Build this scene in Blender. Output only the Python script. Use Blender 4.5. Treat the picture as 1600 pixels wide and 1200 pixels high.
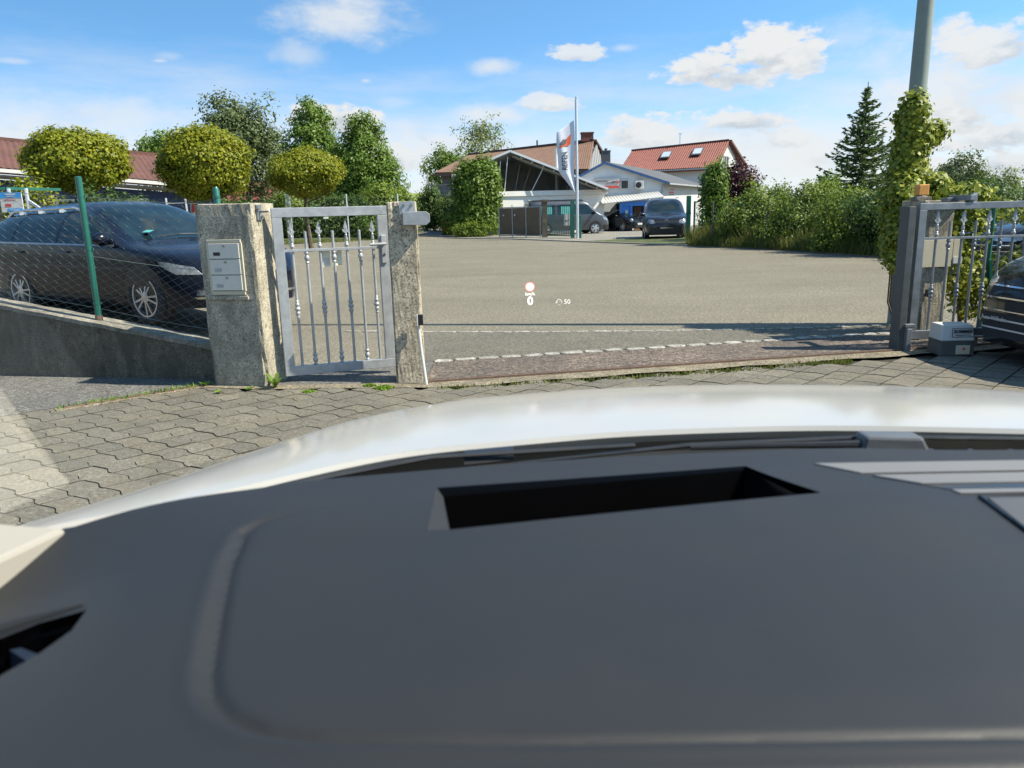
import bpy, bmesh, math, random
import numpy as np
from mathutils import Vector, Matrix
random.seed(7); RNG = np.random.default_rng(11)
S = bpy.context.scene; COL = S.collection
R = math.radians
for o in list(bpy.data.objects): bpy.data.objects.remove(o)

# ------------------------------------------------------------ camera
EYE = Vector((0, 0, 1.35))
cd = bpy.data.cameras.new('camera'); cam = bpy.data.objects.new('camera', cd); COL.objects.link(cam)
cd.sensor_width = 36; cd.lens = 26.44; cd.clip_start = .01; cd.clip_end = 6000
cam.location = EYE
cam.matrix_world = Matrix.Translation(EYE) @ Matrix.Rotation(R(90-12.85), 4, 'X') @ Matrix.Rotation(R(-1.5), 4, 'Z')
cd.dof.use_dof = True; cd.dof.focus_distance = 9.0; cd.dof.aperture_fstop = 8.0
S.camera = cam

# ------------------------------------------------------------ sun, sky, exposure
SUN_DIR = Vector((.985*math.cos(R(48)), -.17*math.cos(R(48)), math.sin(R(48)))).normalized()
sl = bpy.data.lights.new('sun', 'SUN'); sl.energy = 5.0; sl.angle = R(.53); sl.color = (1, .93, .805)
so = bpy.data.objects.new('sun', sl); COL.objects.link(so); so.rotation_euler = SUN_DIR.to_track_quat('Z', 'Y').to_euler()
S.view_settings.view_transform = 'Standard'; S.view_settings.look = 'None'
S.view_settings.gamma = 1; S.view_settings.use_curve_mapping = False
S.view_settings.exposure = 0.98
S.render.engine = 'CYCLES'
S.cycles.use_denoising = True
S.cycles.max_bounces = 8; S.cycles.transparent_max_bounces = 12

W = bpy.data.worlds.new('World'); S.world = W; W.use_nodes = True
nt = W.node_tree; nt.nodes.clear()
def N(t, **k):
    n = nt.nodes.new(t)
    for a, b in k.items(): setattr(n, a, b)
    return n
def lk(a, b): nt.links.new(a, b)
def mth(op, a, b=None, clamp=False):
    n = N('ShaderNodeMath', operation=op); n.use_clamp = clamp
    for i, v in enumerate((a, b)):
        if v is None: continue
        if isinstance(v, (int, float)): n.inputs[i].default_value = v
        else: lk(v, n.inputs[i])
    return n.outputs[0]
def sstep(v, lo, hi):
    n = N('ShaderNodeMapRange', interpolation_type='SMOOTHSTEP')
    lk(v, n.inputs[0]); n.inputs[1].default_value = lo; n.inputs[2].default_value = hi
    return n.outputs[0]
tc = N('ShaderNodeTexCoord'); dirv = tc.outputs['Generated']
sx = N('ShaderNodeSeparateXYZ'); lk(dirv, sx.inputs[0])
az = mth('ARCTAN2', sx.outputs[0], sx.outputs[1]); el = mth('ARCSINE', sx.outputs[2])
# the lookup is lifted a little so that the blue above the roofs is as deep as on that clear day
zz = mth('ADD', mth('MULTIPLY', mth('MAXIMUM', sx.outputs[2], 0.0), 2.6), .03)
cv = N('ShaderNodeCombineXYZ'); lk(sx.outputs[0], cv.inputs[0]); lk(sx.outputs[1], cv.inputs[1]); lk(zz, cv.inputs[2])
nv = N('ShaderNodeVectorMath', operation='NORMALIZE'); lk(cv.outputs[0], nv.inputs[0])
sky = N('ShaderNodeTexSky', sky_type='NISHITA', sun_disc=False)
sky.sun_elevation = R(48); sky.sun_rotation = math.atan2(SUN_DIR.x, SUN_DIR.y); sky.altitude = 450; sky.dust_density = .6; sky.ozone_density = 1.6
lk(nv.outputs[0], sky.inputs[0])
hs = N('ShaderNodeHueSaturation'); hs.inputs['Saturation'].default_value = 1.1; hs.inputs['Value'].default_value = 1.0; lk(sky.outputs[0], hs.inputs['Color'])
tn = N('ShaderNodeMix', data_type='RGBA', blend_type='MULTIPLY'); tn.inputs['Factor'].default_value = 1; tn.inputs['B'].default_value = (.82, 1.05, 1.02, 1); lk(hs.outputs[0], tn.inputs['A'])
nz = N('ShaderNodeTexNoise'); nz.inputs['Scale'].default_value = 16; nz.inputs['Detail'].default_value = 9; nz.inputs['Roughness'].default_value = .56
mp = N('ShaderNodeMapping'); mp.inputs['Scale'].default_value = (1, 1, 2.0); lk(dirv, mp.inputs[0]); lk(mp.outputs[0], nz.inputs[0])
n1 = mth('SUBTRACT', nz.outputs[0], .5)
nz2 = N('ShaderNodeTexNoise'); nz2.inputs['Scale'].default_value = 4.2; nz2.inputs['Detail'].default_value = 8; nz2.inputs['Roughness'].default_value = .6
mp2 = N('ShaderNodeMapping'); mp2.inputs['Scale'].default_value = (1, 1, 5.0); lk(dirv, mp2.inputs[0]); lk(mp2.outputs[0], nz2.inputs[0])
n2 = mth('SUBTRACT', nz2.outputs[0], .5)
nz3 = N('ShaderNodeTexNoise'); nz3.inputs['Scale'].default_value = 42; nz3.inputs['Detail'].default_value = 7; nz3.inputs['Roughness'].default_value = .58; lk(mp.outputs[0], nz3.inputs[0])
n3 = mth('SUBTRACT', nz3.outputs[0], .5)
# (azimuth, elevation, half width, half height in degrees, hardness 0..1, opacity)
CLOUDS = [(-11.08, 13.36, 5.49, 2.08, 0, 0.8), (-14.29, 10.83, 2.59, 1.18, 0, 0.45), (-6.52, 12.71, 2.68, 0.78, 0, 0.12), (18.4, 9.74, 3.69, 1.94, 1, 1), (14.02, 9.1, 2.72, 1.61, 1, 1), (16.17, 8.55, 3.73, 1.13, 1, 0.95), (20.72, 9.39, 1.42, 1.54, 1, 0.9), (5.37, 10.61, 1.98, 0.69, 1, 0.85), (8.51, 10.91, 1.15, 0.4, 0, 0.5), (19.14, 11.22, 1.2, 0.53, 0, 0.3), (-0.78, 10.06, 2.1, 0.7, 0, 0.7), (-13.73, 7.3, 1.58, 1.16, 1, 1), (-11.6, 6.55, 2.87, 1.52, 1, 1), (-10.11, 5.47, 1.81, 0.86, 1, 0.8), (2.83, 7.52, 2.39, 0.72, 1, 0.75), (-1.11, 6.94, 3.7, 0.94, 0, 0.75), (4.21, 7.35, 1.56, 0.64, 1, 0.7), (9.69, 5.11, 2.87, 1.47, 1, 0.95), (16.93, 5.62, 3.66, 1.25, 1, 0.95), (14.15, 4.79, 3.45, 1.11, 0, 0.8), (-6.91, 5.87, 1.84, 1.08, 0, 0.5), (-7.94, 3.91, 2.08, 1.23, 1, 0.7), (-4.66, 4.96, 2.79, 1.31, 0, 0.5), (31.59, 8.89, 3.5, 2.11, 1, 0.9), (29.16, 9.72, 1.7, 1.43, 0, 0.8), (29.82, 6.36, 7.36, 4.39, 0, 0.9), (23.31, 10.37, 4.08, 1.68, 0, 0.35), (17.64, 3.77, 8.82, 2.52, 0, 0.7), (-3.28, 4.49, 10.24, 1.58, 0, 0.5), (32.11, 3.73, 2.92, 1.5, 1, 0.85), (26.21, 6.67, 2.19, 1.92, 0, 0.6), (25.29, 9.04, 2.2, 2.24, 0, 0.45), (33.18, 6.04, 3.71, 1.8, 0, 0.9), (29.06, 5.1, 3.26, 1.72, 1, 0.95), (32.63, 1.92, 2.91, 1.15, 1, 0.9), (28.07, 2.03, 2.16, 0.88, 1, 0.8), (29.02, 3.56, 0.92, 0.78, 1, 0.9), (21.43, 2.96, 3.18, 1.67, 0, 0.9), (19.7, 4.51, 1.64, 1.08, 1, 0.7), (7.42, 3.08, 2.75, 0.89, 0, 0.8), (-26.84, 6.73, 9.47, 1.72, 0, 0.55), (-30.57, 5.29, 6.58, 1.51, 0, 0.6), (-22.44, 10.43, 1.17, 0.34, 0, 0.3), (-23.05, 10.13, 0.54, 0.15, 0, 0.5), (-31.27, 9.64, 1.35, 0.25, 0, 0.4), (-9.76, 9.23, 0.53, 0.21, 0, 0.6), (-7.71, 7.8, 2.27, 0.51, 0, 0.3)]
cover = None; shade = None
for (a, e, ra, re, hard, op) in CLOUDS:
    u = mth('DIVIDE', mth('SUBTRACT', az, R(a)), R(ra)); v = mth('DIVIDE', mth('SUBTRACT', el, R(e)), R(re))
    flat = mth('MULTIPLY', mth('MINIMUM', v, 0.0), .55 if hard > .5 else 0.0)          # flatter base
    vv = mth('ADD', v, flat)
    r = mth('SQRT', mth('ADD', mth('MULTIPLY', u, u), mth('MULTIPLY', vv, vv)))
    f = mth('ADD', mth('SUBTRACT', 1.0, r), mth('MULTIPLY', n1, 2.1 if hard > .5 else 1.3))
    f = mth('ADD', f, mth('MULTIPLY', n3, 1.7 if hard > .5 else .8))
    f = mth('ADD', f, mth('MULTIPLY', n2, .6 if hard > .5 else 1.0))
    m = mth('MULTIPLY', sstep(f, -.04, .42 if hard > .5 else 1.0), op)
    cover = m if cover is None else mth('SUBTRACT', mth('ADD', cover, m), mth('MULTIPLY', cover, m))
    if hard > .5:
        b = mth('MULTIPLY', sstep(mth('ADD', mth('ADD', v, mth('MULTIPLY', n1, 2.6)), mth('MULTIPLY', n3, 2.2)), .25, -.8), m)
        shade = b if shade is None else mth('MAXIMUM', shade, b)
# thin veil and distant cloud banks all round the horizon, loose fields of cloud higher up
veil = mth('MULTIPLY', sstep(mth('ADD', el, mth('MULTIPLY', n2, .20)), R(12.0), R(1.5)), .92)
fld = mth('MULTIPLY', sstep(mth('ADD', mth('ADD', n2, mth('MULTIPLY', n1, .45)), mth('MULTIPLY', sstep(el, R(15), R(22)), .10)), .13, .34), sstep(el, R(13), R(20)))
for m in (veil, fld):
    cover = mth('SUBTRACT', mth('ADD', cover, m), mth('MULTIPLY', cover, m))
shade = mth('ADD', shade, mth('MULTIPLY', mth('MULTIPLY', sstep(n1, .02, -.16), veil), .35), True)
mixc = N('ShaderNodeMix', data_type='RGBA'); mixc.inputs['A'].default_value = (2.95, 2.97, 3.02, 1); mixc.inputs['B'].default_value = (2.05, 2.2, 2.42, 1); lk(shade, mixc.inputs['Factor'])
mixs = N('ShaderNodeMix', data_type='RGBA'); lk(cover, mixs.inputs['Factor']); lk(tn.outputs['Result'], mixs.inputs['A']); lk(mixc.outputs['Result'], mixs.inputs['B'])
bg = N('ShaderNodeBackground'); bg.inputs[1].default_value = .15; lk(mixs.outputs['Result'], bg.inputs[0])
wo = N('ShaderNodeOutputWorld'); lk(bg.outputs[0], wo.inputs[0])

# ------------------------------------------------------------ materials
MATS = {}
def newmat(name):
    m = bpy.data.materials.new(name); m.use_nodes = True; t = m.node_tree
    return m, t, t.nodes['Principled BSDF']
def nd(t, typ, **k):
    n = t.nodes.new(typ)
    for a, b in k.items(): setattr(n, a, b)
    return n
def noise(t, scale, detail=5, rough=.6, vec=None, dist=0):
    n = nd(t, 'ShaderNodeTexNoise'); n.inputs['Scale'].default_value = scale; n.inputs['Detail'].default_value = detail
    n.inputs['Roughness'].default_value = rough; n.inputs['Distortion'].default_value = dist
    if vec is not None: t.links.new(vec, n.inputs['Vector'])
    return n.outputs[0]
def ramp(t, fac, stops):
    n = nd(t, 'ShaderNodeValToRGB'); e = n.color_ramp.elements
    while len(e) < len(stops): e.new(.5)
    for x, (p, c) in zip(e, stops): x.position = p; x.color = (*c, 1) if len(c) == 3 else c
    t.links.new(fac, n.inputs[0]); return n.outputs[0]
def mixrgb(t, fac, a, b, mode='MIX'):
    n = nd(t, 'ShaderNodeMix', data_type='RGBA', blend_type=mode)
    for s, v in (('Factor', fac), ('A', a), ('B', b)):
        i = n.inputs[s]
        if isinstance(v, (int, float)): i.default_value = v
        elif isinstance(v, tuple): i.default_value = (*v, 1) if len(v) == 3 else v
        else: t.links.new(v, i)
    return n.outputs['Result']
def bump(t, b, h, strength=.3, dist=.01):
    n = nd(t, 'ShaderNodeBump'); n.inputs['Strength'].default_value = strength; n.inputs['Distance'].default_value = dist
    t.links.new(h, n.inputs['Height']); t.links.new(n.outputs[0], b.inputs['Normal'])
def pos(t, scale=(1, 1, 1)):
    g = nd(t, 'ShaderNodeNewGeometry'); m = nd(t, 'ShaderNodeMapping'); m.inputs['Scale'].default_value = scale
    t.links.new(g.outputs['Position'], m.inputs[0]); return m.outputs[0]
def plain(name, c, rough=.6, metal=0, coat=0, var=.12, vscale=6, bmp=0, bscale=80, spec=None, aniso=(1, 1, 1)):
    """one colour with soft wear: cloudy tone variation, varying gloss and a fine relief"""
    m, t, b = newmat(name); p = pos(t, aniso)
    nn = noise(t, vscale, 6, .65, p)
    lo = tuple(max(0, x*(1-var)) for x in c); hi = tuple(min(1, x*(1+var)) for x in c)
    t.links.new(ramp(t, nn, [(.3, lo), (.7, hi)]), b.inputs['Base Color'])
    t.links.new(ramp(t, nn, [(.2, (max(rough-.08, .02),)*3), (.8, (min(rough+.08, 1),)*3)]), b.inputs['Roughness'])
    b.inputs['Metallic'].default_value = metal; b.inputs['Coat Weight'].default_value = coat; b.inputs['Coat Roughness'].default_value = .04
    if spec is not None: b.inputs['Specular IOR Level'].default_value = spec
    if bmp: bump(t, b, noise(t, bscale, 4, .6, p), bmp, .005)
    MATS[name] = m; return m
def mineral(name, stops, big=1.2, fine=140, stain=None, stain_scale=.8, stain_amt=.5, rough=.9, bmp=.35, aniso=(1, 1, 1), speck=.5, dist=.004):
    """asphalt, stone and concrete: aggregate speckle over cloudy patches, with stains"""
    m, t, b = newmat(name); p = pos(t); pa = pos(t, aniso)
    base = ramp(t, noise(t, big, 7, .65, pa), stops)
    v = nd(t, 'ShaderNodeTexVoronoi'); v.inputs['Scale'].default_value = fine; t.links.new(p, v.inputs['Vector'])
    sp = nd(t, 'ShaderNodeSeparateColor'); t.links.new(v.outputs['Color'], sp.inputs[0])
    g = ramp(t, sp.outputs[0], [(0, (1-speck,)*3), (.5, (1, 1, 1)), (.9, (1+speck*.5,)*3), (1, (1+speck*1.5,)*3)])
    c = mixrgb(t, 1.0, base, g, 'MULTIPLY')
    c = mixrgb(t, 1.0, c, ramp(t, noise(t, fine*.22, 3, .75, p), [(.37, (1-speck*.55,)*3), (.5, (1, 1, 1)), (.64, (1+speck*.65,)*3)]), 'MULTIPLY')
    if stain is not None:
        f = ramp(t, noise(t, stain_scale, 8, .7, pa, .6), [(.42, (0, 0, 0)), (.68, (stain_amt,)*3)])
        c = mixrgb(t, f, c, stain)
    t.links.new(c, b.inputs['Base Color']); b.inputs['Roughness'].default_value = rough; b.inputs['Specular IOR Level'].default_value = .25
    if bmp:
        add = nd(t, 'ShaderNodeMath', operation='ADD'); t.links.new(sp.outputs[1], add.inputs[0]); t.links.new(noise(t, fine*.25, 5, .7, p), add.inputs[1])
        bump(t, b, add.outputs[0], bmp, dist)
    MATS[name] = m; return m
def leafmat(name, stops, trans=.35, rough=.5):
    m, t, b = newmat(name)
    g = nd(t, 'ShaderNodeNewGeometry')
    c = ramp(t, g.outputs['Random Per Island'], stops)
    c2 = mixrgb(t, ramp(t, noise(t, 1.3, 3, .5, pos(t)), [(.3, (0, 0, 0)), (.75, (.5,)*3)]), c, stops[-1][1])
    t.links.new(c2, b.inputs['Base Color']); b.inputs['Roughness'].default_value = rough; b.inputs['Specular IOR Level'].default_value = .3
    tr = nd(t, 'ShaderNodeBsdfTranslucent'); t.links.new(c2, tr.inputs[0])
    mx = nd(t, 'ShaderNodeMixShader'); mx.inputs[0].default_value = trans
    t.links.new(b.outputs[0], mx.inputs[1]); t.links.new(tr.outputs[0], mx.inputs[2])
    t.links.new(mx.outputs[0], t.nodes['Material Output'].inputs[0]); MATS[name] = m; return m
def glowmat(name, c, s):
    m, t, b = newmat(name); b.inputs['Base Color'].default_value = (*c, 1); b.inputs['Emission Color'].default_value = (*c, 1); b.inputs['Emission Strength'].default_value = s; return m

M_ASPH = mineral('yard_asphalt', [(.25, (.146, .129, .093)), (.5, (.170, .151, .110)), (.8, (.196, .175, .129))], .22, 130, (.12, .106, .077), .5, .45, .92, .45, (1, 2.2, 1), .62)
M_APRON = mineral('apron_asphalt', [(.3, (.118, .107, .083)), (.7, (.145, .131, .10))], .6, 120, (.085, .077, .06), .9, .6, .92, .45, speck=.6)
M_ASPH2 = mineral('path_asphalt', [(.3, (.10, .095, .085)), (.7, (.16, .15, .13))], .8, 110, (.07, .067, .06), 1.6, .6, .92, .5, speck=.65)
M_ROAD = mineral('road_asphalt', [(.3, (.10, .098, .092)), (.7, (.14, .136, .125))], .3, 60, None, rough=.92)
M_RED = mineral('red_asphalt', [(.3, (.105, .082, .065)), (.7, (.165, .13, .10))], 1.5, 90, (.06, .055, .05), 1.1, .7, .95, .6, speck=.75)
M_SAND = mineral('sandy_joint', [(.3, (.15, .125, .085)), (.7, (.27, .225, .155))], 5, 150, (.09, .085, .06), 3, .7, .95, .6, speck=.7)
M_BED = mineral('joint_dirt', [(.3, (.03, .027, .02)), (.7, (.065, .058, .042))], 9, 160, None, bmp=.5)
PAV = [mineral('paver_%s' % n, [(.3, tuple(x*.82 for x in c)), (.7, tuple(x*1.12 for x in c))], 3.0, 170, s, 2.2, .55, .92, .4, speck=.42)
       for n, c, s in (('grey', (.142, .128, .098), (.112, .10, .076)), ('warm', (.152, .135, .10), (.12, .106, .078)), ('dark', (.130, .118, .092), (.10, .09, .07)), ('pale', (.165, .148, .112), (.128, .114, .086)))]
M_STONE = mineral('kerb_stone', [(.3, (.24, .225, .19)), (.7, (.38, .36, .31))], 5, 120, (.14, .13, .11), 4, .6, .85, .5)
M_GROUND = mineral('meadow_soil', [(.3, (.045, .06, .02)), (.7, (.09, .11, .035))], .05, 8, (.10, .085, .05), .03, .5, bmp=0)
M_FORE = mineral('pale_forecourt', [(.3, (.19, .175, .145)), (.7, (.25, .23, .19))], .4, 60, (.13, .12, .09), .5, .5)

def concrete(name, lo, hi, moss, amt, sx=1.6, fine=120):
    m, t, b = newmat(name); p = pos(t); ps = pos(t, (2.6, 2.6, 1.1))
    base = ramp(t, noise(t, 5, 8, .7, p), [(.3, lo), (.7, hi)])
    v = nd(t, 'ShaderNodeTexVoronoi'); v.inputs['Scale'].default_value = fine; t.links.new(p, v.inputs['Vector'])
    sp = nd(t, 'ShaderNodeSeparateColor'); t.links.new(v.outputs['Color'], sp.inputs[0])
    base = mixrgb(t, 1, base, ramp(t, sp.outputs[0], [(0, (.45,)*3), (.4, (1,)*3), (1, (1.35+(fine < 80)*.3,)*3)]), 'MULTIPLY')
    streak = ramp(t, noise(t, sx, 8, .72, ps, .8), [(.5-.3*amt, (0, 0, 0)), (.72-.2*amt, (.9,)*3)])
    c = mixrgb(t, streak, base, moss)
    bl = ramp(t, noise(t, 17, 6, .75, p), [(.56, (0, 0, 0)), (.66, (.7,)*3)])
    c = mixrgb(t, bl, c, tuple(x*.5 for x in moss))
    t.links.new(c, b.inputs['Base Color']); b.inputs['Roughness'].default_value = .92; b.inputs['Specular IOR Level'].default_value = .2
    ad = nd(t, 'ShaderNodeMath', operation='ADD'); t.links.new(noise(t, 60, 6, .7, p), ad.inputs[0]); t.links.new(sp.outputs[1], ad.inputs[1])
    bump(t, b, ad.outputs[0], .6, .006); MATS[name] = m; return m
M_CONC = concrete('pillar_concrete', (.36, .32, .235), (.54, .48, .36), (.16, .145, .11), .42)
M_CONC2 = concrete('post_concrete', (.34, .29, .21), (.52, .45, .33), (.20, .17, .125), .22, fine=85)
M_CONCD = concrete('wall_concrete', (.12, .10, .07), (.22, .185, .13), (.08, .07, .05), .6)
M_CAP = concrete('wall_cap_concrete', (.22, .20, .155), (.36, .325, .25), (.11, .10, .08), .5)
M_GALV = plain('galvanised_steel', (.36, .37, .37), .5, .4, 0, .16, 14, .12, 60)
M_GALVD = plain('grey_steel', (.20, .215, .225), .45, .5, 0, .2, 10, .1, 60)
M_DSTEEL = plain('dark_steel', (.085, .09, .088), .5, .3, 0, .2, 8)
M_GREEN = plain('green_paint', (.012, .105, .075), .35, 0, .2, .2, 8)
M_GREEND = plain('dark_green_paint', (.02, .085, .065), .5, 0, 0, .25, 5)
M_WIRE = plain('fence_wire', (.15, .19, .17), .45, .3, 0, .2, 20)
M_RUST = plain('rusty_steel', (.14, .088, .06), .8, .1, 0, .35, 20, .3, 120)
M_WHITE = plain('white_paint', (.52, .51, .47), .5, 0, 0, .05, 3)
M_CREAM = plain('cream_paint', (.50, .45, .32), .6, 0, 0, .06, 8)
M_PAPER = plain('cream_paper', (.78, .73, .56), .8, 0, 0, .04, 8)
M_CLADA = plain('pale_cladding', (.27, .27, .265), .85, 0, 0, .06, 2)
M_CLADB = plain('grey_cladding', (.19, .195, .20), .85, 0, 0, .06, 2)
M_BRIGHT = plain('white_lacquer', (.80, .79, .76), .5, 0, 0, .04, 2)
M_MAILB = plain('mailbox_enamel', (.60, .57, .48), .4, 0, .1, .05, 8)
M_BLACK = plain('black_plastic', (.012, .012, .013), .4, 0, 0, .2, 20)
M_RUBBER = plain('tyre_rubber', (.016, .016, .017), .8, 0, 0, .2, 30, .2, 200)
M_ALLOY = plain('alloy_rim', (.50, .51, .53), .28, .8, 0, .06, 6)
M_CHROME = plain('chrome', (.75, .76, .78), .1, 1, 0, .03, 6)
M_NAVY = plain('navy_car_paint', (.004, .006, .014), .25, 0, .18, .08, 3, spec=.2)
M_BLACKP = plain('black_car_paint', (.004, .005, .006), .2, 0, .45, .08, 3, spec=.3)
M_GREYP = plain('grey_car_paint', (.055, .06, .07), .28, .3, .6, .06, 3)
M_INDIGO = plain('indigo_car_paint', (.006, .007, .011), .25, .0, .4, .08, 3)
M_WHITEP = plain('white_car_paint', (.36, .35, .325), .14, 0, 0, .012, 2, spec=.26)
M_GLASS = plain('tinted_glass', (.010, .014, .016), .05, 0, 0, .1, 2, spec=.5)
M_GLASSC = plain('car_glass', (.006, .014, .016), .05, 0, 0, .6, 2.6, spec=.55)
M_LAMPB = plain('bright_lamp_glass', (.50, .53, .57), .12, .2, 1, .3, 30)
M_LAMP = plain('lamp_glass', (.22, .235, .25), .12, .3, 1, .5, 26)
M_ORANGE = plain('orange_lens', (.62, .27, .05), .35, 0, .3, .08, 12)
M_BLUE = plain('blue_paint', (.018, .065, .17), .45, 0, 0, .1, 3)
M_BLUEB = plain('bright_blue_paint', (.03, .17, .52), .45, 0, 0, .1, 3)
M_BLUED = plain('navy_fascia', (.02, .04, .12), .5, 0, 0, .15, 2)
M_RENDER = plain('white_render', (.44, .435, .41), .85, 0, 0, .07, 1.2, .2, 30)
M_RENDERG = plain('pale_grey_render', (.60, .625, .63), .85, 0, 0, .05, 1.2, .2, 30)
M_GARAGE = plain('garage_render', (.78, .75, .67), .8, 0, 0, .06, 1.5)
M_WOODG = plain('weathered_wood', (.20, .19, .175), .85, 0, 0, .2, 3, .3, 40)
M_BROWNG = plain('brown_gate_panel', (.155, .115, .07), .7, 0, 0, .18, 3)
M_BARK = mineral('bark', [(.3, (.07, .055, .04)), (.7, (.14, .115, .085))], 6, 60, None, bmp=.8, aniso=(1, 1, .3))
M_DARKIN = plain('dark_interior', (.02, .02, .022), .8)
M_TILE = plain('red_roof_tile', (.19, .058, .038), .7, 0, 0, .22, 2.2, .2, 20)
M_TILEB = plain('brown_roof_tile', (.165, .092, .058), .75, 0, 0, .16, 2.0, .2, 20)
M_TILEL = plain('russet_roof_tile', (.10, .042, .03), .75, 0, 0, .22, 1.6, .2, 20)
M_SHEET = plain('grey_sheet_roof', (.075, .08, .086), .85, .0, 0, .08, 1)
M_SHEDU = plain('shed_sheeting', (.34, .325, .31), .7, 0, 0, .25, 1.5)
M_TEAL = plain('teal_curtain', (.06, .27, .25), .8, 0, 0, .2, 6)
M_POLE = plain('lamp_post_paint', (.21, .24, .205), .55, .1, 0, .12, 3)
M_FLAG = plain('flag_cloth', (.60, .62, .68), .8, 0, 0, .04, 3)
M_FLAGO = plain('flag_orange', (.72, .13, .045), .8, 0, 0, .05, 3)
M_FLAGG = plain('flag_grey', (.10, .105, .12), .8, 0, 0, .05, 3)
M_INK = plain('black_ink', (.015, .015, .016), .7)
M_REDINK = plain('red_ink', (.55, .06, .04), .6)
M_BLUEINK = plain('blue_ink', (.03, .28, .62), .5)
M_SILV = plain('galvanised_pole', (.62, .64, .66), .35, .5, 0, .06, 2)
L_GLOBE = leafmat('globe_leaf', [(0, (0.0805, 0.1207, 0.01035)), (.5, (0.1667, 0.2185, 0.01265)), (1, (0.3105, 0.2932, 0.0161))], 0.42)
L_GREY = leafmat('grey_green_leaf', [(0, (0.066, 0.0935, 0.033)), (.6, (0.1155, 0.154, 0.0506)), (1, (0.176, 0.2145, 0.0825))], 0.42)
L_GREEN = leafmat('green_leaf', [(0, (.06, .115, .014)), (.6, (.115, .195, .024)), (1, (.19, .27, .042))], 0.42)
L_DARK = leafmat('dark_leaf', [(0, (0.033, 0.066, 0.0154)), (.6, (0.0638, 0.1155, 0.0242)), (1, (0.11, 0.1705, 0.0352))], 0.4)
L_OLIVE = leafmat('olive_leaf', [(0, (.065, .115, .016)), (.6, (.14, .205, .024)), (1, (.235, .29, .042))], .42)
L_IVY = leafmat('ivy_leaf', [(0, (0.077, 0.1265, 0.0132)), (.6, (0.187, 0.242, 0.0198)), (1, (0.363, 0.363, 0.044))])
L_PALE = leafmat('pale_leaf', [(0, (.10, .14, .04)), (.6, (.17, .21, .06)), (1, (.26, .29, .10))], 0.42)
L_PURPLE = leafmat('purple_leaf', [(0, (.035, .012, .014)), (.6, (.06, .018, .022)), (1, (.09, .03, .03))])
L_SPRUCE = leafmat('spruce_needle', [(0, (.06, .10, .038)), (.6, (.10, .155, .05)), (1, (.15, .21, .065))], .3)
L_GRASS = leafmat('grass_blade', [(0, (.06, .10, .012)), (.6, (.12, .15, .025)), (1, (.22, .20, .06))])
L_MOSS = leafmat('moss', [(0, (.07, .14, .01)), (.6, (.13, .23, .015)), (1, (.20, .30, .03))], .2)
L_YELL = leafmat('yellow_leaf', [(0, (.12, .12, .012)), (.6, (.22, .19, .015)), (1, (.34, .26, .02))])

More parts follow.
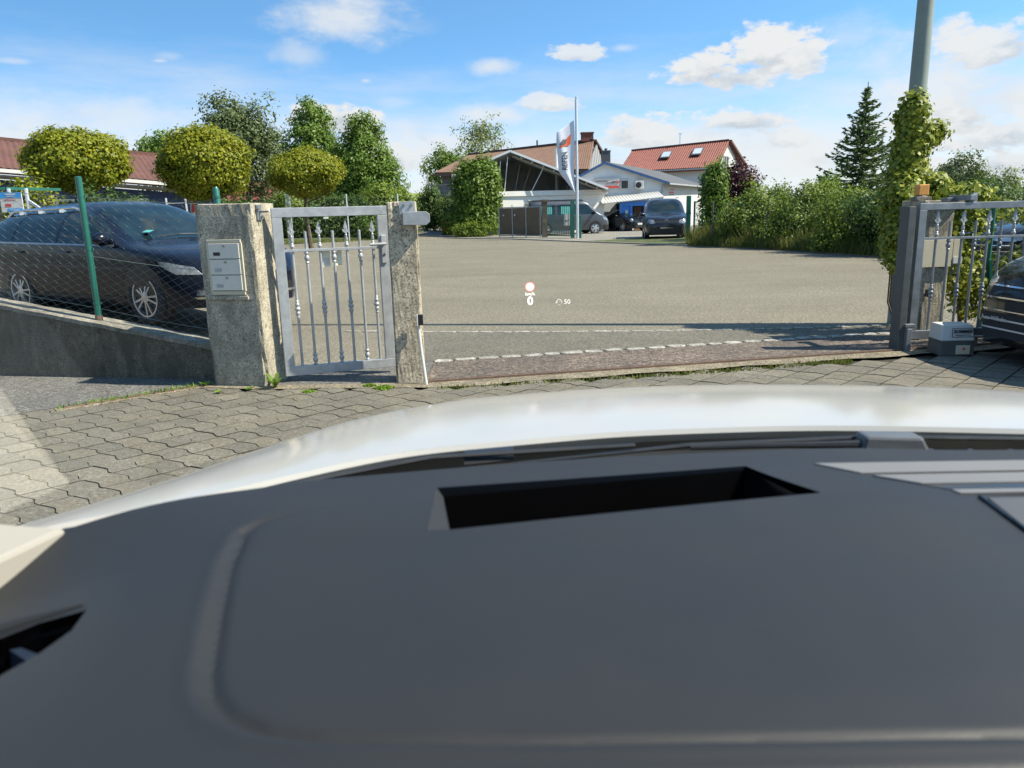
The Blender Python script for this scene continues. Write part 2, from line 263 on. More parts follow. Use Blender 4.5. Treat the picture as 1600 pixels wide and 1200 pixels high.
# ------------------------------------------------------------ object helpers
XF = {}
def tag(o, label=None, cat=None, group=None, kind=None):
    for k, v in (('label', label), ('category', cat), ('group', group), ('kind', kind)):
        if v: o[k] = v
    return o
def thing(name, label, cat, loc=(0, 0, 0), rz=0, group=None):
    o = bpy.data.objects.new(name, None); COL.objects.link(o); o.empty_display_size = .1
    o.location = loc; o.rotation_euler = (0, 0, rz)
    XF[o.name] = Matrix.Translation(Vector(loc)) @ Matrix.Rotation(rz, 4, 'Z')
    return tag(o, label, cat, group)
class MB:
    def __init__(s): s.v = []; s.f = []; s.mi = []; s.cur = 0
    def add(s, vs, fs):
        b = len(s.v); s.v += [tuple(map(float, p)) for p in vs]
        for f in fs: s.f.append(tuple(i+b for i in f)); s.mi.append(s.cur)
        return s
    def box(s, c, d, rz=0, rx=0, ry=0):
        M = Matrix.Translation(Vector(c)) @ Matrix.Rotation(rz, 4, 'Z') @ Matrix.Rotation(ry, 4, 'Y') @ Matrix.Rotation(rx, 4, 'X')
        vs = [M @ Vector((x*d[0]/2, y*d[1]/2, z*d[2]/2)) for x in (-1, 1) for y in (-1, 1) for z in (-1, 1)]
        return s.add(vs, [(0, 1, 3, 2), (4, 6, 7, 5), (0, 4, 5, 1), (2, 3, 7, 6), (0, 2, 6, 4), (1, 5, 7, 3)])
    def bar(s, a, b, w, h, up=(0, 0, 1)):
        a, b = Vector(a), Vector(b); d = (b-a).normalized(); u = Vector(up)
        x = d.cross(u)
        if x.length < 1e-4: x = d.cross(Vector((0, 1, 0)))
        x.normalize(); y = x.cross(d)
        vs = [p + x*i*w/2 + y*j*h/2 for p in (a, b) for i, j in ((-1, -1), (1, -1), (1, 1), (-1, 1))]
        return s.add(vs, [(3, 2, 1, 0), (4, 5, 6, 7), (0, 1, 5, 4), (1, 2, 6, 5), (2, 3, 7, 6), (3, 0, 4, 7)])
    def tube(s, pts, rad, n=8, cap=True):
        pts = [Vector(p) for p in pts]; rad = rad if hasattr(rad, '__len__') else [rad]*len(pts)
        vs = []; fs = []
        x = None
        for i, p in enumerate(pts):
            d = (pts[min(i+1, len(pts)-1)] - pts[max(i-1, 0)]).normalized()
            if x is None:
                x = d.cross(Vector((0, 0, 1)))
                if x.length < .05: x = d.cross(Vector((0, 1, 0)))
            x = (x - d*x.dot(d)).normalized(); y = d.cross(x)
            vs += [p + (x*math.cos(k*2*math.pi/n) + y*math.sin(k*2*math.pi/n))*rad[i] for k in range(n)]
        for i in range(len(pts)-1):
            for k in range(n):
                a, b = i*n+k, i*n+(k+1) % n
                fs.append((a, b, b+n, a+n))
        if cap and n > 2: fs += [tuple(range(n))[::-1], tuple(range((len(pts)-1)*n, len(pts)*n))]
        return s.add(vs, fs)
    def lathe(s, prof, c=(0, 0, 0), axis='Z', n=16, cap=True):
        vs = []; fs = []
        for (r, h) in prof:
            for k in range(n):
                a = 2*math.pi*k/n; p = (r*math.cos(a), r*math.sin(a), h)
                if axis == 'Y': p = (p[0], p[2], p[1])
                if axis == 'X': p = (p[2], p[0], p[1])
                vs.append((p[0]+c[0], p[1]+c[1], p[2]+c[2]))
        for i in range(len(prof)-1):
            for k in range(n):
                a, b = i*n+k, i*n+(k+1) % n; fs.append((a, b, b+n, a+n))
        if cap: fs += [tuple(range(n))[::-1], tuple(range((len(prof)-1)*n, len(prof)*n))]
        return s.add(vs, fs)
    def prism(s, poly, vec):
        """poly: 3-D points, extruded by vec"""
        n = len(poly); v = Vector(vec); a = [Vector(p) for p in poly]
        return s.add(a + [p+v for p in a], [tuple(range(n))[::-1], tuple(range(n, 2*n))] + [(i, (i+1) % n, (i+1) % n+n, i+n) for i in range(n)])
    def grid(s, P):
        """P: array rows x cols x 3"""
        P = np.asarray(P); r, c = P.shape[:2]
        return s.add(P.reshape(-1, 3), [(i*c+j, i*c+j+1, (i+1)*c+j+1, (i+1)*c+j) for i in range(r-1) for j in range(c-1)])
def obj(name, m, mat, parent=None, smooth=False, bevel=0, world=False, angle=35, fixn=True):
    me = bpy.data.meshes.new(name)
    vs = m.v
    o = bpy.data.objects.new(name, me); COL.objects.link(o)
    if parent is not None:
        o.parent = parent; T = XF.get(parent.name, Matrix.Identity(4)); XF[o.name] = T
        if world:
            I = T.inverted(); vs = [tuple(I @ Vector(v)) for v in vs]
    me.from_pydata(vs, [], m.f)
    for mm in (mat if isinstance(mat, (list, tuple)) else [mat]): me.materials.append(mm)
    if any(m.mi): me.polygons.foreach_set('material_index', m.mi)
    if fixn and len(m.f) < 60000:
        bm = bmesh.new(); bm.from_mesh(me); bmesh.ops.recalc_face_normals(bm, faces=bm.faces[:]); bm.to_mesh(me); bm.free()
    if bevel:
        b = o.modifiers.new('edge', 'BEVEL'); b.width = bevel; b.segments = 2; b.limit_method = 'ANGLE'; b.angle_limit = R(30)
    if smooth:
        me.polygons.foreach_set('use_smooth', [True]*len(me.polygons)); me.set_sharp_from_angle(angle=R(angle))
    me.update(); return o
def fastmesh(name, V, F, mat, parent=None):
    """V n x 3, F m x k, all faces of one size"""
    me = bpy.data.meshes.new(name); V = np.asarray(V, np.float32); F = np.asarray(F, np.int32); k = F.shape[1]
    if parent is not None:
        T = np.array(XF[parent.name].inverted()); V = V @ T[:3, :3].T.astype(np.float32) + T[:3, 3].astype(np.float32)
    me.vertices.add(len(V)); me.vertices.foreach_set('co', V.ravel())
    me.loops.add(F.size); me.loops.foreach_set('vertex_index', F.ravel())
    me.polygons.add(len(F)); me.polygons.foreach_set('loop_start', np.arange(0, F.size, k, dtype=np.int32))
    me.materials.append(mat); me.update(calc_edges=True)
    o = bpy.data.objects.new(name, me); COL.objects.link(o)
    if parent is not None: o.parent = parent; XF[o.name] = XF[parent.name]
    return o
def copy_tree(o, parent=None):
    c = o.copy(); COL.objects.link(c)
    if parent is not None: c.parent = parent
    for ch in list(o.children): copy_tree(ch, c)
    return c
def text_mb(m, txt, size, M, depth=.002, align='CENTER', bold=0):
    """lettering as thin raised geometry; M maps the text plane into place"""
    cu = bpy.data.curves.new('text', 'FONT'); cu.body = txt; cu.size = size; cu.align_x = align; cu.align_y = 'CENTER'; cu.extrude = depth/2; cu.offset = bold; cu.resolution_u = 3
    o = bpy.data.objects.new('text', cu); COL.objects.link(o); dg = bpy.context.evaluated_depsgraph_get(); dg.update()
    me = o.evaluated_get(dg).to_mesh()
    m.add([M @ v.co if isinstance(M, Matrix) else M(v.co) for v in me.vertices], [tuple(p.vertices) for p in me.polygons])
    o.evaluated_get(dg).to_mesh_clear(); bpy.data.objects.remove(o); bpy.data.curves.remove(cu); return m
def frame_at(origin, right, up):
    r = Vector(right).normalized(); u = Vector(up).normalized(); n = r.cross(u)
    return Matrix(((r.x, u.x, n.x, origin[0]), (r.y, u.y, n.y, origin[1]), (r.z, u.z, n.z, origin[2]), (0, 0, 0, 1)))
def sm(x): x = np.clip(x, 0, 1); return x*x*(3-2*x)

# foliage -------------------------------------------------------------
def leafquads(P, Nn, size, asp=.55, jitter=.42):
    n = len(P); Nn = Nn + RNG.normal(0, jitter, (n, 3)); Nn /= np.linalg.norm(Nn, axis=1, keepdims=True)+1e-9
    t = RNG.normal(0, 1, (n, 3)); t[:, 2] -= .5; u = t - Nn*(t*Nn).sum(1, keepdims=True); u /= np.linalg.norm(u, axis=1, keepdims=True)+1e-9
    w = np.cross(Nn, u); s = size*RNG.uniform(.65, 1.35, (n, 1))
    V = np.stack([P-u*s, P+w*s*asp-Nn*s*.12, P+u*s, P-w*s*asp-Nn*s*.12], 1).reshape(-1, 3)
    return V, np.arange(4*n).reshape(n, 4)
def blob_points(c, rad, nclump, per, clump_r, shell=.55, squash=1., lump=.12):
    """points of foliage gathered in clumps that fill an uneven ellipsoid, denser to its outside"""
    c = np.array(c, float); rad = np.array(rad, float)
    d = RNG.normal(0, 1, (nclump, 3)); d /= np.linalg.norm(d, axis=1, keepdims=True)
    ph = RNG.uniform(0, 6.28, 6)
    bumpy = 1 + lump*(np.sin(d[:, 0]*5+ph[0])*np.sin(d[:, 2]*4+ph[1]) + np.sin(d[:, 1]*6+ph[2])*np.sin(d[:, 2]*7+ph[3]))
    r = (shell + (1-shell)*RNG.uniform(0, 1, nclump)**.6)*bumpy
    cc = c + d*rad*r[:, None]
    k = np.repeat(np.arange(nclump), per)
    off = RNG.normal(0, 1, (nclump*per, 3)); off /= np.maximum(1, np.linalg.norm(off, axis=1, keepdims=True)/1.9); off *= (clump_r*RNG.uniform(.6, 1.3, nclump))[k][:, None]
    P = cc[k] + off
    nn = d[k]*.8 + off/(np.linalg.norm(off, axis=1, keepdims=True)+1e-9)*.7
    nn[:, 2] += .35
    return P, nn
def limbs(m, base, top, r0, spread, n=6, z0=.35, up=.5):
    base, top = Vector(base), Vector(top)
    mid = base.lerp(top, .5) + Vector((random.uniform(-.06, .06), random.uniform(-.06, .06), 0))*(top-base).length
    m.tube([base - Vector((0, 0, .15)), base.lerp(mid, .5), mid, top], [r0*1.15, r0*.85, r0*.6, r0*.18], 8)
    h = (top-base).length
    for i in range(n):
        t = z0 + (1-z0)*.85*(i+.5)/n; p = base.lerp(mid, t*2) if t < .5 else mid.lerp(top, t*2-1)
        a = i*2.4 + random.uniform(-.4, .4); L = spread*(1.05-.6*abs(t-.5))*random.uniform(.7, 1.05)
        q = p + Vector((math.cos(a)*L, math.sin(a)*L, L*up)); k = p.lerp(q, .5) + Vector((0, 0, -.08*L))
        rr = r0*(.5*(1-t)+.12)
        m.tube([p, k, q], [rr, rr*.65, rr*.2], 5)

# ============================================================ the ground
def zg(x, y):
    """the yard rises gently towards its left edge"""
    x = np.asarray(x, float); y = np.asarray(y, float)
    return .34*sm((-x-2.7)/4.2)*(1-.6*sm((y-13)/14))
def poly_sheet(name, pts, z, mat, sub=0):
    m = MB(); m.add([(x, y, z) for x, y in pts], [tuple(range(len(pts)))])
    return tag(obj(name, m, mat, fixn=False), kind='structure')
m = MB(); xs = np.linspace(-900, 900, 61); ys = np.concatenate([np.linspace(-60, 60, 13), np.linspace(75, 1500, 40)])
X, Y = np.meshgrid(xs, ys); Z = -.12 + 0*X
m.grid(np.stack([X, Y, Z], -1)); tag(obj('ground', m, M_GROUND), kind='structure')
# the far field on its low hill
m = MB(); xs = np.linspace(-420, 160, 80); ys = np.linspace(180, 900, 40); X, Y = np.meshgrid(xs, ys)
Z = -.3 + 11.5*sm((Y-190)/150)*(1-sm((X+5)/90))*(1+.08*np.sin(X*.02))
m.grid(np.stack([X, Y, Z], -1)); M_FIELD = mineral('rape_field', [(.3, (.13, .17, .03)), (.7, (.20, .22, .04))], .02, 3, None, bmp=0)
tag(obj('field_hill', m, M_FIELD, smooth=True), kind='structure')
def gate_y(x): return 6.05 + .195*(x+.7)           # line of the gate rail
def cob_y(x): return 6.90 + .192*(x+.8)            # line of the big kerb stones
def row_y(x): return 8.78 - .20*(x+1.0) + .023*(x+1)**2  # line of the flush stones
# yard
xs = np.concatenate([np.linspace(-34, -8, 27), np.linspace(-7.6, -2.2, 28), np.linspace(-2, 12, 29), np.linspace(13, 34, 15)])
vs = np.linspace(0, 1, 60)
m = MB(); X = np.repeat(xs[None], 60, 0)
y0 = np.where(xs < -2.1, np.maximum(6.43 - .205*(xs+2.45), 6.4), np.maximum(cob_y(np.clip(xs, -2.1, 4)) - .1, 6.5))
Yg = y0[None] + (95-y0[None])*vs[:, None]**2.2
Zg = zg(X, Yg)
m.grid(np.stack([X, Yg, Zg], -1)); yard = tag(obj('yard', m, M_ASPH, smooth=True), kind='structure'); XF['yard'] = Matrix.Identity(4)
# area this side of the gate
poly_sheet('forecourt', [(-30, -12), (30, -12), (30, 7.2), (3.6, 6.72), (-2.5, 6.6), (-30, 12.2)], -.06, M_ASPH2)
bed = poly_sheet('paving', [(-5.2, 1.5), (9.5, 1.5), (9.5, 7.9), (3.7, 6.76), (-.7, 5.98), (-2.1, 6.02), (-2.54, 6.2), (-3.38, 5.5), (-5.2, 3.9)], -.027, M_BED); XF['paving'] = Matrix.Identity(4)
poly_sheet('pavement', [(-2.52, 6.24), (-2.56, 6.50), (-9, 7.9), (-9, 1.4), (-5.32, 3.9), (-3.45, 5.5), (-2.58, 6.22)], .004, M_ASPH2)
# paving stones with wavy sides, laid in running courses
AD = np.array([math.cos(R(-36)), math.sin(R(-36))]); BD = np.array([math.sin(R(36)), math.cos(R(36))])
PL, PW = .225, .148
SH = .10*PL
def wave(s):
    u = np.mod(s/PL + .15, 1.0); w = np.where(u < .70, u/.70, (1-u)/.30); w = w*w*(3-2*w)*.6 + w*.4
    return .0125*(2*w-1)
def paver_mesh(ph, mat, var):
    n = 18; g = .0014; s = np.linspace(.0026, PL-.0026, n)
    lo = wave(s) + g; hi = PW + wave(s) - g
    out = [(a, b) for a, b in zip(s, lo)] + [(a+SH, b) for a, b in zip(s[::-1], hi[::-1])]
    c = np.mean(out, 0); k = len(out)
    top = [(c[0]+(a-c[0])*.968, c[1]+(b-c[1])*.970, 0.) for a, b in out]; low = [(a, b, -.006) for a, b in out]; bot = [(a, b, -.03) for a, b in out]
    vs = [(a-PL/2, b-PW/2, z) for a, b, z in top+low+bot]
    me = bpy.data.meshes.new('paver')
    me.from_pydata(vs, [], [tuple(range(k))] + [(i, i+k, (i+1) % k+k, (i+1) % k) for i in range(k)] + [(i+k, i+2*k, (i+1) % k+2*k, (i+1) % k+k) for i in range(k)])
    me.materials.append(mat); me.materials.append(M_BED); me.polygons.foreach_set('material_index', [0] + [1]*k + [1]*k)
    bm = bmesh.new(); bm.from_mesh(me); bmesh.ops.recalc_face_normals(bm, faces=bm.faces[:]); bm.to_mesh(me); bm.free(); return me
PM = {(p, i): paver_mesh(p*PL/2, PAV[i], i) for p in (0, 1) for i in range(4)}
spots = []
def inside(x, y, poly):
    c = False; j = len(poly)-1
    for i in range(len(poly)):
        if (poly[i][1] > y) != (poly[j][1] > y) and x < (poly[j][0]-poly[i][0])*(y-poly[i][1])/(poly[j][1]-poly[i][1])+poly[i][0]: c = not c
        j = i
    return c
PAVE = [(-5.2, 2.2), (9.2, 2.2), (9.2, 7.6), (3.7, 6.56), (-.6, 5.84), (-2.1, 6.0), (-2.58, 6.25), (-3.50, 5.62), (-5.5, 3.9)]
O = np.array([-2.0, 5.0])
for j in range(-55, 60):
    for i in range(-60, 60):
        p = O + AD*(i + j*.10)*PL + BD*j*PW
        if not inside(p[0], p[1], PAVE): continue
        spots.append((p[0], p[1], j % 2))
def seen_rank(s):
    x, y, _ = s
    # what the bonnet of the car covers is left for last
    px = x/y; vis = (y > 3.0) and abs(px) < .70 and (y > 3.45 - 1.9*(px+.28) if px < -.28 and px > -.72 else y > 4.9)
    return (0 if vis else 1, y)
spots.sort(key=seen_rank)
pick = [0, 0, 0, 1, 1, 2, 2, 3]
ang = R(-36)
for (x, y, ph) in spots[:300]:
    o = bpy.data.objects.new('paver', PM[(ph, random.choice(pick))]); COL.objects.link(o); o.parent = bed
    o.location = (x, y, random.uniform(-.003, .003)); o.rotation_euler = (random.uniform(-.012, .012), random.uniform(-.012, .012), ang + random.uniform(-.012, .012))
for i in range(4):
    m = MB()
    for k, (x, y, ph) in enumerate(spots[300:]):
        if k % 4 != i: continue
        T = Matrix.Translation((x, y, random.uniform(-.003, .003))) @ Matrix.Rotation(ang + random.uniform(-.012, .012), 4, 'Z')
        me = PM[(ph, i)]; m.add([T @ v.co for v in me.vertices], [tuple(p.vertices) for p in me.polygons]); m.mi[-len(me.polygons):] = [p.material_index for p in me.polygons]
    o = tag(obj('pavers', m, [PAV[i], M_BED], bed, fixn=False), kind='stuff')
# sandy edge, rail and the strip of reddish asphalt under the sliding gate
xs = np.linspace(-.72, 9, 40)
m = MB(); m.grid([[(x, gate_y(x)-.22+.03*math.sin(x*7), .002) for x in xs], [(x, gate_y(x)+.10, .002) for x in xs]]); tag(obj('gate_sill', m, M_SAND, fixn=False), kind='structure')
m = MB(); m.grid([[(x, gate_y(x)+.085, .006) for x in xs], [(x, cob_y(x)-.02, .010) for x in xs]]); tag(obj('gate_strip', m, M_RED, fixn=False), kind='structure')
m = MB(); m.add([(-2.1, 6.0, .003), (-.7, 6.0, .003), (-.7, 6.95, .003), (-2.0, 6.95, .003)], [(0, 1, 2, 3)]); tag(obj('gate_threshold', m, M_ASPH2, fixn=False), kind='structure')
m = MB(); m.add([(-2.60, 6.10, .0042), (-2.1, 5.96, .0042), (-.7, 5.86, .0042), (-.7, 6.06, .0042), (-2.0, 6.08, .0042), (-2.6, 6.30, .0042)], [(0, 1, 2, 3, 4, 5)]); tag(obj('threshold_joint', m, M_SAND, fixn=False), kind='structure')
xa = np.linspace(-1.0, 4.6, 30); m = MB(); m.grid([[(x, cob_y(x)+.05, .0045) for x in xa], [(x, row_y(x), .0045) for x in xa]]); tag(obj('apron', m, M_APRON, fixn=False), kind='structure')
t = thing('gate_track', 'narrow rusty steel rail let into the ground across the driveway', 'rail', (-.68, gate_y(-.68), 0))
m = MB(); m.bar((-.68, gate_y(-.68), .010), (8.6, gate_y(8.6), .010), .028, .018); obj('rail', m, M_RUST, t, world=True)
m = MB(); m.bar((-3.36, 5.47, .004), (-2.54, 6.18, .004), .03, .02); obj('edging_strip', m, M_RUST, None); tag(bpy.data.objects['edging_strip'], 'thin rusty edging strip between grey asphalt and wavy pavers', 'edging')
m = MB(); m.bar((-3.40, 5.43, 0), (-2.58, 6.14, 0), .10, .012); tag(obj('sandy_edge', m, M_SAND), kind='structure')
# stones: a row of rough kerb blocks and a row of flush narrow ones
def stone(name, x, y, a, l, w, h, z, parent):
    m = MB(); n = 9
    out = []
    for k in range(n):
        t_ = 2*math.pi*k/n; ex = .5*np.sign(math.cos(t_))*abs(math.cos(t_))**.45; ey = .5*np.sign(math.sin(t_))*abs(math.sin(t_))**.45
        out.append((l*ex*random.uniform(.86, 1.04), w*ey*random.uniform(.82, 1.05)))
    top = [(p*.90, q*.86, h+random.uniform(-.006, .004)) for p, q in out]; mid = [(p, q, h*.55) for p, q in out]; bot = [(p, q, -.03) for p, q in out]
    ca, sa = math.cos(a), math.sin(a)
    m.add([(x+p*ca-q*sa, y+p*sa+q*ca, z+r) for p, q, r in top+mid+bot], [tuple(range(n))] + [(i, i+n, (i+1) % n+n, (i+1) % n) for i in range(n)] + [(i+n, i+2*n, (i+1) % n+2*n, (i+1) % n+n) for i in range(n)])
    return obj(name, m, M_STONE, parent)
x = -.72
while x < 4.6:
    l = random.uniform(.15, .21); stone('kerb_block', x+l/2, cob_y(x+l/2)+random.uniform(-.012, .012), math.atan(.192)+random.uniform(-.06, .06), l, .115, .010, .008, yard); x += l + random.uniform(.008, .022)
x = -2.0
while x < 5.2:
    l = random.uniform(.17, .26); yy = row_y(x+l/2)
    stone('flush_stone', x+l/2, yy, -.15, l, .075, .006, .004+float(zg(x, yy)), yard); x += l + random.uniform(.008, .03)
# far edge of the yard: low kerb, street behind it
FAR = [(-14, 38.2), (-9.5, 43.5), (-5.5, 45.6), (.2, 39.3), (3.0, 33.9), (6.3, 28.0), (8.3, 24.4), (9.56, 19.2), (10.9, 13.0)]
m = MB()
for a, b in zip(FAR[1:], FAR[2:]): m.bar((*a, .02), (*b, .02), .12, .06)
tag(obj('kerb', m, M_STONE), kind='structure')
poly_sheet('street', [(-5.6, 45.9), (.35, 39.5), (3.15, 34.1), (6.5, 28.2), (13, 30), (14, 62), (-3, 62)], .016, M_FORE)
m = MB(); yy = np.linspace(44, 150, 30)
L_ = np.stack([-5.3-.055*(yy-44), yy, .02+1.7*sm((yy-44)/60)], -1); Rr = np.stack([-1.0-.12*(yy-44), yy, .02+1.7*sm((yy-44)/60)], -1)
m.grid([L_, Rr]); tag(obj('road', m, M_ROAD, fixn=False), kind='structure')
# mended cracks and darker patches in the yard
M_TAR = plain('tar_seam', (.055, .052, .046), .7, 0, 0, .3, 4)
def seam(pts, w):
    m = MB(); P = []
    pts = np.array(pts, float); d = np.r_[0, np.cumsum(np.linalg.norm(np.diff(pts, axis=0), axis=1))]; k = int(d[-1]/.25)+2
    for q in np.linspace(0, d[-1], k):
        x, y = np.interp(q, d, pts[:, 0]) + random.gauss(0, .03), np.interp(q, d, pts[:, 1]) + random.gauss(0, .03); P.append((x, y))
    P = np.array(P); T_ = np.gradient(P, axis=0); T_ /= np.linalg.norm(T_, axis=1, keepdims=True); Nn = np.stack([-T_[:, 1], T_[:, 0]], -1); ww = w*RNG.uniform(.3, 1.2, (k, 1))
    z = zg(P[:, 0], P[:, 1])[:, None]+.006
    m.grid([np.hstack([P-Nn*ww, z]), np.hstack([P+Nn*ww, z])]); obj('tar_seam', m, M_TAR, yard, fixn=False)
seam([(-.5, 25.5), (1.2, 25.0)], .05); seam([(-3.2, 16.0), (-.6, 17.2), (2.5, 16.6), (6.8, 17.6)], .012); seam([(-4.0, 27.8), (0, 28.6), (4.6, 27.2)], .02); seam([(-1.6, 12.2), (.9, 11.7), (3.6, 12.6)], .006)
# grass verges
def grass(name, pts, n, h, mat=L_GRASS, kindlabel=None):
    P = np.array(pts); k = RNG.integers(0, len(P)-1, n); f = RNG.uniform(0, 1, (n, 1)); w = RNG.uniform(-1, 1, (n, 1))
    a, b = P[k], P[k+1]; d = b[:, :2]-a[:, :2]; nn = np.stack([-d[:, 1], d[:, 0]], -1); nn /= np.linalg.norm(nn, axis=1, keepdims=True)
    wid = a[:, 3:4]+(b[:, 3:4]-a[:, 3:4])*f
    base = a[:, :3]+(b[:, :3]-a[:, :3])*f; base[:, :2] += nn*w*wid
    hh = h*RNG.uniform(.5, 1.3, n); th = RNG.uniform(0, 6.28, n); bw = .012+.01*hh
    dx = np.cos(th)*bw; dy = np.sin(th)*bw; lx = RNG.normal(0, .3, n)*hh; ly = RNG.normal(0, .3, n)*hh
    V = np.zeros((n, 3, 3)); V[:, 0] = base + np.stack([-dx, -dy, -.02+0*dx], -1); V[:, 1] = base + np.stack([dx, dy, -.02+0*dx], -1); V[:, 2] = base + np.stack([lx, ly, hh], -1)
    return tag(fastmesh(name, V.reshape(-1, 3), np.arange(3*n).reshape(n, 3), mat), kind='stuff')
m = MB(); E = np.array(FAR[4:]); n2 = []
for i, (a, b) in enumerate(E): n2.append(((a+.1, b+.05, .02), (a+5.5, b+2.2, .10)))
m.grid(np.array(n2)); tag(obj('verge', m, M_GROUND, fixn=False), kind='structure')
m = MB(); m.grid([[(-16, 35.4, .22), (-11.5, 35.6, .19), (-9.0, 38.2, .13), (-6.4, 42.4, .10)], [(-18, 48, .4), (-12, 48, .4), (-9, 50, .4), (-6.2, 54, .4)]]); tag(obj('hedge_verge', m, M_GROUND, fixn=False), kind='structure')
grass('verge_grass', [(6.75, 27.6, .05, .4), (8.6, 24.2, .05, .5), (9.2, 22, .05, .5), (9.8, 19.2, .05, .4)], 5200, .34)
grass('tall_grass', [(6.9, 28.4, .05, .5), (8.4, 26.0, .05, .6), (9.4, 23.4, .05, .6)], 4200, .62)
grass('lawn_grass', [(-15, 37.6, .25, 2.0), (-11.2, 37.8, .20, 2.0), (-8.6, 40.0, .14, 1.7), (-6.4, 43.6, .12, 1.2)], 14000, .09)

# ============================================================ left wall, pillars, gates
# low wall, its crown falling towards the gate pillar
def wl(s): return np.array([-2.48 - 7.2*s, 6.36 + 1.48*s])
ss = np.linspace(0, 1, 40); hz = .285 + 1.30*ss*(1-.12*ss)
m = MB(); rows = []
for s, h in zip(ss, hz):
    p = wl(s); n_ = np.array([.2, .98]); jit = .006*math.sin(s*90)+.004*math.sin(s*233)
    rows.append([(p[0]+n_[0]*jit, p[1]+n_[1]*jit, -.05), (p[0]+n_[0]*jit, p[1]+n_[1]*jit, h-.04), (p[0]+n_[0]*(.012+jit), p[1]+n_[1]*(.012+jit), h-.004), (p[0]+n_[0]*.02, p[1]+n_[1]*.02, h)])
m.grid(rows)
wallo = tag(obj('low_wall', m, M_CONCD, smooth=False), 'dark weathered concrete wall that carries the chain-link fence', 'wall'); XF['low_wall'] = Matrix.Identity(4)
m = MB(); rows = []
for s, h in zip(ss, hz):
    p = wl(s); n_ = np.array([.2, .98])
    rows.append([(p[0]+n_[0]*d, p[1]+n_[1]*d, h+e+.004*math.sin(s*140+d*30)) for d, e in ((-.012, -.035), (-.012, .001), (.0, .008), (.10, .010), (.22, .008), (.235, 0), (.235, -.25))])
m.grid(rows); obj('coping', m, M_CAP, wallo, smooth=True, angle=40)

PDIR = Vector((.977, -.213, 0)); PNRM = Vector((-.213, -.977, 0))    # left pillar front
pil = thing('gate_pillar', 'wide stained concrete pillar with three built-in mailboxes', 'pillar', (-2.25, 6.10, 0), math.atan2(-.213, .977))
def pillar_mesh(w, d, h, holes=None, seed=0, chip=.012):
    bm = bmesh.new(); bmesh.ops.create_cube(bm, size=1); bmesh.ops.scale(bm, vec=(w, d, h), verts=bm.verts); bmesh.ops.translate(bm, vec=(0, d/2, h/2), verts=bm.verts)
    bmesh.ops.subdivide_edges(bm, edges=bm.edges[:], cuts=14, use_grid_fill=True)
    r = random.Random(seed)
    for v in bm.verts:
        ex = abs(abs(v.co.x)-w/2) < 1e-4; ey = abs(abs(v.co.y-d/2)-d/2) < 1e-4; ez = abs(v.co.z-h) < 1e-4
        k = ex+ey+ez
        if k >= 2:
            a = r.uniform(.15, 1)*chip; c = Vector((0, d/2, h/2)); q = v.co-c
            if ex: v.co.x -= math.copysign(a, q.x)
            if ey: v.co.y -= math.copysign(a, q.y)
            if ez: v.co.z -= a*.8
            if v.co.z < .28 and ex and ey: v.co.x -= math.copysign(r.uniform(0, .02), q.x); v.co.y -= math.copysign(r.uniform(0, .025), q.y)
        elif k == 1: v.co += v.normal*r.uniform(-.0015, .0015)
    m = MB(); bm.verts.ensure_lookup_table(); m.add([v.co[:] for v in bm.verts], [tuple(x.index for x in f.verts) for f in bm.faces]); bm.free(); return m
obj('shaft', pillar_mesh(.50, .36, 1.475, seed=3), M_CONC, pil)
# mailbox niche frame and boxes (front face is local y = 0)
m = MB()
for c, d in (((0-.012, -.006, 1.185), (.30, .02, .025)), ((-.012, -.006, .775), (.30, .02, .03)), ((-.158, -.006, .98), (.022, .02, .385)), ((.134, -.006, .98), (.022, .02, .385))): m.box(c, d)
obj('niche_frame', m, M_CREAM, pil, bevel=.003)
m = MB(); m.box((-.02, -.004, .735), (.36, .03, .03)); m.box((-.02, .0, .755), (.34, .02, .012)); obj('ledge', m, M_CONC, pil, bevel=.004)
for i, zc in enumerate((1.108, .982, .856)):
    m = MB(); m.box((-.012, -.012, zc), (.268, .022, .120)); b = obj('mailbox', m, M_MAILB, pil, bevel=.003)
    m = MB(); m.lathe([(.010, 0), (.010, -.007), (.006, -.009)], (-.005, -.0228, zc+.042), 'Y', 12); m.box((-.005, -.033, zc+.036), (.004, .003, .018)); obj('lock', m, M_GALVD, b)
    m = MB(); m.box((-.075, -.0245, zc-.022), (.058, .005, .026)); obj('name_plate', m, M_BLACK if i == 0 else M_GALV, b, bevel=.001)
m = MB(); m.box((.258, .10, 1.40), (.012, .07, .12)); m.box((.30, .10, 1.405), (.09, .014, .014)); m.lathe([(.013, 0), (.013, .02)], (.262, .07, 1.43), 'X', 6); m.lathe([(.013, 0), (.013, .02)], (.262, .13, 1.37), 'X', 6)
obj('hinge_plate', m, M_GALVD, pil, bevel=.001)

post = thing('gate_post', 'slim exposed-aggregate concrete post between the small gate and the driveway', 'pillar', (-.835, 6.08, 0), math.atan(.10))
obj('shaft', pillar_mesh(.235, .22, 1.455, seed=8, chip=.014), M_CONC2, post)
m = MB(); m.box((.045, -.008, 1.405), (.125, .012, .10)); b = obj('top_bracket', m, M_GALV, post, bevel=.002)
m = MB()
n = 12; prof = [(-.0575, 0)] + [(.13 - .028*(1-math.cos(a)) if False else .10+.03*math.cos(a), .05*math.sin(a)) for a in np.linspace(-1.57, 1.57, 9)]
poly = [(-.06, -.05), (.12, -.055), (.15, -.03), (.15, .03), (.12, .05), (-.06, .05)]
m.prism([(x+.07, -.016, z+1.325) for x, z in poly], (0, -.06, 0)); obj('catch_plate', m, M_GALV, b, bevel=.003)
m = MB()
for xx in (.02, .08): m = MB(); m.lathe([(.012, 0), (.012, -.012)], (xx, -.014, 1.425), 'Y', 6); obj('bolt', m, M_GALVD, b)
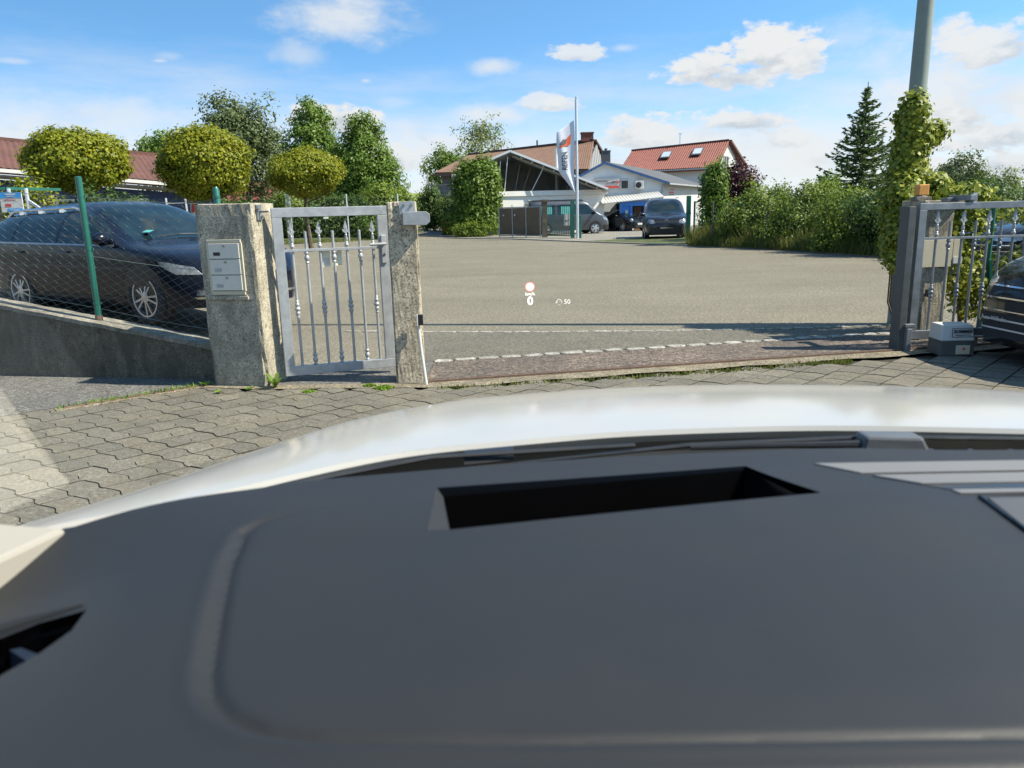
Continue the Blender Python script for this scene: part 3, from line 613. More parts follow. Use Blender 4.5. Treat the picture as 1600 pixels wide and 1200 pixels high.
t = thing('photocell', 'small black photocell box fixed to the slim gate post above a white conduit', 'sensor', (-.735, 6.06, 0), math.atan(.10))
m = MB(); m.box((.008, -.03, .525), (.042, .045, .085)); obj('housing', m, M_BLACK, t, bevel=.004)
m = MB(); m.box((-.017, -.045, .525), (.008, .06, .09)); obj('backplate', m, M_WHITE, t, bevel=.002)
m = MB(); m.tube([(-.012, -.022, .485), (.005, -.05, .25), (.03, -.085, 0)], .012, 10); obj('conduit', m, M_WHITE, t, smooth=True)

# --- wrought bars
def finial(m, x, y, z, s=1., n=12):
    """spear point on a turned baluster foot"""
    m.lathe([(.010*s, 0), (.016*s, .008), (.023*s, .02*s), (.024*s, .03*s), (.013*s, .048*s), (.017*s, .055*s), (.012*s, .062*s), (.015*s, .075*s), (.018*s, .085*s), (.011*s, .12*s), (.014*s, .128*s), (.009*s, .136*s), (.009*s, .15*s)], (x, y, z), 'Z', n)
    poly = [(-.008, .145), (-.03, .165), (-.036, .18), (-.026, .188), (-.014, .18), (-.018, .20), (-.02, .212), (-.012, .235), (0, .28), (.012, .235), (.02, .212), (.018, .20), (.014, .18), (.026, .188), (.036, .18), (.03, .165), (.008, .145)]
    m.prism([(x+a*s, y-.007, z+b*s) for a, b in poly], (0, .014, 0))
    m.lathe([(.004, .15*s), (.013*s, .178*s), (.012*s, .20*s), (.003, .275*s)], (x, y, z), 'Z', 8)
def knob3(m, x, y, z, n=12):
    m.lathe([(.011, -.075), (.016, -.066), (.012, -.058), (.019, -.042), (.021, -.032), (.014, -.018), (.024, -.004), (.024, .006), (.014, .020), (.021, .034), (.019, .044), (.012, .058), (.016, .066), (.011, .075)], (x, y, z), 'Z', n)
def knob1(m, x, y, z, n=12): m.lathe([(.011, -.05), (.018, -.04), (.012, -.03), (.021, -.012), (.022, 0), (.012, .02), (.02, .034), (.017, .045), (.010, .05)], (x, y, z), 'Z', n)
g = thing('pedestrian_gate', 'light grey galvanised garden gate standing slightly ajar beside the mailboxes', 'gate', (-1.90, 6.20, 0), math.atan2(.33, .90))
GW, Z0, Z1, ZR = .93, .055, 1.43, 1.09
m = MB()
m.box((GW/2, 0, Z1-.035), (GW, .05, .075)); m.box((.04, 0, (Z0+Z1-.0375)/2+.02), (.08, .047, Z1-Z0-.115)); m.box((GW-.04, 0, (Z0+Z1)/2), (.08, .047, Z1-Z0-.15)); m.box((GW/2, 0, Z0+.0375), (GW, .05, .075))
obj('gate_frame', m, M_GALV, g, bevel=.003)
m = MB(); m.box((GW/2, 0, ZR), (GW-.16, .036, .022)); obj('crossbar', m, M_GALV, g, bevel=.002)
for i in range(7):
    x = .08 + (GW-.16)*(i+.5+.0)/7 + .008; m = MB(); lng = i % 2 == 0
    m.tube([(x, 0, Z0+.07), (x, 0, ZR-.01 if lng else ZR+.145)], .0115, 12)
    if not lng: m.lathe([(.0125, 0), (.0125, .008), (.004, .012)], (x, 0, ZR+.14), 'Z', 12)
    b = obj('bar', m, M_GALV, g, smooth=True)
    m = MB()
    if lng: knob3(m, x, 0, .61)
    else: knob1(m, x, 0, ZR-.06); obj('knob', m, M_GALV, b, smooth=True, angle=50); m = MB(); knob1(m, x, 0, Z0+.125)
    obj('knob', m, M_GALV, b, smooth=True, angle=50)
    if lng: m = MB(); finial(m, x, 0, ZR+.011, .80); obj('spearhead', m, M_GALV, b, smooth=True, angle=40)
m = MB(); m.box((GW-.042, -.032, 1.075), (.042, .016, .235)); lp = obj('lock_plate', m, M_GALV, g, bevel=.004)
m = MB(); m.tube([(GW-.042, -.03, 1.12), (GW-.042, -.075, 1.12)], .011, 10); m.tube([(GW-.03, -.075, 1.12), (GW-.165, -.078, 1.118)], [.013, .011], 10); obj('handle', m, M_GALV, lp, smooth=True)
m = MB(); m.lathe([(.011, 0), (.011, -.006)], (GW-.042, -.039, 1.03), 'Y', 12); m.box((GW-.042, -.045, 1.03), (.003, .004, .012)); obj('cylinder', m, M_DSTEEL, lp)
m = MB(); m.box((GW+.018, .01, 1.06), (.036, .045, .38)); obj('lock_case', m, M_BLUED, g, bevel=.003)
m = MB(); m.box((GW*.46, -.03, Z1-.085), (.04, .012, .014)); obj('maker_label', m, M_WHITE, g)
t = thing('notice_sheet', 'cream notice sheet fixed behind the bars of the small gate', 'notice', (-1.90, 6.20, 0), math.atan2(.33, .90))
m = MB(); m.box((.40, .03, 1.015), (.085, .004, .14)); m.box((.50, .034, 1.02), (.085, .004, .135), rz=.15); obj('sheet', m, M_PAPER, t)
m = MB(); m.box((.412, .027, .99), (.05, .003, .06)); obj('print_label', m, M_WHITE, t)

# --- chain-link fence on the wall
fz = lambda s: .285 + 1.30*s*(1-.12*s)
def chain(m, P0, P1, zb0, zb1, zt0, zt1, cell=.062, r=.0017, wav=.012, skew=.0):
    """two families of zig-zag wires woven between a bottom and a top line"""
    P0 = np.array(P0, float); P1 = np.array(P1, float); L = np.linalg.norm(P1-P0); d = (P1-P0)/L; nn = np.array([-d[1], d[0]])
    nw = int((L+abs(skew))/cell)+2
    for i in range(-int(abs(skew)/cell)-1, nw):
        pts = []; rows = int(max(zt0-zb0, zt1-zb1)/(cell*.5*1.15))
        for k in range(rows+1):
            f = k/rows; s = (i + ((i+k) % 2))*cell + .012*math.sin(f*3+i*.3) + skew*(.5-f)
            if s < 0 or s > L: continue
            q = s/L; z = (zb0+(zb1-zb0)*q)*(1-f)+(zt0+(zt1-zt0)*q)*f
            off = (.003 if k % 2 else -.003) + wav*math.sin(s*2.1+f*4)
            pts.append((*(P0+d*s+nn*off), z))
        if len(pts) > 1: m.tube(pts, r, 3, cap=False)
cf = thing('chain_link_fence', 'green chain-link fence along the top of the low dark wall', 'fence', (*wl(.17), .5))
w0 = wl(.0) + np.array([.02, .11]); w1 = wl(.6) + np.array([.02, .11])
m = MB(); chain(m, w0, w1, fz(0)+.05, fz(.6)+.05, 1.50, 1.83, .060, .0016, .012, .34); obj('wire_mesh', m, M_WIRE, cf, world=True, fixn=False)
def sp(s, z): p = wl(s); return (p[0]+.02, p[1]+.10, z)
m = MB()
for f in (.06, .5, .985): m.tube([sp(s, (fz(s)+.05)*(1-f)+(1.50+.55*s)*f - .012*math.sin(math.pi*min(s/.165, 1))) for s in np.linspace(0, .6, 24)], .0022, 4)
obj('tension_wire', m, M_WIRE, cf, world=True)
for s, top in ((.168, 1.74), (.42, 1.95), (.595, 2.05)):
    p = sp(s, 0); m = MB(); m.tube([(p[0], p[1]-.01, fz(s)), (p[0], p[1]-.01, top-.02), (p[0], p[1]-.01, top), (p[0], p[1]-.01, top+.006)], [.027, .027, .027, .012], 14)
    q = obj('post', m, M_GREEN, cf, smooth=True, world=True)
    m = MB(); m.lathe([(.031, 0), (.031, .05)], (p[0], p[1]-.01, fz(s)), 'Z', 14); obj('rusty_foot', m, M_RUST, q, world=True)
    m = MB()
    for zz_ in (.12, .5, .86): m = MB(); m.lathe([(.029, 0), (.029, .02)], (p[0], p[1]-.01, fz(s)+zz_*(top-fz(s))), 'Z', 12); m.box((p[0]+.03, p[1]-.01, fz(s)+zz_*(top-fz(s))+.01), (.02, .015, .02)); obj('clamp', m, M_GREEN, q, world=True)
p = (-2.46, 6.58); m = MB(); m.tube([(*p, .2), (*p, 1.60), (*p, 1.625)], [.027, .027, .014], 14); m.lathe([(.03, 0), (.03, .02)], (*p, 1.53), 'Z', 12); m.lathe([(.03, 0), (.03, .02)], (*p, 1.47), 'Z', 12); obj('post', m, M_GREEN, cf, smooth=True, world=True)

# ============================================================ the sliding gate on the right
gd = Vector((1, .10, 0)).normalized(); ga = math.atan2(.10, 1)
gx0, gy0 = 3.70, 6.93
sg = thing('sliding_gate', 'grey sliding driveway gate with spear-topped bars, pushed open to the right', 'gate', (gx0, gy0, 0), ga)
GL = 4.3; ZT = 1.335; ZB = .10; ZM = 1.02
m = MB(); m.box((GL/2, 0, ZT-.03), (GL, .05, .06)); m.box((.035, 0, (ZT-.06+ZB+.08)/2), (.07, .05, ZT-.06-ZB-.08)); m.box((GL-.035, 0, (ZT-.06+ZB+.08)/2), (.07, .05, ZT-.06-ZB-.08)); m.box((GL/2, 0, ZB+.04), (GL, .06, .08))
obj('gate_frame', m, M_GALVD, sg, bevel=.003)
m = MB(); m.box((GL/2, 0, ZM), (GL-.14, .036, .022)); obj('crossbar', m, M_GALVD, sg, bevel=.002)
sb = .1255
for i in range(33):
    x = .07 + sb*(i+1); m = MB(); lng = i % 2 == 0
    m.tube([(x, 0, ZB+.07), (x, 0, ZM if lng else ZM+.15)], .0115, 10); b = obj('bar', m, M_GALVD, sg, smooth=True)
    m = MB(); (knob3(m, x, 0, .53, 10) if lng else knob1(m, x, 0, ZM-.06, 10)); obj('knob', m, M_GALVD, b, smooth=True, angle=50)
    if lng: m = MB(); finial(m, x, 0, ZM+.011, .85, 10); obj('spearhead', m, M_GALV, b, smooth=True, angle=40)
m = MB()
for x in (.35, 2.2, 3.9): m = MB(); m.lathe([(.05, -.02), (.06, -.012), (.06, .012), (.05, .02)], (x, 0, .065), 'Y', 16); obj('roller', m, M_DSTEEL, sg)
t = thing('guide_post', 'dark steel catch post at the left end of the sliding gate', 'post', (3.62, 6.93, 0), ga)
m = MB(); m.box((.0, .02, .655), (.065, .14, 1.31)); obj('profile', m, M_DSTEEL, t, bevel=.004)
m = MB(); m.box((.05, -.06, .10), (.05, .06, .22)); m.box((.065, -.05, .235), (.10, .05, .03)); obj('stop_plate', m, M_GALVD, t, bevel=.004)
rp = thing('gate_pillar', 'concrete pillar with an orange beacon behind the bars of the sliding gate', 'pillar', (4.16, 7.36, 0), .1)
obj('shaft', pillar_mesh(.26, .26, 1.31, seed=5), M_CONC, rp)
m = MB(); m.box((-.02, .13, 1.335), (.40, .36, .05)); obj('cap', m, M_CONC, rp, bevel=.006)
t = thing('warning_light', 'square orange warning light on top of the right concrete pillar', 'lamp', (3.985, 7.44, 1.36))
m = MB(); m.box((0, 0, .018), (.15, .12, .036)); m.lathe([(.06, .03), (.05, .05)], (0, 0, 0), 'Z', 14); obj('base', m, M_CAP, t, bevel=.006)
m = MB(); m.box((0, 0, .10), (.098, .098, .10)); obj('lens', m, M_ORANGE, t, bevel=.008)
t = thing('guide_bracket', 'small grey roller bracket hooked over the top of the sliding gate', 'bracket', (4.15, 7.2, 1.30), .1)
m = MB(); m.box((.02, -.11, .075), (.06, .30, .05)); m.box((.05, -.22, .05), (.05, .04, .13)); m.box((-.02, .0, .06), (.12, .09, .04)); obj('arm', m, M_GALVD, t, bevel=.004)
t = thing('pillar_sign', 'pale sign plate mounted on the pillar behind the sliding gate bars', 'sign', (4.13, 7.34, 0), .1)
m = MB(); m.box((0, -.012, .86), (.30, .02, .26)); m.box((.205, -.01, .87), (.09, .018, .24)); obj('panel', m, M_CREAM, t, bevel=.002)
m = MB(); m.box((.21, -.022, .79), (.09, .012, .06)); obj('print_label', m, M_WHITE, t)
t = thing('pillar_photocell', 'small dark photocell low on the pillar behind the sliding gate', 'sensor', (4.08, 7.34, 0), .1)
m = MB(); m.box((0, -.02, .48), (.05, .045, .07)); obj('housing', m, M_BLACK, t, bevel=.003)
# gate motor
mo = thing('gate_motor', 'white and grey gate drive box lettered SOMMER beside the black car', 'gate motor', (3.98, 6.70, 0), -.05)
def taper(m, c0, d0, c1, d1):
    vs = [(c0[0]+x*d0[0]/2, c0[1]+y*d0[1]/2, c0[2]) for x, y in ((-1, -1), (1, -1), (1, 1), (-1, 1))] + [(c1[0]+x*d1[0]/2, c1[1]+y*d1[1]/2, c1[2]) for x, y in ((-1, -1), (1, -1), (1, 1), (-1, 1))]
    m.add(vs, [(3, 2, 1, 0), (4, 5, 6, 7), (0, 1, 5, 4), (1, 2, 6, 5), (2, 3, 7, 6), (3, 0, 4, 7)])
m = MB(); taper(m, (0, 0, 0), (.30, .24, 0), (0, 0, .135), (.285, .23, 0)); obj('base', m, M_DSTEEL, mo, bevel=.006)
m = MB(); taper(m, (0, 0, .135), (.29, .24, 0), (0, .01, .275), (.265, .20, 0)); cv_ = obj('cover', m, M_WHITE, mo, bevel=.008)
m = MB(); m.box((.045, -.125, .055), (.12, .012, .08)); obj('lock_plate', m, M_CREAM, mo, bevel=.003)
m = MB(); m.lathe([(.012, 0), (.010, -.006)], (.05, -.131, .065), 'Y', 10); obj('lock', m, M_REDINK, mo)
Mf = frame_at((.04, -.1145, .205), (1, 0, 0), (0, .10, 1))
m = MB(); text_mb(m, 'SOMMER', .041, Mf @ Matrix.Translation((0, .012, .003)), .002, bold=.0012); text_mb(m, 'Antriebe & Tore', .019, Mf @ Matrix.Translation((0, -.020, .003)), .002)
for c, d in (((0, .040), (.19, .004)), ((0, -.036), (.19, .004)), ((-.094, .002), (.004, .076)), ((.094, .002), (.004, .076))):
    b = MB(); b.box((c[0], c[1], .003), (d[0], d[1], .002)); m.add([Mf @ Vector(v) for v in b.v], b.f)
obj('lettering', m, M_INK, mo)
m = MB(); m.box((.19, .02, .10), (.09, .05, .09)); m.box((.235, .0, .15), (.12, .06, .018)); obj('release_bracket', m, M_GALVD, mo, bevel=.004)
# chain-link fence behind the sliding gate
cf2 = thing('chain_link_fence', 'green chain-link fence overgrown with ivy behind the sliding gate', 'fence', (4.4, 7.75, 0))
m = MB(); chain(m, (4.35, 7.75), (9.0, 8.4), .05, .05, 1.25, 1.25, .065, .002); obj('wire_mesh', m, M_WIRE, cf2, world=True, fixn=False)
for x in (4.95, 7.0, 9.0):
    y = 7.75+(x-4.35)*.14; m = MB(); m.tube([(x, y, -.05), (x, y, 1.32), (x, y, 1.33)], [.025, .025, .012], 12); obj('post', m, M_GREEN, cf2, smooth=True, world=True)
m = MB(); m.bar((5.03, 7.80, 0.02), (4.95, 7.80, .75), .04, .03); obj('brace', m, M_GREEN, cf2, world=True)

# ============================================================ vehicles
def spl(xs, P):
    """smooth monotone interpolation through the stations P = [(x, v), ...]"""
    P = sorted(P); px = np.array([p[0] for p in P], float); pv = np.array([p[1] for p in P], float)
    h = np.diff(px); dl = np.diff(pv)/h; d = np.zeros(len(px))
    for i in range(1, len(px)-1):
        if dl[i-1]*dl[i] > 0: w1, w2 = 2*h[i]+h[i-1], h[i]+2*h[i-1]; d[i] = (w1+w2)/(w1/dl[i-1]+w2/dl[i])
    d[0], d[-1] = dl[0], dl[-1]
    xs = np.clip(xs, px[0], px[-1]); k = np.clip(np.searchsorted(px, xs)-1, 0, len(px)-2); t = (xs-px[k])/h[k]
    return (2*t**3-3*t**2+1)*pv[k] + (t**3-2*t**2+t)*h[k]*d[k] + (-2*t**3+3*t**2)*pv[k+1] + (t**3-t**2)*h[k]*d[k+1]
class Car:
    """body as a half-width function of length x and height z; x runs to the nose"""
    def __init__(s, L0, L1, top, belt, half, z0=.20, tumble=.24, nroof=3.2, nose=3.0, tail=4.5, bulge=.05, nosew=.42):
        s.nosew = nosew
        s.x0, s.x1, s.top, s.belt, s.half, s.z0, s.tm, s.n, s.nose, s.tail, s.bulge = L0, L1, top, belt, half, z0, tumble, nroof, nose, tail, bulge
    def zt(s, x): return spl(np.asarray(x, float), s.top)
    def zb(s, x): return np.minimum(spl(np.asarray(x, float), s.belt), s.zt(x)-.05)
    def wb(s, x):
        x = np.asarray(x, float); w = spl(x, s.half)
        a = np.clip((x-(s.x1-.75))/.75, 0, 1); b = np.clip(((s.x0+.5)-x)/.5, 0, 1)
        return w*(1-s.nosew*a**s.nose)*(1-.22*b**s.tail)
    def w(s, x, z):
        zt, zb, wb = s.zt(x), s.zb(x), s.wb(x); z = np.asarray(z, float)
        u = np.clip((z-zb)/(zt-zb), 0, 1); tall = np.clip((zt-zb)/.35, 0, 1)
        up = wb*(1-s.tm*tall*u**1.1)*np.power(np.clip(1-u**s.n, 0, 1), 1/s.n)
        v = np.clip((zb-z)/(zb-s.z0), 0, 1); lo = wb*(1+.012*np.sin(v*math.pi)-s.bulge*v**3)
        return np.where(z >= zb, up, lo)
    def ztop(s, x, y):
        """height of the upper skin over (x, y)"""
        lo, hi = s.zb(x)+0*y, s.zt(x)+0*y
        for _ in range(26):
            mid = (lo+hi)/2; big = s.w(x, mid) > np.abs(y); lo = np.where(big, mid, lo); hi = np.where(big, hi, mid)
        return lo
    def xfront(s, y, z, end=1):
        """front (or rear) skin at (y, z)"""
        lo = np.full_like(y, (s.x0+s.x1)/2); hi = np.full_like(y, s.x1 if end > 0 else s.x0)
        for _ in range(26):
            mid = (lo+hi)/2; ok = (s.w(mid, z) > np.abs(y)) & (z < s.zt(mid)); lo = np.where(ok, mid, lo); hi = np.where(ok, hi, mid)
        return lo
    def body(s, mat, root, nx=120, nr=22):
        xs = s.x0 + (s.x1-s.x0)*(.5-.5*np.cos(np.linspace(0, math.pi, nx)))
        P = []
        for x in xs:
            zb, zt = float(s.zb(x)), float(s.zt(x)); zl = np.linspace(s.z0, zb, nr//2, endpoint=False); zu = zb+(zt-zb)*np.sin(np.linspace(0, math.pi/2, nr))
            z = np.concatenate([zl, zu]); y = s.w(x, z)
            P.append(np.concatenate([np.stack([0*y+x, y, z], -1), np.stack([0*y+x, -y, z], -1)[::-1]]))
        P = np.array(P); m = MB(); m.grid(P)
        for e in (0, len(xs)-1):
            b = e*P.shape[1]; k = P.shape[1]
            for i in range(k//2-1): m.f.append((b+i, b+i+1, b+k-2-i, b+k-1-i)); m.mi.append(0)
        k = P.shape[1]
        for i in range(len(xs)-1): m.f.append((i*k, (i+1)*k, (i+1)*k+k-1, i*k+k-1)); m.mi.append(0)
        return obj('body', m, mat, root, smooth=True, angle=50)
    def patch(s, name, poly, mat, root, view='side', side=1, off=.004, step=.06, m=None, depth=.012):
        """a panel with its own thickness lying in the skin: outline in (x,z), (x,y) or (y,z)"""
        bm = bmesh.new(); bm.faces.new([bm.verts.new((a, b, 0)) for a, b in poly])
        A = np.array(poly); lo, hi = A.min(0), A.max(0)
        for ax in (0, 1):
            for k in np.arange(lo[ax]+step, hi[ax]-step*.3, step):
                no = Vector((1, 0, 0)) if ax == 0 else Vector((0, 1, 0)); bmesh.ops.bisect_plane(bm, geom=bm.verts[:]+bm.edges[:]+bm.faces[:], plane_co=no*k, plane_no=no)
        bm.verts.index_update(); V = np.array([v.co[:2] for v in bm.verts]); F = [tuple(v.index for v in f.verts) for f in bm.faces]
        E_ = [tuple(v.index for v in e.verts) for e in bm.edges if len(e.link_faces) == 1]; bm.free()
        def lift(o):
            if view == 'side': w = s.w(V[:, 0], V[:, 1])+o; return np.stack([V[:, 0], side*w, V[:, 1]], -1)
            if view == 'top': return np.stack([V[:, 0], V[:, 1], s.ztop(V[:, 0], V[:, 1])+o], -1)
            return np.stack([s.xfront(V[:, 0], V[:, 1], side)+side*o, V[:, 0], V[:, 1]], -1)
        n = len(V); own = m is None; m = m or MB()
        m.add(np.concatenate([lift(off), lift(off-depth)]), F + [(a, b, b+n, a+n) for a, b in E_])
        if own: return obj(name, m, mat, root, smooth=True, angle=45)
    def wheel(s, x, side, r, root, rim=None, spokes=10, w=.21, out=.012, tw=.22):
        y = side*(float(s.wb(x))*.99+out); m = MB()
        m.lathe([(rim or r*.68, -.01*side), (r*.72, 0), (r*.93, 0), (r, -.025*side), (r, -(w-.02)*side), (r*.9, -w*side), (r*.6, -w*side)], (x, y, r), 'Y', 36, False)
        wh = obj('wheel', m, M_RUBBER, root, smooth=True, angle=40)
        R0 = r*.70; m = MB(); yy = y-.005*side
        m.lathe([(R0, 0), (R0+.004, -.0*side+.006*side), (R0-.014, .006*side), (R0-.022, -.05*side), (R0-.022, -.10*side)], (x, yy, r), 'Y', 36, False)
        m.lathe([(.062, .0), (.062, .004*side), (.03, .008*side), (.012, .008*side)], (x, yy, r), 'Y', 18)
        for k in range(spokes):
            a = 2*math.pi*k/spokes + (.10 if k % 2 else -.10)*(1 if spokes > 8 else 0) + .2; ca, sa = math.cos(a), math.sin(a)
            m.bar((x+.04*ca, yy-.002*side, r+.04*sa), (x+(R0-.012)*ca, yy-.014*side, r+(R0-.012)*sa), tw*r*.55, .022, up=(0, 1, 0))
        obj('rim', m, M_ALLOY, wh, smooth=True, angle=40)
        m = MB(); m.lathe([(R0-.02, -.06*side), (R0-.02, -.065*side)], (x, yy, r), 'Y', 24); obj('brake_disc', m, M_DARKIN, wh)
    def arch(s, x, r, root, side, k=1.13):
        poly = [(x+r*k*math.cos(a), r+r*k*math.sin(a)) for a in np.linspace(-.55, math.pi+.55, 26)]
        s.patch('wheel_arch', poly, M_BLACK, root, 'side', side, off=.002, step=.12)

def mirror(root, x, y, z, side, mat, sc=1.):
    m = MB(); m.lathe([(.01*sc, -.05*sc), (.065*sc, -.045*sc), (.085*sc, 0), (.075*sc, .05*sc), (.03*sc, .085*sc)], (0, 0, 0), 'X', 14)
    m.v = [(x+a*.9, y+b*1.35*1+side*.09*sc, z+c*.95) for a, b, c in m.v]; m.bar((x-.0, y-side*.02, z-.06*sc), (x, y+side*.05*sc, z-.03*sc), .05*sc, .03*sc)
    return obj('mirror', m, mat, root, smooth=True, angle=50)

M_CHROMED = plain('dull_chrome', (.30, .31, .33), .3, .7, 0, .05, 6)
# --- dark estate car behind the fence
est = thing('estate_car', 'dark navy estate car with silver roof rails behind the chain-link fence', 'car', (-4.86, 10.02, .20), R(-31))
C = Car(-2.28, 2.28, [(-2.28, .78), (-2.24, .96), (-2.12, 1.16), (-1.95, 1.29), (-1.75, 1.36), (-1.2, 1.41), (-.3, 1.425), (.18, 1.385), (.5, 1.27), (.95, 1.02), (1.08, .955), (1.16, .932), (1.6, .88), (1.95, .805), (2.15, .72), (2.28, .58)],
        [(-2.28, .68), (-2.1, .93), (-1.7, .935), (0, .90), (.9, .875), (1.3, .82), (1.9, .735), (2.28, .52)], [(-2.28, .82), (-1.6, .895), (-.5, .90), (1.2, .90), (1.8, .885), (2.28, .84)], z0=.20, tumble=.20)
C.body(M_NAVY, est)
for sd in (-1,):
    C.patch('window', [(.90, .925), (.74, 1.04), (.38, 1.22), (.06, 1.305), (-.18, 1.33), (-.18, .925)], M_GLASSC, est, 'side', sd)
    C.patch('window', [(-.24, .925), (-.24, 1.332), (-.7, 1.335), (-1.12, 1.325), (-1.22, .94)], M_GLASSC, est, 'side', sd)
    C.patch('window', [(-1.27, .945), (-1.18, 1.322), (-1.55, 1.295), (-1.82, 1.225), (-2.02, 1.03), (-1.98, .975)], M_GLASSC, est, 'side', sd)
    for xx in (.86, -.23, -1.26):
        m = MB(); C.patch('seam', [(xx-.004, .32), (xx+.004, .32), (xx+.004+.03*(xx > 0), .94), (xx-.004+.03*(xx > 0), .94)], M_BLACK, est, 'side', sd, off=.0025, step=.2)
    C.patch('sill_strip', [(1.0, .27), (1.0, .31), (-.85, .31), (-.85, .27)], M_BLACK, est, 'side', sd, off=.012, step=.3)
    C.patch('rub_strip', [(1.72, .60), (1.1, .625), (-1.95, .66), (-1.95, .685), (1.1, .650), (1.72, .62)], M_BLACK, est, 'side', sd, off=.003, step=.3)
    for xx in (-.08, -1.10):
        m = MB(); y = sd*(float(C.w(xx, .82))+.028); m.tube([(xx-.11, y-sd*.02, .815), (xx-.08, y, .82), (xx+.08, y, .82), (xx+.10, y-sd*.02, .815)], .011, 8); obj('handle', m, M_NAVY, est, smooth=True)
    for x in (1.40, -1.235):
        C.arch(x, .325, est, sd); C.wheel(x, sd, .318, est, tw=.125)
    C.patch('headlight', [(2.14, .57), (2.08, .655), (1.86, .705), (1.70, .725), (1.74, .67), (1.92, .58)], M_LAMP, est, 'side', sd, off=.005, step=.05)
    C.patch('mudguard_seam', [(1.60, .78), (1.605, .78), (1.20, .935), (1.195, .93)], M_BLACK, est, 'side', sd, off=.0025, step=.2)
    C.patch('tail_light', [(-2.24, .78), (-2.24, .93), (-2.02, .97), (-1.96, .86), (-2.05, .78)], M_REDINK, est, 'side', sd, off=.004, step=.06)
for sd in (-1, 1):
    m = MB(); xs_ = np.linspace(.05, -1.75, 20); ys_ = [sd*(.66-.02*abs(x+.8)) for x in xs_]
    zz_ = [float(C.ztop(np.array(x), np.array(y)))+(.045 if 1 < i < 18 else (.02 if i in (1, 18) else -.01)) for i, (x, y) in enumerate(zip(xs_, ys_))]
    m.tube([(x, y, z) for x, y, z in zip(xs_, ys_, zz_)], .018, 8)
    for i in (5, 10, 15): m.box((xs_[i], ys_[i], zz_[i]-.03), (.10, .025, .06))
    obj('roof_rail', m, M_CHROME, est, smooth=True)
C.patch('windscreen', [(1.06, -.70), (1.10, -.4), (1.11, 0), (1.10, .4), (1.06, .70), (.30, .60), (.20, .5), (.17, 0), (.20, -.5), (.30, -.60)], M_GLASSC, est, 'top', off=.004, step=.07)
m = MB(); m.bar((1.0, -.52, 1.03), (.95, -.42, 1.055), .09, .004); obj('green_sticker', m, M_TEAL, est)
C.patch('grille', [(-.46, .59), (.46, .59), (.50, .65), (-.50, .65)], M_BLACK, est, 'front', 1, off=.004)
C.patch('lower_grille', [(-.70, .28), (.70, .28), (.72, .42), (-.72, .42)], M_BLACK, est, 'front', 1, off=.004)
for sd in (-1, 1): C.patch('fog_lamp', [(sd*.56, .34), (sd*.72, .34), (sd*.72, .40), (sd*.56, .40)], M_LAMP, est, 'front', 1, off=.008)
C.patch('chrome_strip', [(-.72, .300), (.72, .300), (.74, .325), (-.74, .325)], M_CHROME, est, 'front', 1, off=.010)
C.patch('number_plate', [(-.26, .45), (.26, .45), (.26, .56), (-.26, .56)], M_WHITE, est, 'front', 1, off=.010)
mirror(est, .80, -.86, .97, -1, M_NAVY); mirror(est, .80, .86, .97, 1, M_NAVY)
C.patch('window_trim', [(.93, .905), (-1.98, .955), (-1.98, .935), (.93, .885)], M_CHROMED, est, 'side', -1, off=.006, step=.3)
# seats and head restraints seen through the glass are left to its reflections; wiper at the base of the screen
m = MB(); m.tube([(1.10, -.45, .975), (1.05, -.1, 1.0), (1.07, .25, .99)], .008, 6); obj('wiper', m, M_BLACK, est)

# --- grey van beyond the flag
van = thing('camper_van', 'grey camper van with teal curtains parked side-on behind the flagpole', 'van', (3.42, 45.5, 0), R(13))
C = Car(-2.45, 2.45, [(-2.45, 1.05), (-2.42, 1.6), (-2.3, 1.88), (-1.9, 1.95), (.7, 1.95), (1.05, 1.88), (1.35, 1.62), (1.72, 1.24), (1.85, 1.16), (2.15, 1.06), (2.36, .92), (2.45, .72)],
        [(-2.45, .95), (-2.2, 1.10), (0, 1.10), (1.2, 1.08), (1.8, 1.02), (2.45, .62)], [(-2.45, .90), (-1.8, .95), (1.3, .95), (2.0, .93), (2.45, .86)], z0=.24, tumble=.10, nroof=7, nosew=.25, nose=4)
C.body(M_GREYP, van)
sd = -1
C.patch('window', [(1.52, 1.15), (1.30, 1.42), (1.05, 1.68), (.55, 1.70), (.55, 1.15)], M_GLASSC, van, 'side', sd)
C.patch('window', [(.38, 1.15), (.38, 1.70), (-.75, 1.70), (-.75, 1.15)], M_GLASS, van, 'side', sd)
C.patch('window', [(-.92, 1.15), (-.92, 1.70), (-2.15, 1.68), (-2.2, 1.15)], M_GLASS, van, 'side', sd)
for a, b in ((-.55, .05), (-1.75, -1.1)): C.patch('curtain', [(a, 1.18), (b, 1.18), (b, 1.66), (a, 1.66)], M_TEAL, van, 'side', sd, off=.008, depth=.006)
C.patch('roof_top', [(.85, -.70), (-2.15, -.72), (-2.15, .72), (.85, .70)], M_BLACK, van, 'top', off=.05, step=.3, depth=.06)
C.patch('windscreen', [(1.74, -.70), (1.78, 0), (1.74, .70), (1.12, .62), (1.08, 0), (1.12, -.62)], M_GLASS, van, 'top', step=.08)
C.patch('headlight', [(2.38, .74), (2.25, .90), (1.98, .96), (2.08, .80)], M_LAMP, van, 'side', sd, off=.006, step=.05); C.patch('seam', [(.46, .36), (.475, .36), (.475, 1.72), (.46, 1.72)], M_BLACK, van, 'side', sd, off=.003, step=.3); C.patch('seam', [(1.45, .4), (1.46, .4), (1.58, 1.10), (1.565, 1.10)], M_BLACK, van, 'side', sd, off=.003, step=.3)
C.patch('bumper', [(2.45, .26), (2.45, .52), (2.02, .50), (2.02, .28)], M_BLACK, van, 'side', sd, off=.006)
for x in (1.52, -1.48): C.arch(x, .34, van, sd); C.wheel(x, sd, .335, van, spokes=10, tw=.34)
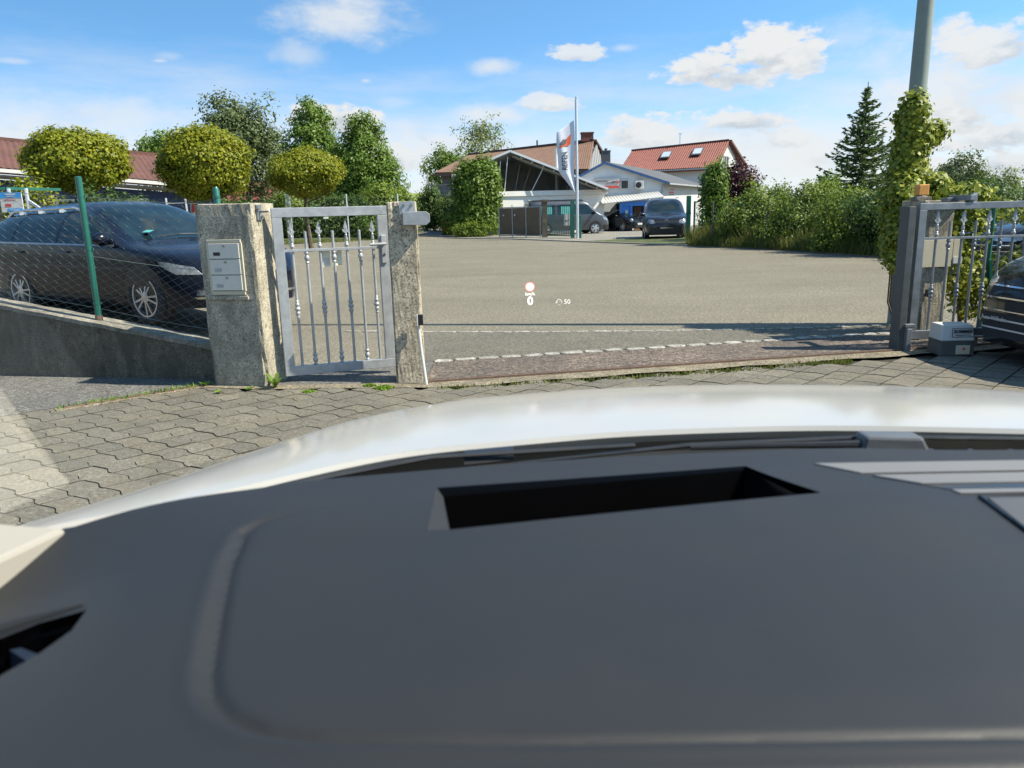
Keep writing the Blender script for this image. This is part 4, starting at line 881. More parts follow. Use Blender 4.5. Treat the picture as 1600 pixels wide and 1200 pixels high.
for x in (1.52, -1.48): m = MB(); m.lathe([(.30, 0), (.335, .02), (.335, .2), (.3, .22)], (x, .72, .335), 'Y', 20); obj('far_tyre', m, M_RUBBER, van, smooth=True)
mirror(van, 1.42, -.97, 1.22, -1, M_BLACK, 1.2)

# --- dark compact van facing the camera
cad = thing('compact_van', 'black compact van facing out of the yard by the green gate post', 'van', (7.22, 35.6, 0), R(-98))
C = Car(-2.25, 2.25, [(-2.25, 1.0), (-2.2, 1.6), (-2.0, 1.76), (-.6, 1.80), (.25, 1.76), (.62, 1.58), (1.18, 1.18), (1.35, 1.12), (1.8, 1.04), (2.12, .93), (2.25, .74)],
        [(-2.25, .92), (0, 1.05), (1.1, 1.02), (1.8, .92), (2.25, .62)], [(-2.25, .86), (-1.2, .92), (1.2, .92), (1.9, .91), (2.25, .90)], z0=.22, tumble=.16, nroof=5, nose=4, nosew=.20)
C.body(M_INDIGO, cad)
C.patch('windscreen', [(1.22, -.70), (1.26, 0), (1.22, .70), (.55, .60), (.50, 0), (.55, -.60)], M_GLASSC, cad, 'top', step=.08)
C.patch('grille', [(-.60, .735), (.60, .735), (.62, .84), (-.62, .84)], M_BLACK, cad, 'front', 1, off=.006)
for s_ in (-1, 1):
    C.patch('headlight', [(s_*.50, .72), (s_*.56, .87), (s_*.80, .90), (s_*.83, .76), (s_*.70, .70)], M_LAMP, cad, 'front', 1, off=.008, step=.05)
    mirror(cad, .92, s_*.93, 1.10, s_, M_INDIGO, 1.1); C.patch('window', [(1.0, 1.1), (.55, 1.50), (.2, 1.58), (-.4, 1.60), (-.4, 1.1)], M_GLASS, cad, 'side', s_)
    C.arch(1.36, .33, cad, s_); C.wheel(1.36, s_, .325, cad); C.arch(-1.33, .33, cad, s_); C.wheel(-1.33, s_, .325, cad)
    m = MB(); m.tube([(.2, s_*.66, 1.74), (.1, s_*.66, 1.81), (-1.6, s_*.66, 1.84), (-1.75, s_*.66, 1.76)], .018, 6); obj('roof_rail', m, M_SILV, cad)
C.patch('lower_grille', [(-.72, .30), (.72, .30), (.74, .55), (-.74, .55)], M_BLACK, cad, 'front', 1, off=.005); C.patch('number_plate', [(-.27, .50), (.27, .50), (.27, .54), (-.27, .54)], M_CHROME, cad, 'front', 1, off=.014)
def badge(car, x, z, r, C):
    m = MB(); x0 = float(C.xfront(np.array([0.]), np.array([z]))[0])+.012; n = 18
    ring = [(x0, r*math.cos(a), z+r*math.sin(a)) for a in np.linspace(0, 2*math.pi, n)]; m.tube(ring, r*.14, 5)
    for a, b in (((-.42, .75), (-.02, -.8)), ((.02, -.8), (.42, .75)), ((-.30, .8), (0, .05)), ((0, .05), (.30, .8)), ((-.85, .3), (-.45, -.75)), ((.85, .3), (.45, -.75))): m.bar((x0, a[0]*r, z+a[1]*r), (x0, b[0]*r, z+b[1]*r), r*.16, r*.14, up=(1, 0, 0))
    obj('badge', m, M_CHROME, car)
badge(cad, 0, .80, .085, C)
for s_ in (-1, 1): m = MB(); m.lathe([(.03, -.06), (.09, -.05), (.09, .05), (.03, .06)], (.30, s_*.36, 1.32), 'Y', 10); obj('head_restraint', m, M_DARKIN, cad)

# --- small black cabriolet by the workshop door
cab = thing('small_cabriolet', 'small black round-lamp cabriolet in front of the blue workshop door', 'car', (7.35, 49.6, 0), R(-62))
C = Car(-2.02, 2.02, [(-2.02, .66), (-1.95, .86), (-1.6, .98), (-.9, 1.02), (-.55, 1.12), (.05, 1.36), (.38, 1.32), (.72, 1.12), (.98, .98), (1.4, .90), (1.8, .74), (2.02, .54)],
        [(-2.02, .55), (-1, .86), (.6, .86), (1.3, .78), (2.02, .46)], [(-2.02, .74), (-1, .85), (1, .86), (1.6, .83), (2.02, .74)], z0=.2, tumble=.26, nose=2.4)
C.body(M_BLACKP, cab)
C.patch('windscreen', [(.96, -.56), (1.0, 0), (.96, .56), (.42, .46), (.38, 0), (.42, -.46)], M_GLASSC, cab, 'top', step=.08)
for s_ in (-1, 1):
    m = MB(); m.lathe([(.115, -.06), (.115, .03), (.07, .06), (.02, .07)], (1.80, s_*.56, .66), 'X', 18); obj('headlight', m, M_LAMP, cab, smooth=True)
    C.patch('window', [(.75, .90), (.35, 1.18), (-.25, 1.18), (-.35, .90)], M_GLASS, cab, 'side', s_); mirror(cab, .72, s_*.86, .95, s_, M_BLACKP)
    for x in (1.25, -1.25): C.arch(x, .32, cab, s_); C.wheel(x, s_, .315, cab, spokes=6)
C.patch('number_plate', [(-.26, .40), (.26, .40), (.26, .51), (-.26, .51)], M_WHITE, cab, 'front', 1, off=.012); C.patch('lower_grille', [(-.60, .26), (.60, .26), (.60, .36), (-.60, .36)], M_DARKIN, cab, 'front', 1, off=.006)

# --- black saloon at the right edge, nose to the gate motor, and another beyond the fence
def saloon(name, label, loc, rz, plate):
    r = thing(name, label, 'car', loc, rz)
    C = Car(-2.35, 2.35, [(-2.35, .80), (-2.25, 1.02), (-1.7, 1.12), (-1.3, 1.25), (-.6, 1.42), (.1, 1.45), (.5, 1.36), (1.1, 1.04), (1.25, .99), (1.7, .92), (2.05, .84), (2.24, .74), (2.35, .60)],
            [(-2.35, .74), (-1.5, .98), (0, .96), (1.0, .92), (1.8, .80), (2.35, .50)], [(-2.35, .84), (-1.5, .91), (1.2, .91), (1.8, .90), (2.35, .90)], z0=.16, tumble=.22, nose=3.2)
    C.body(M_BLACKP, r, 140, 26)
    C.patch('windscreen', [(1.12, -.68), (1.16, 0), (1.12, .68), (.42, .58), (.36, 0), (.42, -.58)], M_GLASS, r, 'top', step=.08)
    for s_ in (-1, 1):
        C.patch('window', [(.95, 1.0), (.45, 1.30), (-.15, 1.37), (-.15, 1.0)], M_GLASS, r, 'side', s_); C.patch('window', [(-.22, 1.0), (-.22, 1.37), (-.8, 1.33), (-1.35, 1.08), (-1.3, 1.02)], M_GLASS, r, 'side', s_)
        C.patch('headlight', [(s_*.52, .63), (s_*.55, .70), (s_*.80, .735), (s_*.86, .68), (s_*.80, .62)], M_LAMPB, r, 'front', 1, off=.006, step=.04)
        C.patch('headlight', [(2.16, .62), (2.08, .71), (1.82, .76), (1.86, .69)], M_LAMP, r, 'side', s_, off=.006, step=.04)
        C.patch('chrome_strip', [(s_*.50, .655), (s_*.82, .695), (s_*.82, .705), (s_*.50, .668)], M_CHROME, r, 'front', 1, off=.012, step=.05)
        mirror(r, .85, s_*.92, 1.02, s_, M_BLACKP)
        for x in (1.45, -1.38): C.arch(x, .335, r, s_); C.wheel(x, s_, .33, r)
    for z in (.64, .545, .44, .36, .285): C.patch('chrome_strip', [(-.88, z), (.88, z), (.88, z+.013), (-.88, z+.013)], M_CHROME if z > .4 else M_SILV, r, 'front', 1, off=.010, step=.06)
    C.patch('lower_grille', [(-.80, .22), (.80, .22), (.82, .42), (-.82, .42)], M_DARKIN, r, 'front', 1, off=.005); C.patch('grille', [(-.50, .56), (.50, .56), (.52, .635), (-.52, .635)], M_DARKIN, r, 'front', 1, off=.006)
    C.patch('number_plate', [(-.27, .45), (.27, .45), (.27, .53), (-.27, .53)], M_INK, r, 'front', 1, off=.014)
    if plate:
        m = MB()
        def put(v):
            y = v.x; z = .372+v.y; x = float(C.xfront(np.array([y]), np.array([z]))[0])+.017+v.z; return (x, y, z)
        text_mb(m, 'Auto Wilhelm', .052, lambda v: put(v+Vector((-.38, 0, 0))), .002); obj('lettering', m, M_SILV, r)
    return r
saloon('parked_saloon', 'glossy black saloon at the right edge with its nose beside the gate motor', (6.48, 6.10, 0), R(184), True)
saloon('parked_saloon', 'black saloon seen through the bars beyond the overgrown fence', (11.0, 14.3, 0), R(182), False)

# ============================================================ buildings
def ribsheet(m, A, B, C_, D_, nu, nv, amp, prof, vamp=0, nrm=None, rows=0):
    """sheet over the quad A-B (eave) D-C (ridge) with ribs along the slope and, if asked, lapped rows"""
    A, B, C_, D_ = map(lambda p: np.array(p, float), (A, B, C_, D_)); n = np.cross(B-A, D_-A); n /= np.linalg.norm(n)
    if n[2] < 0: n = -n
    u = np.linspace(0, 1, nu); v = np.linspace(0, 1, nv)
    P = (A[None, None]*(1-u)[None, :, None] + B[None, None]*u[None, :, None])*(1-v)[:, None, None] + (D_[None, None]*(1-u)[None, :, None] + C_[None, None]*u[None, :, None])*v[:, None, None]
    h = amp*prof(u)[None] + (vamp*(1-(v*rows) % 1)[:, None] if rows else 0)
    m.grid(P + n*h[..., None])
def tiled(name, A, B, C_, D_, across, rows, mat, parent, amp=.035, vamp=.035):
    m = MB(); ribsheet(m, A, B, C_, D_, across*4+1, rows*3+1, amp, lambda u: np.abs(np.sin(u*across*math.pi)), vamp, rows=rows)
    return tag(obj(name, m, mat, parent, world=True, smooth=True, angle=60), kind='stuff')
def slab(m, pts, d): m.prism(pts, d)
def win(root, o, right, w, h, d=.10, mat_f=M_WHITE, glass=M_GLASS, mull=0, name='window'):
    """window at o (lower left), frame and pane with depth"""
    r = Vector(right).normalized(); up = Vector((0, 0, 1)); n = r.cross(up); o = Vector(o); F = frame_at(o, r, up); m = MB(); t_ = min(.09, w*.12)
    for c, s_ in (((w/2, t_/2, 0), (w, t_, d)), ((w/2, h-t_/2, 0), (w, t_, d)), ((t_/2, h/2, 0), (t_, h-2*t_, d)), ((w-t_/2, h/2, 0), (t_, h-2*t_, d))) + tuple((((k+1)*w/(mull+1), h/2, 0), (t_*.8, h-2*t_, d*.9)) for k in range(mull)):
        b = MB(); b.box(c, s_); m.add([F @ Vector(v) for v in b.v], b.f)
    f = obj(name, m, mat_f, root, world=True)
    m = MB(); b = MB(); b.box((w/2, h/2, 0), (w-t_, h-t_, d*.3)); m.add([F @ Vector(v) for v in b.v], b.f); obj('pane', m, glass, f, world=True); return f
def wallpoly(name, root, pts, thick, mat): m = MB(); m.prism(pts, thick); return obj(name, m, mat, root, world=True)

# long workshop on the left with its russet roof
lw = thing('low_workshop', 'long single-storey workshop with russet tiled roof and dark blue fascia', 'building', (-17, 26.5, 0))
e = Vector((5.35, 4.2, -.55)); A = Vector((-20.8, 23.2, 3.60)); B = A + e*1.78; up = Vector((-2.1, 3.2, 1.27))
tiled('roof_tiles', A, B, B+up, A+up, 60, 22, M_TILEL, lw, .03, .03)
m = MB(); slab(m, [A+Vector((0, 0, -.02)), B+Vector((0, 0, -.02)), B+up+Vector((0, 0, -.02)), A+up+Vector((0, 0, -.02))], (0, 0, -.14)); obj('roof', m, M_TILEL, lw, world=True)
m = MB(); m.bar(A+up+Vector((0, 0, .06)), B+up+Vector((0, 0, .06)), .25, .12); obj('ridge_tiles', m, M_TILEL, lw, world=True)
ex = e.normalized(); fl = Vector((ex.x, ex.y, 0)).normalized(); inn = Vector((-fl.y, fl.x, 0))
m = MB(); m.bar(A-inn*.06+Vector((0, 0, -.05)), B-inn*.06+Vector((0, 0, -.05)), .13, .12); obj('gutter', m, M_WHITE, lw, world=True)
m = MB(); m.prism([A+inn*.9+Vector((0, 0, -.30)), B+inn*.9+Vector((0, 0, -.30)), B+inn*.9+Vector((0, 0, -1.25)), A+inn*.9+Vector((0, 0, -1.25))], inn*.2); obj('fascia', m, M_BLUED, lw, world=True)
m = MB(); m.prism([A+inn*.05+Vector((0, 0, -.18)), B+inn*.05+Vector((0, 0, -.18)), B+inn*.95+Vector((0, 0, -.22)), A+inn*.95+Vector((0, 0, -.22))], (0, 0, -.05)); obj('soffit', m, M_WOODG, lw, world=True)
m = MB(); m.prism([A+inn*1.0+Vector((0, 0, -1.25)), B+inn*1.0+Vector((0, 0, -1.25)), Vector((B.x, B.y, 0))+inn*1.0, Vector((A.x, A.y, 0))+inn*1.0], inn*.3); obj('wall', m, M_RENDERG, lw, world=True)
for k, (s0, w_) in enumerate(((.30, 1.5), (.47, 1.5), (.955, 1.2), (1.09, 1.2), (1.23, 1.2))):
    p = A + e*s0 + inn*.93; win(lw, (p.x, p.y, .95), fl, w_*1.0, 1.28, .14, mull=0)
m = MB(); p = A+e*.60+inn*.9; m.prism([Vector((p.x, p.y, 0)), Vector((p.x, p.y, 2.2))+fl*0, Vector((p.x, p.y, 2.2))+fl*1.3, Vector((p.x, p.y, 0))+fl*1.3], inn*.1); obj('roller_door', m, M_SHEET, lw, world=True)
# red and white marker posts, aluminium ladder
for k, (x, y) in enumerate(((-11.75, 22.6), (-9.35, 23.0))):
    t = thing('marker_post', ('red and white striped marker post between the two left globe maples', 'red and white striped marker post just left of the mailbox pillar')[k], 'post', (x, y, .2))
    m = MB(); m.tube([(0, 0, 0), (0, 0, 1.78)], .06, 10); obj('pole', m, M_WHITE, t, smooth=True)
    m = MB()
    for z in (.5, .95, 1.4): m.tube([(.002, -.002, z), (.05, -.002, z+.28)], .062, 10)
    obj('red_band', m, M_REDINK, t, smooth=True)
t = thing('ladder', 'aluminium ladder leaning on the low workshop wall', 'ladder', (-10.2, 24.0, .3), R(30))
m = MB()
for x in (-.28, .28): m.bar((x, 0, 0), (x, .35, 1.75), .05, .07)
for k in range(6): m.bar((-.28, .06*k+.03, .25+.27*k), (.28, .06*k+.03, .25+.27*k), .03, .03)
obj('rails_and_rungs', m, M_GALV, t)
# second fence, with its poster
f2 = thing('boundary_fence', 'thin green wire fence with steel posts along the far side of the yard', 'fence', (-9.5, 15, .2))
pts2 = [(-11.5, 13.2), (-9.0, 14.0), (-8.6, 15.0), (-8.4, 22.0), (-8.6, 30.0), (-10.4, 37.2), (-5.6, 40.6)]
m = MB()
for a, b in zip(pts2[:2], pts2[1:]): m.bar((*a, 2.0), (*b, 2.0), .05, .05)
obj('top_rail', m, M_GREEN, f2, world=True)
m = MB()
for a, b in zip(pts2[:2], pts2[1:]): chain(m, a, b, .35, .35, 2.0, 2.0, .11, .0028)
for a, b in zip(pts2[4:], pts2[5:]): chain(m, a, b, .1, .1, 2.35, 2.35, .22, .004)
obj('wire_mesh', m, M_WIRE, f2, world=True, fixn=False)
for (x, y, zt_) in ((-11.5, 13.2, 2.05), (-10.2, 13.6, 2.05), (-8.95, 14.0, 2.0), (-8.7, 14.1, 2.0), (-10.35, 36.9, 2.45), (-8.0, 38.6, 2.45), (-5.7, 40.3, 2.45)):
    m = MB(); m.tube([(x, y, 0), (x, y, zt_)], .033, 8); obj('post', m, M_SILV, f2, smooth=True, world=True)
m = MB(); m.bar((-8.68, 14.1, 1.78), (-8.2, 14.0, 1.45), .04, .04); m.bar((-5.7, 40.3, 1.7), (-6.4, 39.6, .1), .05, .05); obj('brace', m, M_SILV, f2, world=True)
t = thing('poster', 'white and blue poster tied to the far wire fence at the left edge', 'poster', (-8.77, 13.75, 1.60), R(2))
m = MB(); m.box((0, 0, .15), (.38, .02, .34)); obj('sheet', m, M_WHITE, t)
m = MB(); m.box((0, -.012, .275), (.38, .006, .088)); m.box((.045, -.012, .015), (.25, .006, .058)); obj('blue_band', m, M_BLUEINK, t)
m = MB(); m.box((-.005, -.017, .288), (.19, .004, .020)); m.box((0, -.017, .255), (.14, .004, .013)); m.box((.045, -.017, .015), (.16, .004, .014)); obj('print', m, M_WHITE, t)
m = MB(); m.box((-.06, -.012, .10), (.10, .004, .05)); m.box((-.02, -.012, .19), (.2, .004, .012)); obj('red_print', m, M_REDINK, t)

# long hall with the brown roof, balcony at its left end
hs_ = thing('balcony_house', 'wide house with brown tiled roof and a grey wooden balcony on its left end', 'building', (0, 66, 0))
EL, ER = Vector((-5.7, 61.0, 4.50)), Vector((6.2, 58.6, 4.35)); RL, RR_ = Vector((-2.6, 68.0, 6.35)), Vector((7.05, 63.0, 6.75))
RL = Vector((-3.2, 66.5, 6.15)); 
tiled('roof_tiles', EL, ER, RR_, RL, 70, 22, M_TILEB, hs_, .03, .03)
BR = Vector((8.6, 66.6, 4.9))
m = MB(); m.prism([EL+Vector((0, 0, -.03)), ER+Vector((0, 0, -.03)), RR_+Vector((0, 0, -.03)), RL+Vector((0, 0, -.03))], (0, 0, -.22)); obj('roof', m, M_TILEB, hs_, world=True)
m = MB(); m.prism([RR_+Vector((0, 0, .03)), BR+Vector((.2, .2, .0)), Vector((-1.5, 70.5, 4.6)), RL+Vector((0, 0, .03))], (0, 0, -.2)); obj('rear_roof', m, M_TILEB, hs_, world=True)
m = MB(); m.bar(RL+Vector((0, 0, .08)), RR_+Vector((0, 0, .10)), .3, .16); m.bar(RR_+Vector((.1, -.1, .05)), BR+Vector((.3, 0, .05)), .22, .16); obj('ridge_tiles', m, plain('dark_ridge', (.075, .05, .042), .8), hs_, world=True)
gA, gB = Vector((6.0, 59.3, 0)), Vector((8.35, 66.4, 0)); gn = Vector((.3, -.1, 0))
m = MB(); m.prism([gA, gB, Vector((gB.x, gB.y, 4.75)), Vector((RR_.x-.05, RR_.y, 6.55)), Vector((gA.x, gA.y, 4.25))], (-.3, .1, 0)); obj('gable_wall', m, M_CLADB, hs_, world=True)
# slanting lapped cladding of the gable, clipped to its outline
def clip2(poly, tri):
    """convex clip of one outline by another (both counter-clockwise, 2-D)"""
    out = poly
    for (ax, ay), (bx_, by_) in zip(tri, tri[1:]+tri[:1]):
        inp, out = out, []
        f = lambda p: (bx_-ax)*(p[1]-ay)-(by_-ay)*(p[0]-ax)
        for p, q in zip(inp, inp[1:]+inp[:1]):
            fp_, fq = f(p), f(q)
            if fp_ >= 0: out.append(p)
            if fp_*fq < 0: k = fp_/(fp_-fq); out.append((p[0]+(q[0]-p[0])*k, p[1]+(q[1]-p[1])*k))
        if not out: return []
    return out
gu = (gB-gA).normalized(); GL_ = (gB-gA).length; apx = (Vector((RR_.x, RR_.y, 0))-gA).dot(gu)
GOUT = [(.05, 2.4), (GL_-.05, 2.4), (GL_-.05, 4.68), (apx, 6.45), (.05, 4.2)]
for k in range(30):
    s0 = -3.6 + k*.42; band = [(s0, 2.3), (s0+.40, 2.3), (s0+.40+2.9, 6.6), (s0+2.9, 6.6)]
    c = clip2(band, GOUT)
    if len(c) > 2: m = MB(); m.prism([gA+gu*a_+Vector((.012, -.004, b_)) for a_, b_ in c], (.05+.03*(k % 2), -.02-.01*(k % 2), 0)); obj('cladding_board', m, M_CLADA if k % 2 else M_CLADB, hs_, world=True)
win(hs_, gA+gu*1.9+Vector((.12, -.03, 3.3)), gu, .95, 1.0, .1)
m = MB(); m.prism([Vector((-5.1, 61.6, 0)), Vector((5.9, 59.4, 0)), Vector((5.9, 59.4, 4.4)), Vector((-5.1, 61.6, 4.4))], (.05, .3, 0)); obj('front_wall', m, M_WOODG, hs_, world=True)
m = MB(); m.prism([Vector((-5.1, 61.7, 0)), Vector((-5.1, 61.7, 4.4)), Vector((-3.1, 66.5, 6.0)), Vector((-3.1, 66.5, 0))], (.25, 0, 0)); obj('side_wall', m, M_WOODG, hs_, world=True)
bl = MB(); bl.box((-5.2, 60.9, 2.72), (2.1, 1.5, .16)); bl.bar((-6.2, 60.2, 3.58), (-4.15, 60.0, 3.55), .10, .10); b_ = obj('balcony', bl, M_WOODG, hs_, world=True)
for k in range(13): m = MB(); x = -6.2+k*.17; m.box((x, 60.2-.01*k, 3.15), (.12, .05, .86)); obj('baluster', m, M_WOODG, b_, world=True)
for x in (-6.15, -4.2): m = MB(); m.bar((x, 60.25, 0), (x, 60.25, 2.7), .14, .14); m.bar((x, 60.25, 3.6), (x, 60.7, 4.45), .12, .12); obj('support', m, M_WOODG, b_, world=True)
m = MB(); m.box((6.55, 63.3, 7.05), (.95, .7, .62)); m.box((6.55, 63.3, 7.4), (1.05, .8, .1)); obj('chimney', m, plain('brick_chimney', (.16, .055, .04), .85), hs_, world=True)
m = MB(); m.tube([(2.6, 65.0, 6.4), (2.6, 65.0, 7.1)], .07, 8); obj('vent_pipe', m, M_DSTEEL, hs_, world=True)

# open shed roof standing over two white garages
M_SHEDP = plain('shed_timber', (.55, .53, .49), .8, 0, 0, .15, 3)
sh = thing('open_shed', 'open gabled shed roof with dark sheeting over slim white struts', 'shed', (1.6, 48, 0))
AP, RE, LE = Vector((.25, 47.6, 4.93)), Vector((6.2, 47.6, 2.55)), Vector((-3.3, 47.6, 3.55)); dp = Vector((.9, 7.5, 0))
for nm, a, b in (('right_slope', AP, RE), ('left_slope', LE, AP)):
    m = MB(); ribsheet(m, a, b, b+dp, a+dp, 2, 60, 0, lambda u: 0*u); P = np.array(m.v); P[:, 2] += .03*np.sin(P[:, 1]*9.0); m.v = [tuple(p) for p in P]; obj(nm, m, M_SHEDU, sh, world=True)
m = MB()
for a, b in ((AP, RE), (LE, AP)): m.bar(a+Vector((0, -.08, .05)), b+Vector((0, -.08, .05)), .09, .12)
obj('verge_trim', m, M_BRIGHT, sh, world=True)
for k in range(1, 9):
    q = AP.lerp(RE, k/9) + Vector((0, 0, -.09)); m = MB(); m.bar(q+Vector((0, .1, 0)), q+dp, .07, .10); obj('purlin', m, M_SHEDP, sh, world=True)
for k in range(1, 6):
    d0 = dp*(k/5.5); m = MB(); m.bar(AP+d0+Vector((0, 0, -.16)), RE+d0+Vector((0, 0, -.16)), .08, .12); obj('rafter', m, M_SHEDP, sh, world=True)
for (x0, x1, y, zt_) in ((-.9, -1.05, 48.0, 4.3), (-.35, -.55, 47.75, 4.5), (.1, -.15, 47.7, 4.75), (.9, .5, 50.5, 4.5), (1.6, 1.0, 51.5, 4.3), (2.25, 1.5, 48.0, 4.02), (4.0, 3.75, 49.5, 3.2), (-3.1, -3.1, 47.8, 3.55)):
    m = MB(); m.bar((x1, y, 2.55 if x1 > -2 else .0), (x0, y, zt_-.1), .04, .04); obj('strut', m, M_BRIGHT if y < 49 else M_GALV, sh, world=True)
m = MB(); m.prism([Vector((-3.2, 54.7, 0)), Vector((7.0, 54.7, 0)), Vector((7.0, 54.7, 2.6)), Vector((1.15, 54.7, 4.98)), Vector((-2.6, 54.7, 3.62)), Vector((-3.2, 54.7, 3.0))], (0, .2, 0)); obj('back_wall', m, M_SHEDU, sh, world=True)
ga_ = thing('white_garage', 'white flat-roofed garage block under the dark shed roof', 'garage', (3, 49, 0))
m = MB(); m.prism([Vector((-.42, 47.4, -.1)), Vector((6.15, 49.1, -.1)), Vector((6.15, 49.1, 2.30)), Vector((-.42, 47.4, 2.30))], (0, .2, 0)); obj('front_wall', m, M_GARAGE, ga_, world=True)
m = MB(); m.prism([Vector((-.44, 47.62, -.1)), Vector((-.44, 47.62, 2.30)), Vector((-1.75, 52.4, 2.30)), Vector((-1.75, 52.4, -.1))], (.2, 0, 0)); obj('side_wall', m, M_GARAGE, ga_, world=True)
m = MB(); m.prism([Vector((-.50, 47.3, 2.31)), Vector((6.25, 49.0, 2.31)), Vector((6.25, 53.4, 2.31)), Vector((-1.85, 52.5, 2.31))], (0, 0, .30)); obj('roof_edge', m, M_GARAGE, ga_, world=True)
win(ga_, (3.55, 48.40, .55), (1, .26, 0), 1.15, 1.45, .08, M_SHEET, M_SHEET)
m = MB(); m.lathe([(.05, 0), (.05, -.05), (.02, -.08)], (.35, 47.56, 1.55), 'Y', 12); obj('outdoor_lamp', m, M_GALV, ga_)
t = thing('vent_stack', 'white vent pipe rising between the dark shed roof and the flag', 'pipe', (3.3, 51.3, 0))
m = MB(); m.tube([(0, 0, 2.3), (0, 0, 5.25), (0, 0, 5.35)], [.11, .11, .08], 12); obj('pipe', m, M_WHITE, t, smooth=True)
# brown double gate and green gate in front
for k, (a, b) in enumerate((((-.40, 43.9), (.84, 42.3)), ((.86, 42.25), (1.98, 40.9)))): pass
bg_ = thing('brown_gate', 'brown boarded yard gate in a thin steel frame, left of the green gate', 'gate', (-.45, 43.0, 0))
a, b = Vector((-.48, 43.2, 0)), Vector((1.72, 40.9, 0)); d_ = (b-a)
for k in range(3):
    p, q = a+d_*(k/3+.006), a+d_*((k+1)/3-.006); m = MB(); m.prism([p+Vector((0, 0, .14)), q+Vector((0, 0, .14)), q+Vector((0, 0, 1.58)), p+Vector((0, 0, 1.58))], (.03, .02, 0)); pn = obj('gate_panel', m, M_BROWNG, bg_, world=True)
    for j in range(7):
        r_ = p.lerp(q, (j+.5)/7) + Vector((-.03, -.02, .86)); m = MB(); m.bar(r_-Vector((0, 0, .68)), r_+Vector((0, 0, .68)), .012, .022); obj('batten', m, M_BROWNG, pn, world=True)
for k in range(4):
    p = a+d_*(k/3); m = MB(); m.bar(p+Vector((0, 0, 0)), p+Vector((0, 0, 1.75 if k in (1, 2) else 1.62)), .05, .05); obj('frame_post', m, M_GALV, bg_, world=True)
m = MB(); m.bar(a+Vector((0, 0, 1.61)), b+Vector((0, 0, 1.61)), .05, .05); m.bar(a+Vector((0, 0, .10)), b+Vector((0, 0, .10)), .05, .05); obj('frame_rail', m, M_GALV, bg_, world=True)
m = MB(); dn = Vector((-.06, -.05, 0))
m.box(a+d_*.13+Vector((-.04, -.04, 1.2)), (.07, .02, .08)); m.box(a+d_*.41+Vector((-.04, -.04, 1.2)), (.08, .02, .09)); obj('notice', m, M_WHITE, bg_, world=True)
t = thing('barrier_chain', 'white plastic chain hanging across the brown yard gate', 'chain', (-.9, 44.5, 0))
m = MB(); pts = []
for k in range(40):
    f = k/39; p = Vector((-1.7, 44.0, 0)).lerp(Vector((1.55, 40.85, 0)), f); pts.append((p.x-.08, p.y-.10, .95-.60*math.sin(min(f*1.45, 1)*math.pi)**.9*(1 if f < .69 else .0)+ (1.1*(f-.69) if f > .69 else 0)))
for i, p in enumerate(pts): m.box(p, (.07, .03, .035), ry=.5 if i % 2 else -.5, rz=random.uniform(0, 1))
for i in range(6, 24, 4): m.box((pts[i][0], pts[i][1], pts[i][2]-.10), (.035, .02, .16))
obj('links', m, M_WHITE, t)
gp = thing('gate_pier', 'grey concrete gate pier between the brown and the green gate', 'pillar', (1.95, 40.8, 0))
m = MB(); m.box((0, 0, .92), (.30, .30, 1.84)); m.box((0.06, -.01, 1.90), (.40, .34, .14)); obj('shaft', m, M_CONCD, gp, bevel=.02)
gg = thing('green_gate', 'green barred steel gate in front of the grey camper van', 'gate', (2.1, 40.3, 0))
a, b = Vector((2.08, 40.5, 0)), Vector((3.22, 38.6, 0))
m = MB(); m.bar(a+Vector((0, 0, 1.60)), b+Vector((0, 0, 1.60)), .05, .05); m.bar(a+Vector((0, 0, .12)), b+Vector((0, 0, .12)), .05, .05); obj('rail', m, M_GREEND, gg, world=True)
for k in range(15): p = a.lerp(b, k/14); m = MB(); m.bar(p+Vector((0, 0, .14)), p+Vector((0, 0, 1.58)), .026, .026); obj('bar', m, M_GREEND, gg, world=True)
m = MB(); m.box(a.lerp(b, .80)+Vector((0, -.06, .92)), (.30, .02, .58)); obj('sign_plate', m, M_WHITE, gg, world=True)
m = MB(); m.box(a.lerp(b, .80)+Vector((-.05, -.075, .86)), (.09, .01, .05)); m.box(a.lerp(b, .80)+Vector((.08, -.075, .90)), (.07, .01, .04)); obj('print', m, M_INK, gg, world=True)
for k, (x, y, h, w_) in enumerate(((3.24, 38.5, 1.85, .19), (3.55, 38.0, 1.12, .17))): m = MB(); m.bar((x, y, 0), (x, y, h), w_, w_); obj('post', m, M_GREEN, gg, world=True, bevel=.01)
# flagpole and flag
fp = thing('flagpole', 'tall white flagpole in front of the grey camper van', 'flagpole', (3.42, 37.8, 0))
m = MB(); m.tube([(0, 0, 0), (0, 0, 3.4), (-.02, 0, 6.55)], [.075, .065, .045], 12); m.tube([(-.02, 0, 6.55), (-.02, 0, 6.62)], [.06, .06], 12); obj('pole', m, M_SILV, fp, smooth=True)
m = MB(); m.tube([(-.07, 0, 6.5), (-.06, 0, 4.0)], .014, 6); m.tube([(-.09, -.0, 4.02), (0, 0, 4.02)], .02, 6); obj('halyard', m, M_WHITE, fp)
fg = thing('banner_flag', 'white tyre-shop banner reading REIFEN with an orange and grey arrow mark', 'flag', (3.34, 37.78, 0))
def flagP(u, v):
    """u: 0 at the pole to 1 at the free edge, v: 0 top to 1 bottom"""
    wd = np.interp(v, [0, .15, .45, .70, .80, .92, 1.0], [.86, .86, .78, .80, .62, .34, .12]); drop = np.interp(u, [0, 1], [0, .55])*(1-v)**.5
    z = 5.57 - v*3.45 - drop*(1-v) + .25*u*v
    x = -.06 + .04*v - u*wd + .03*math.sin(v*7+u*2); y = .05*math.sin(u*5.5+v*2.5)*(.3+u) + .008*math.sin(u*11+v*8)
    return (x, y, z)
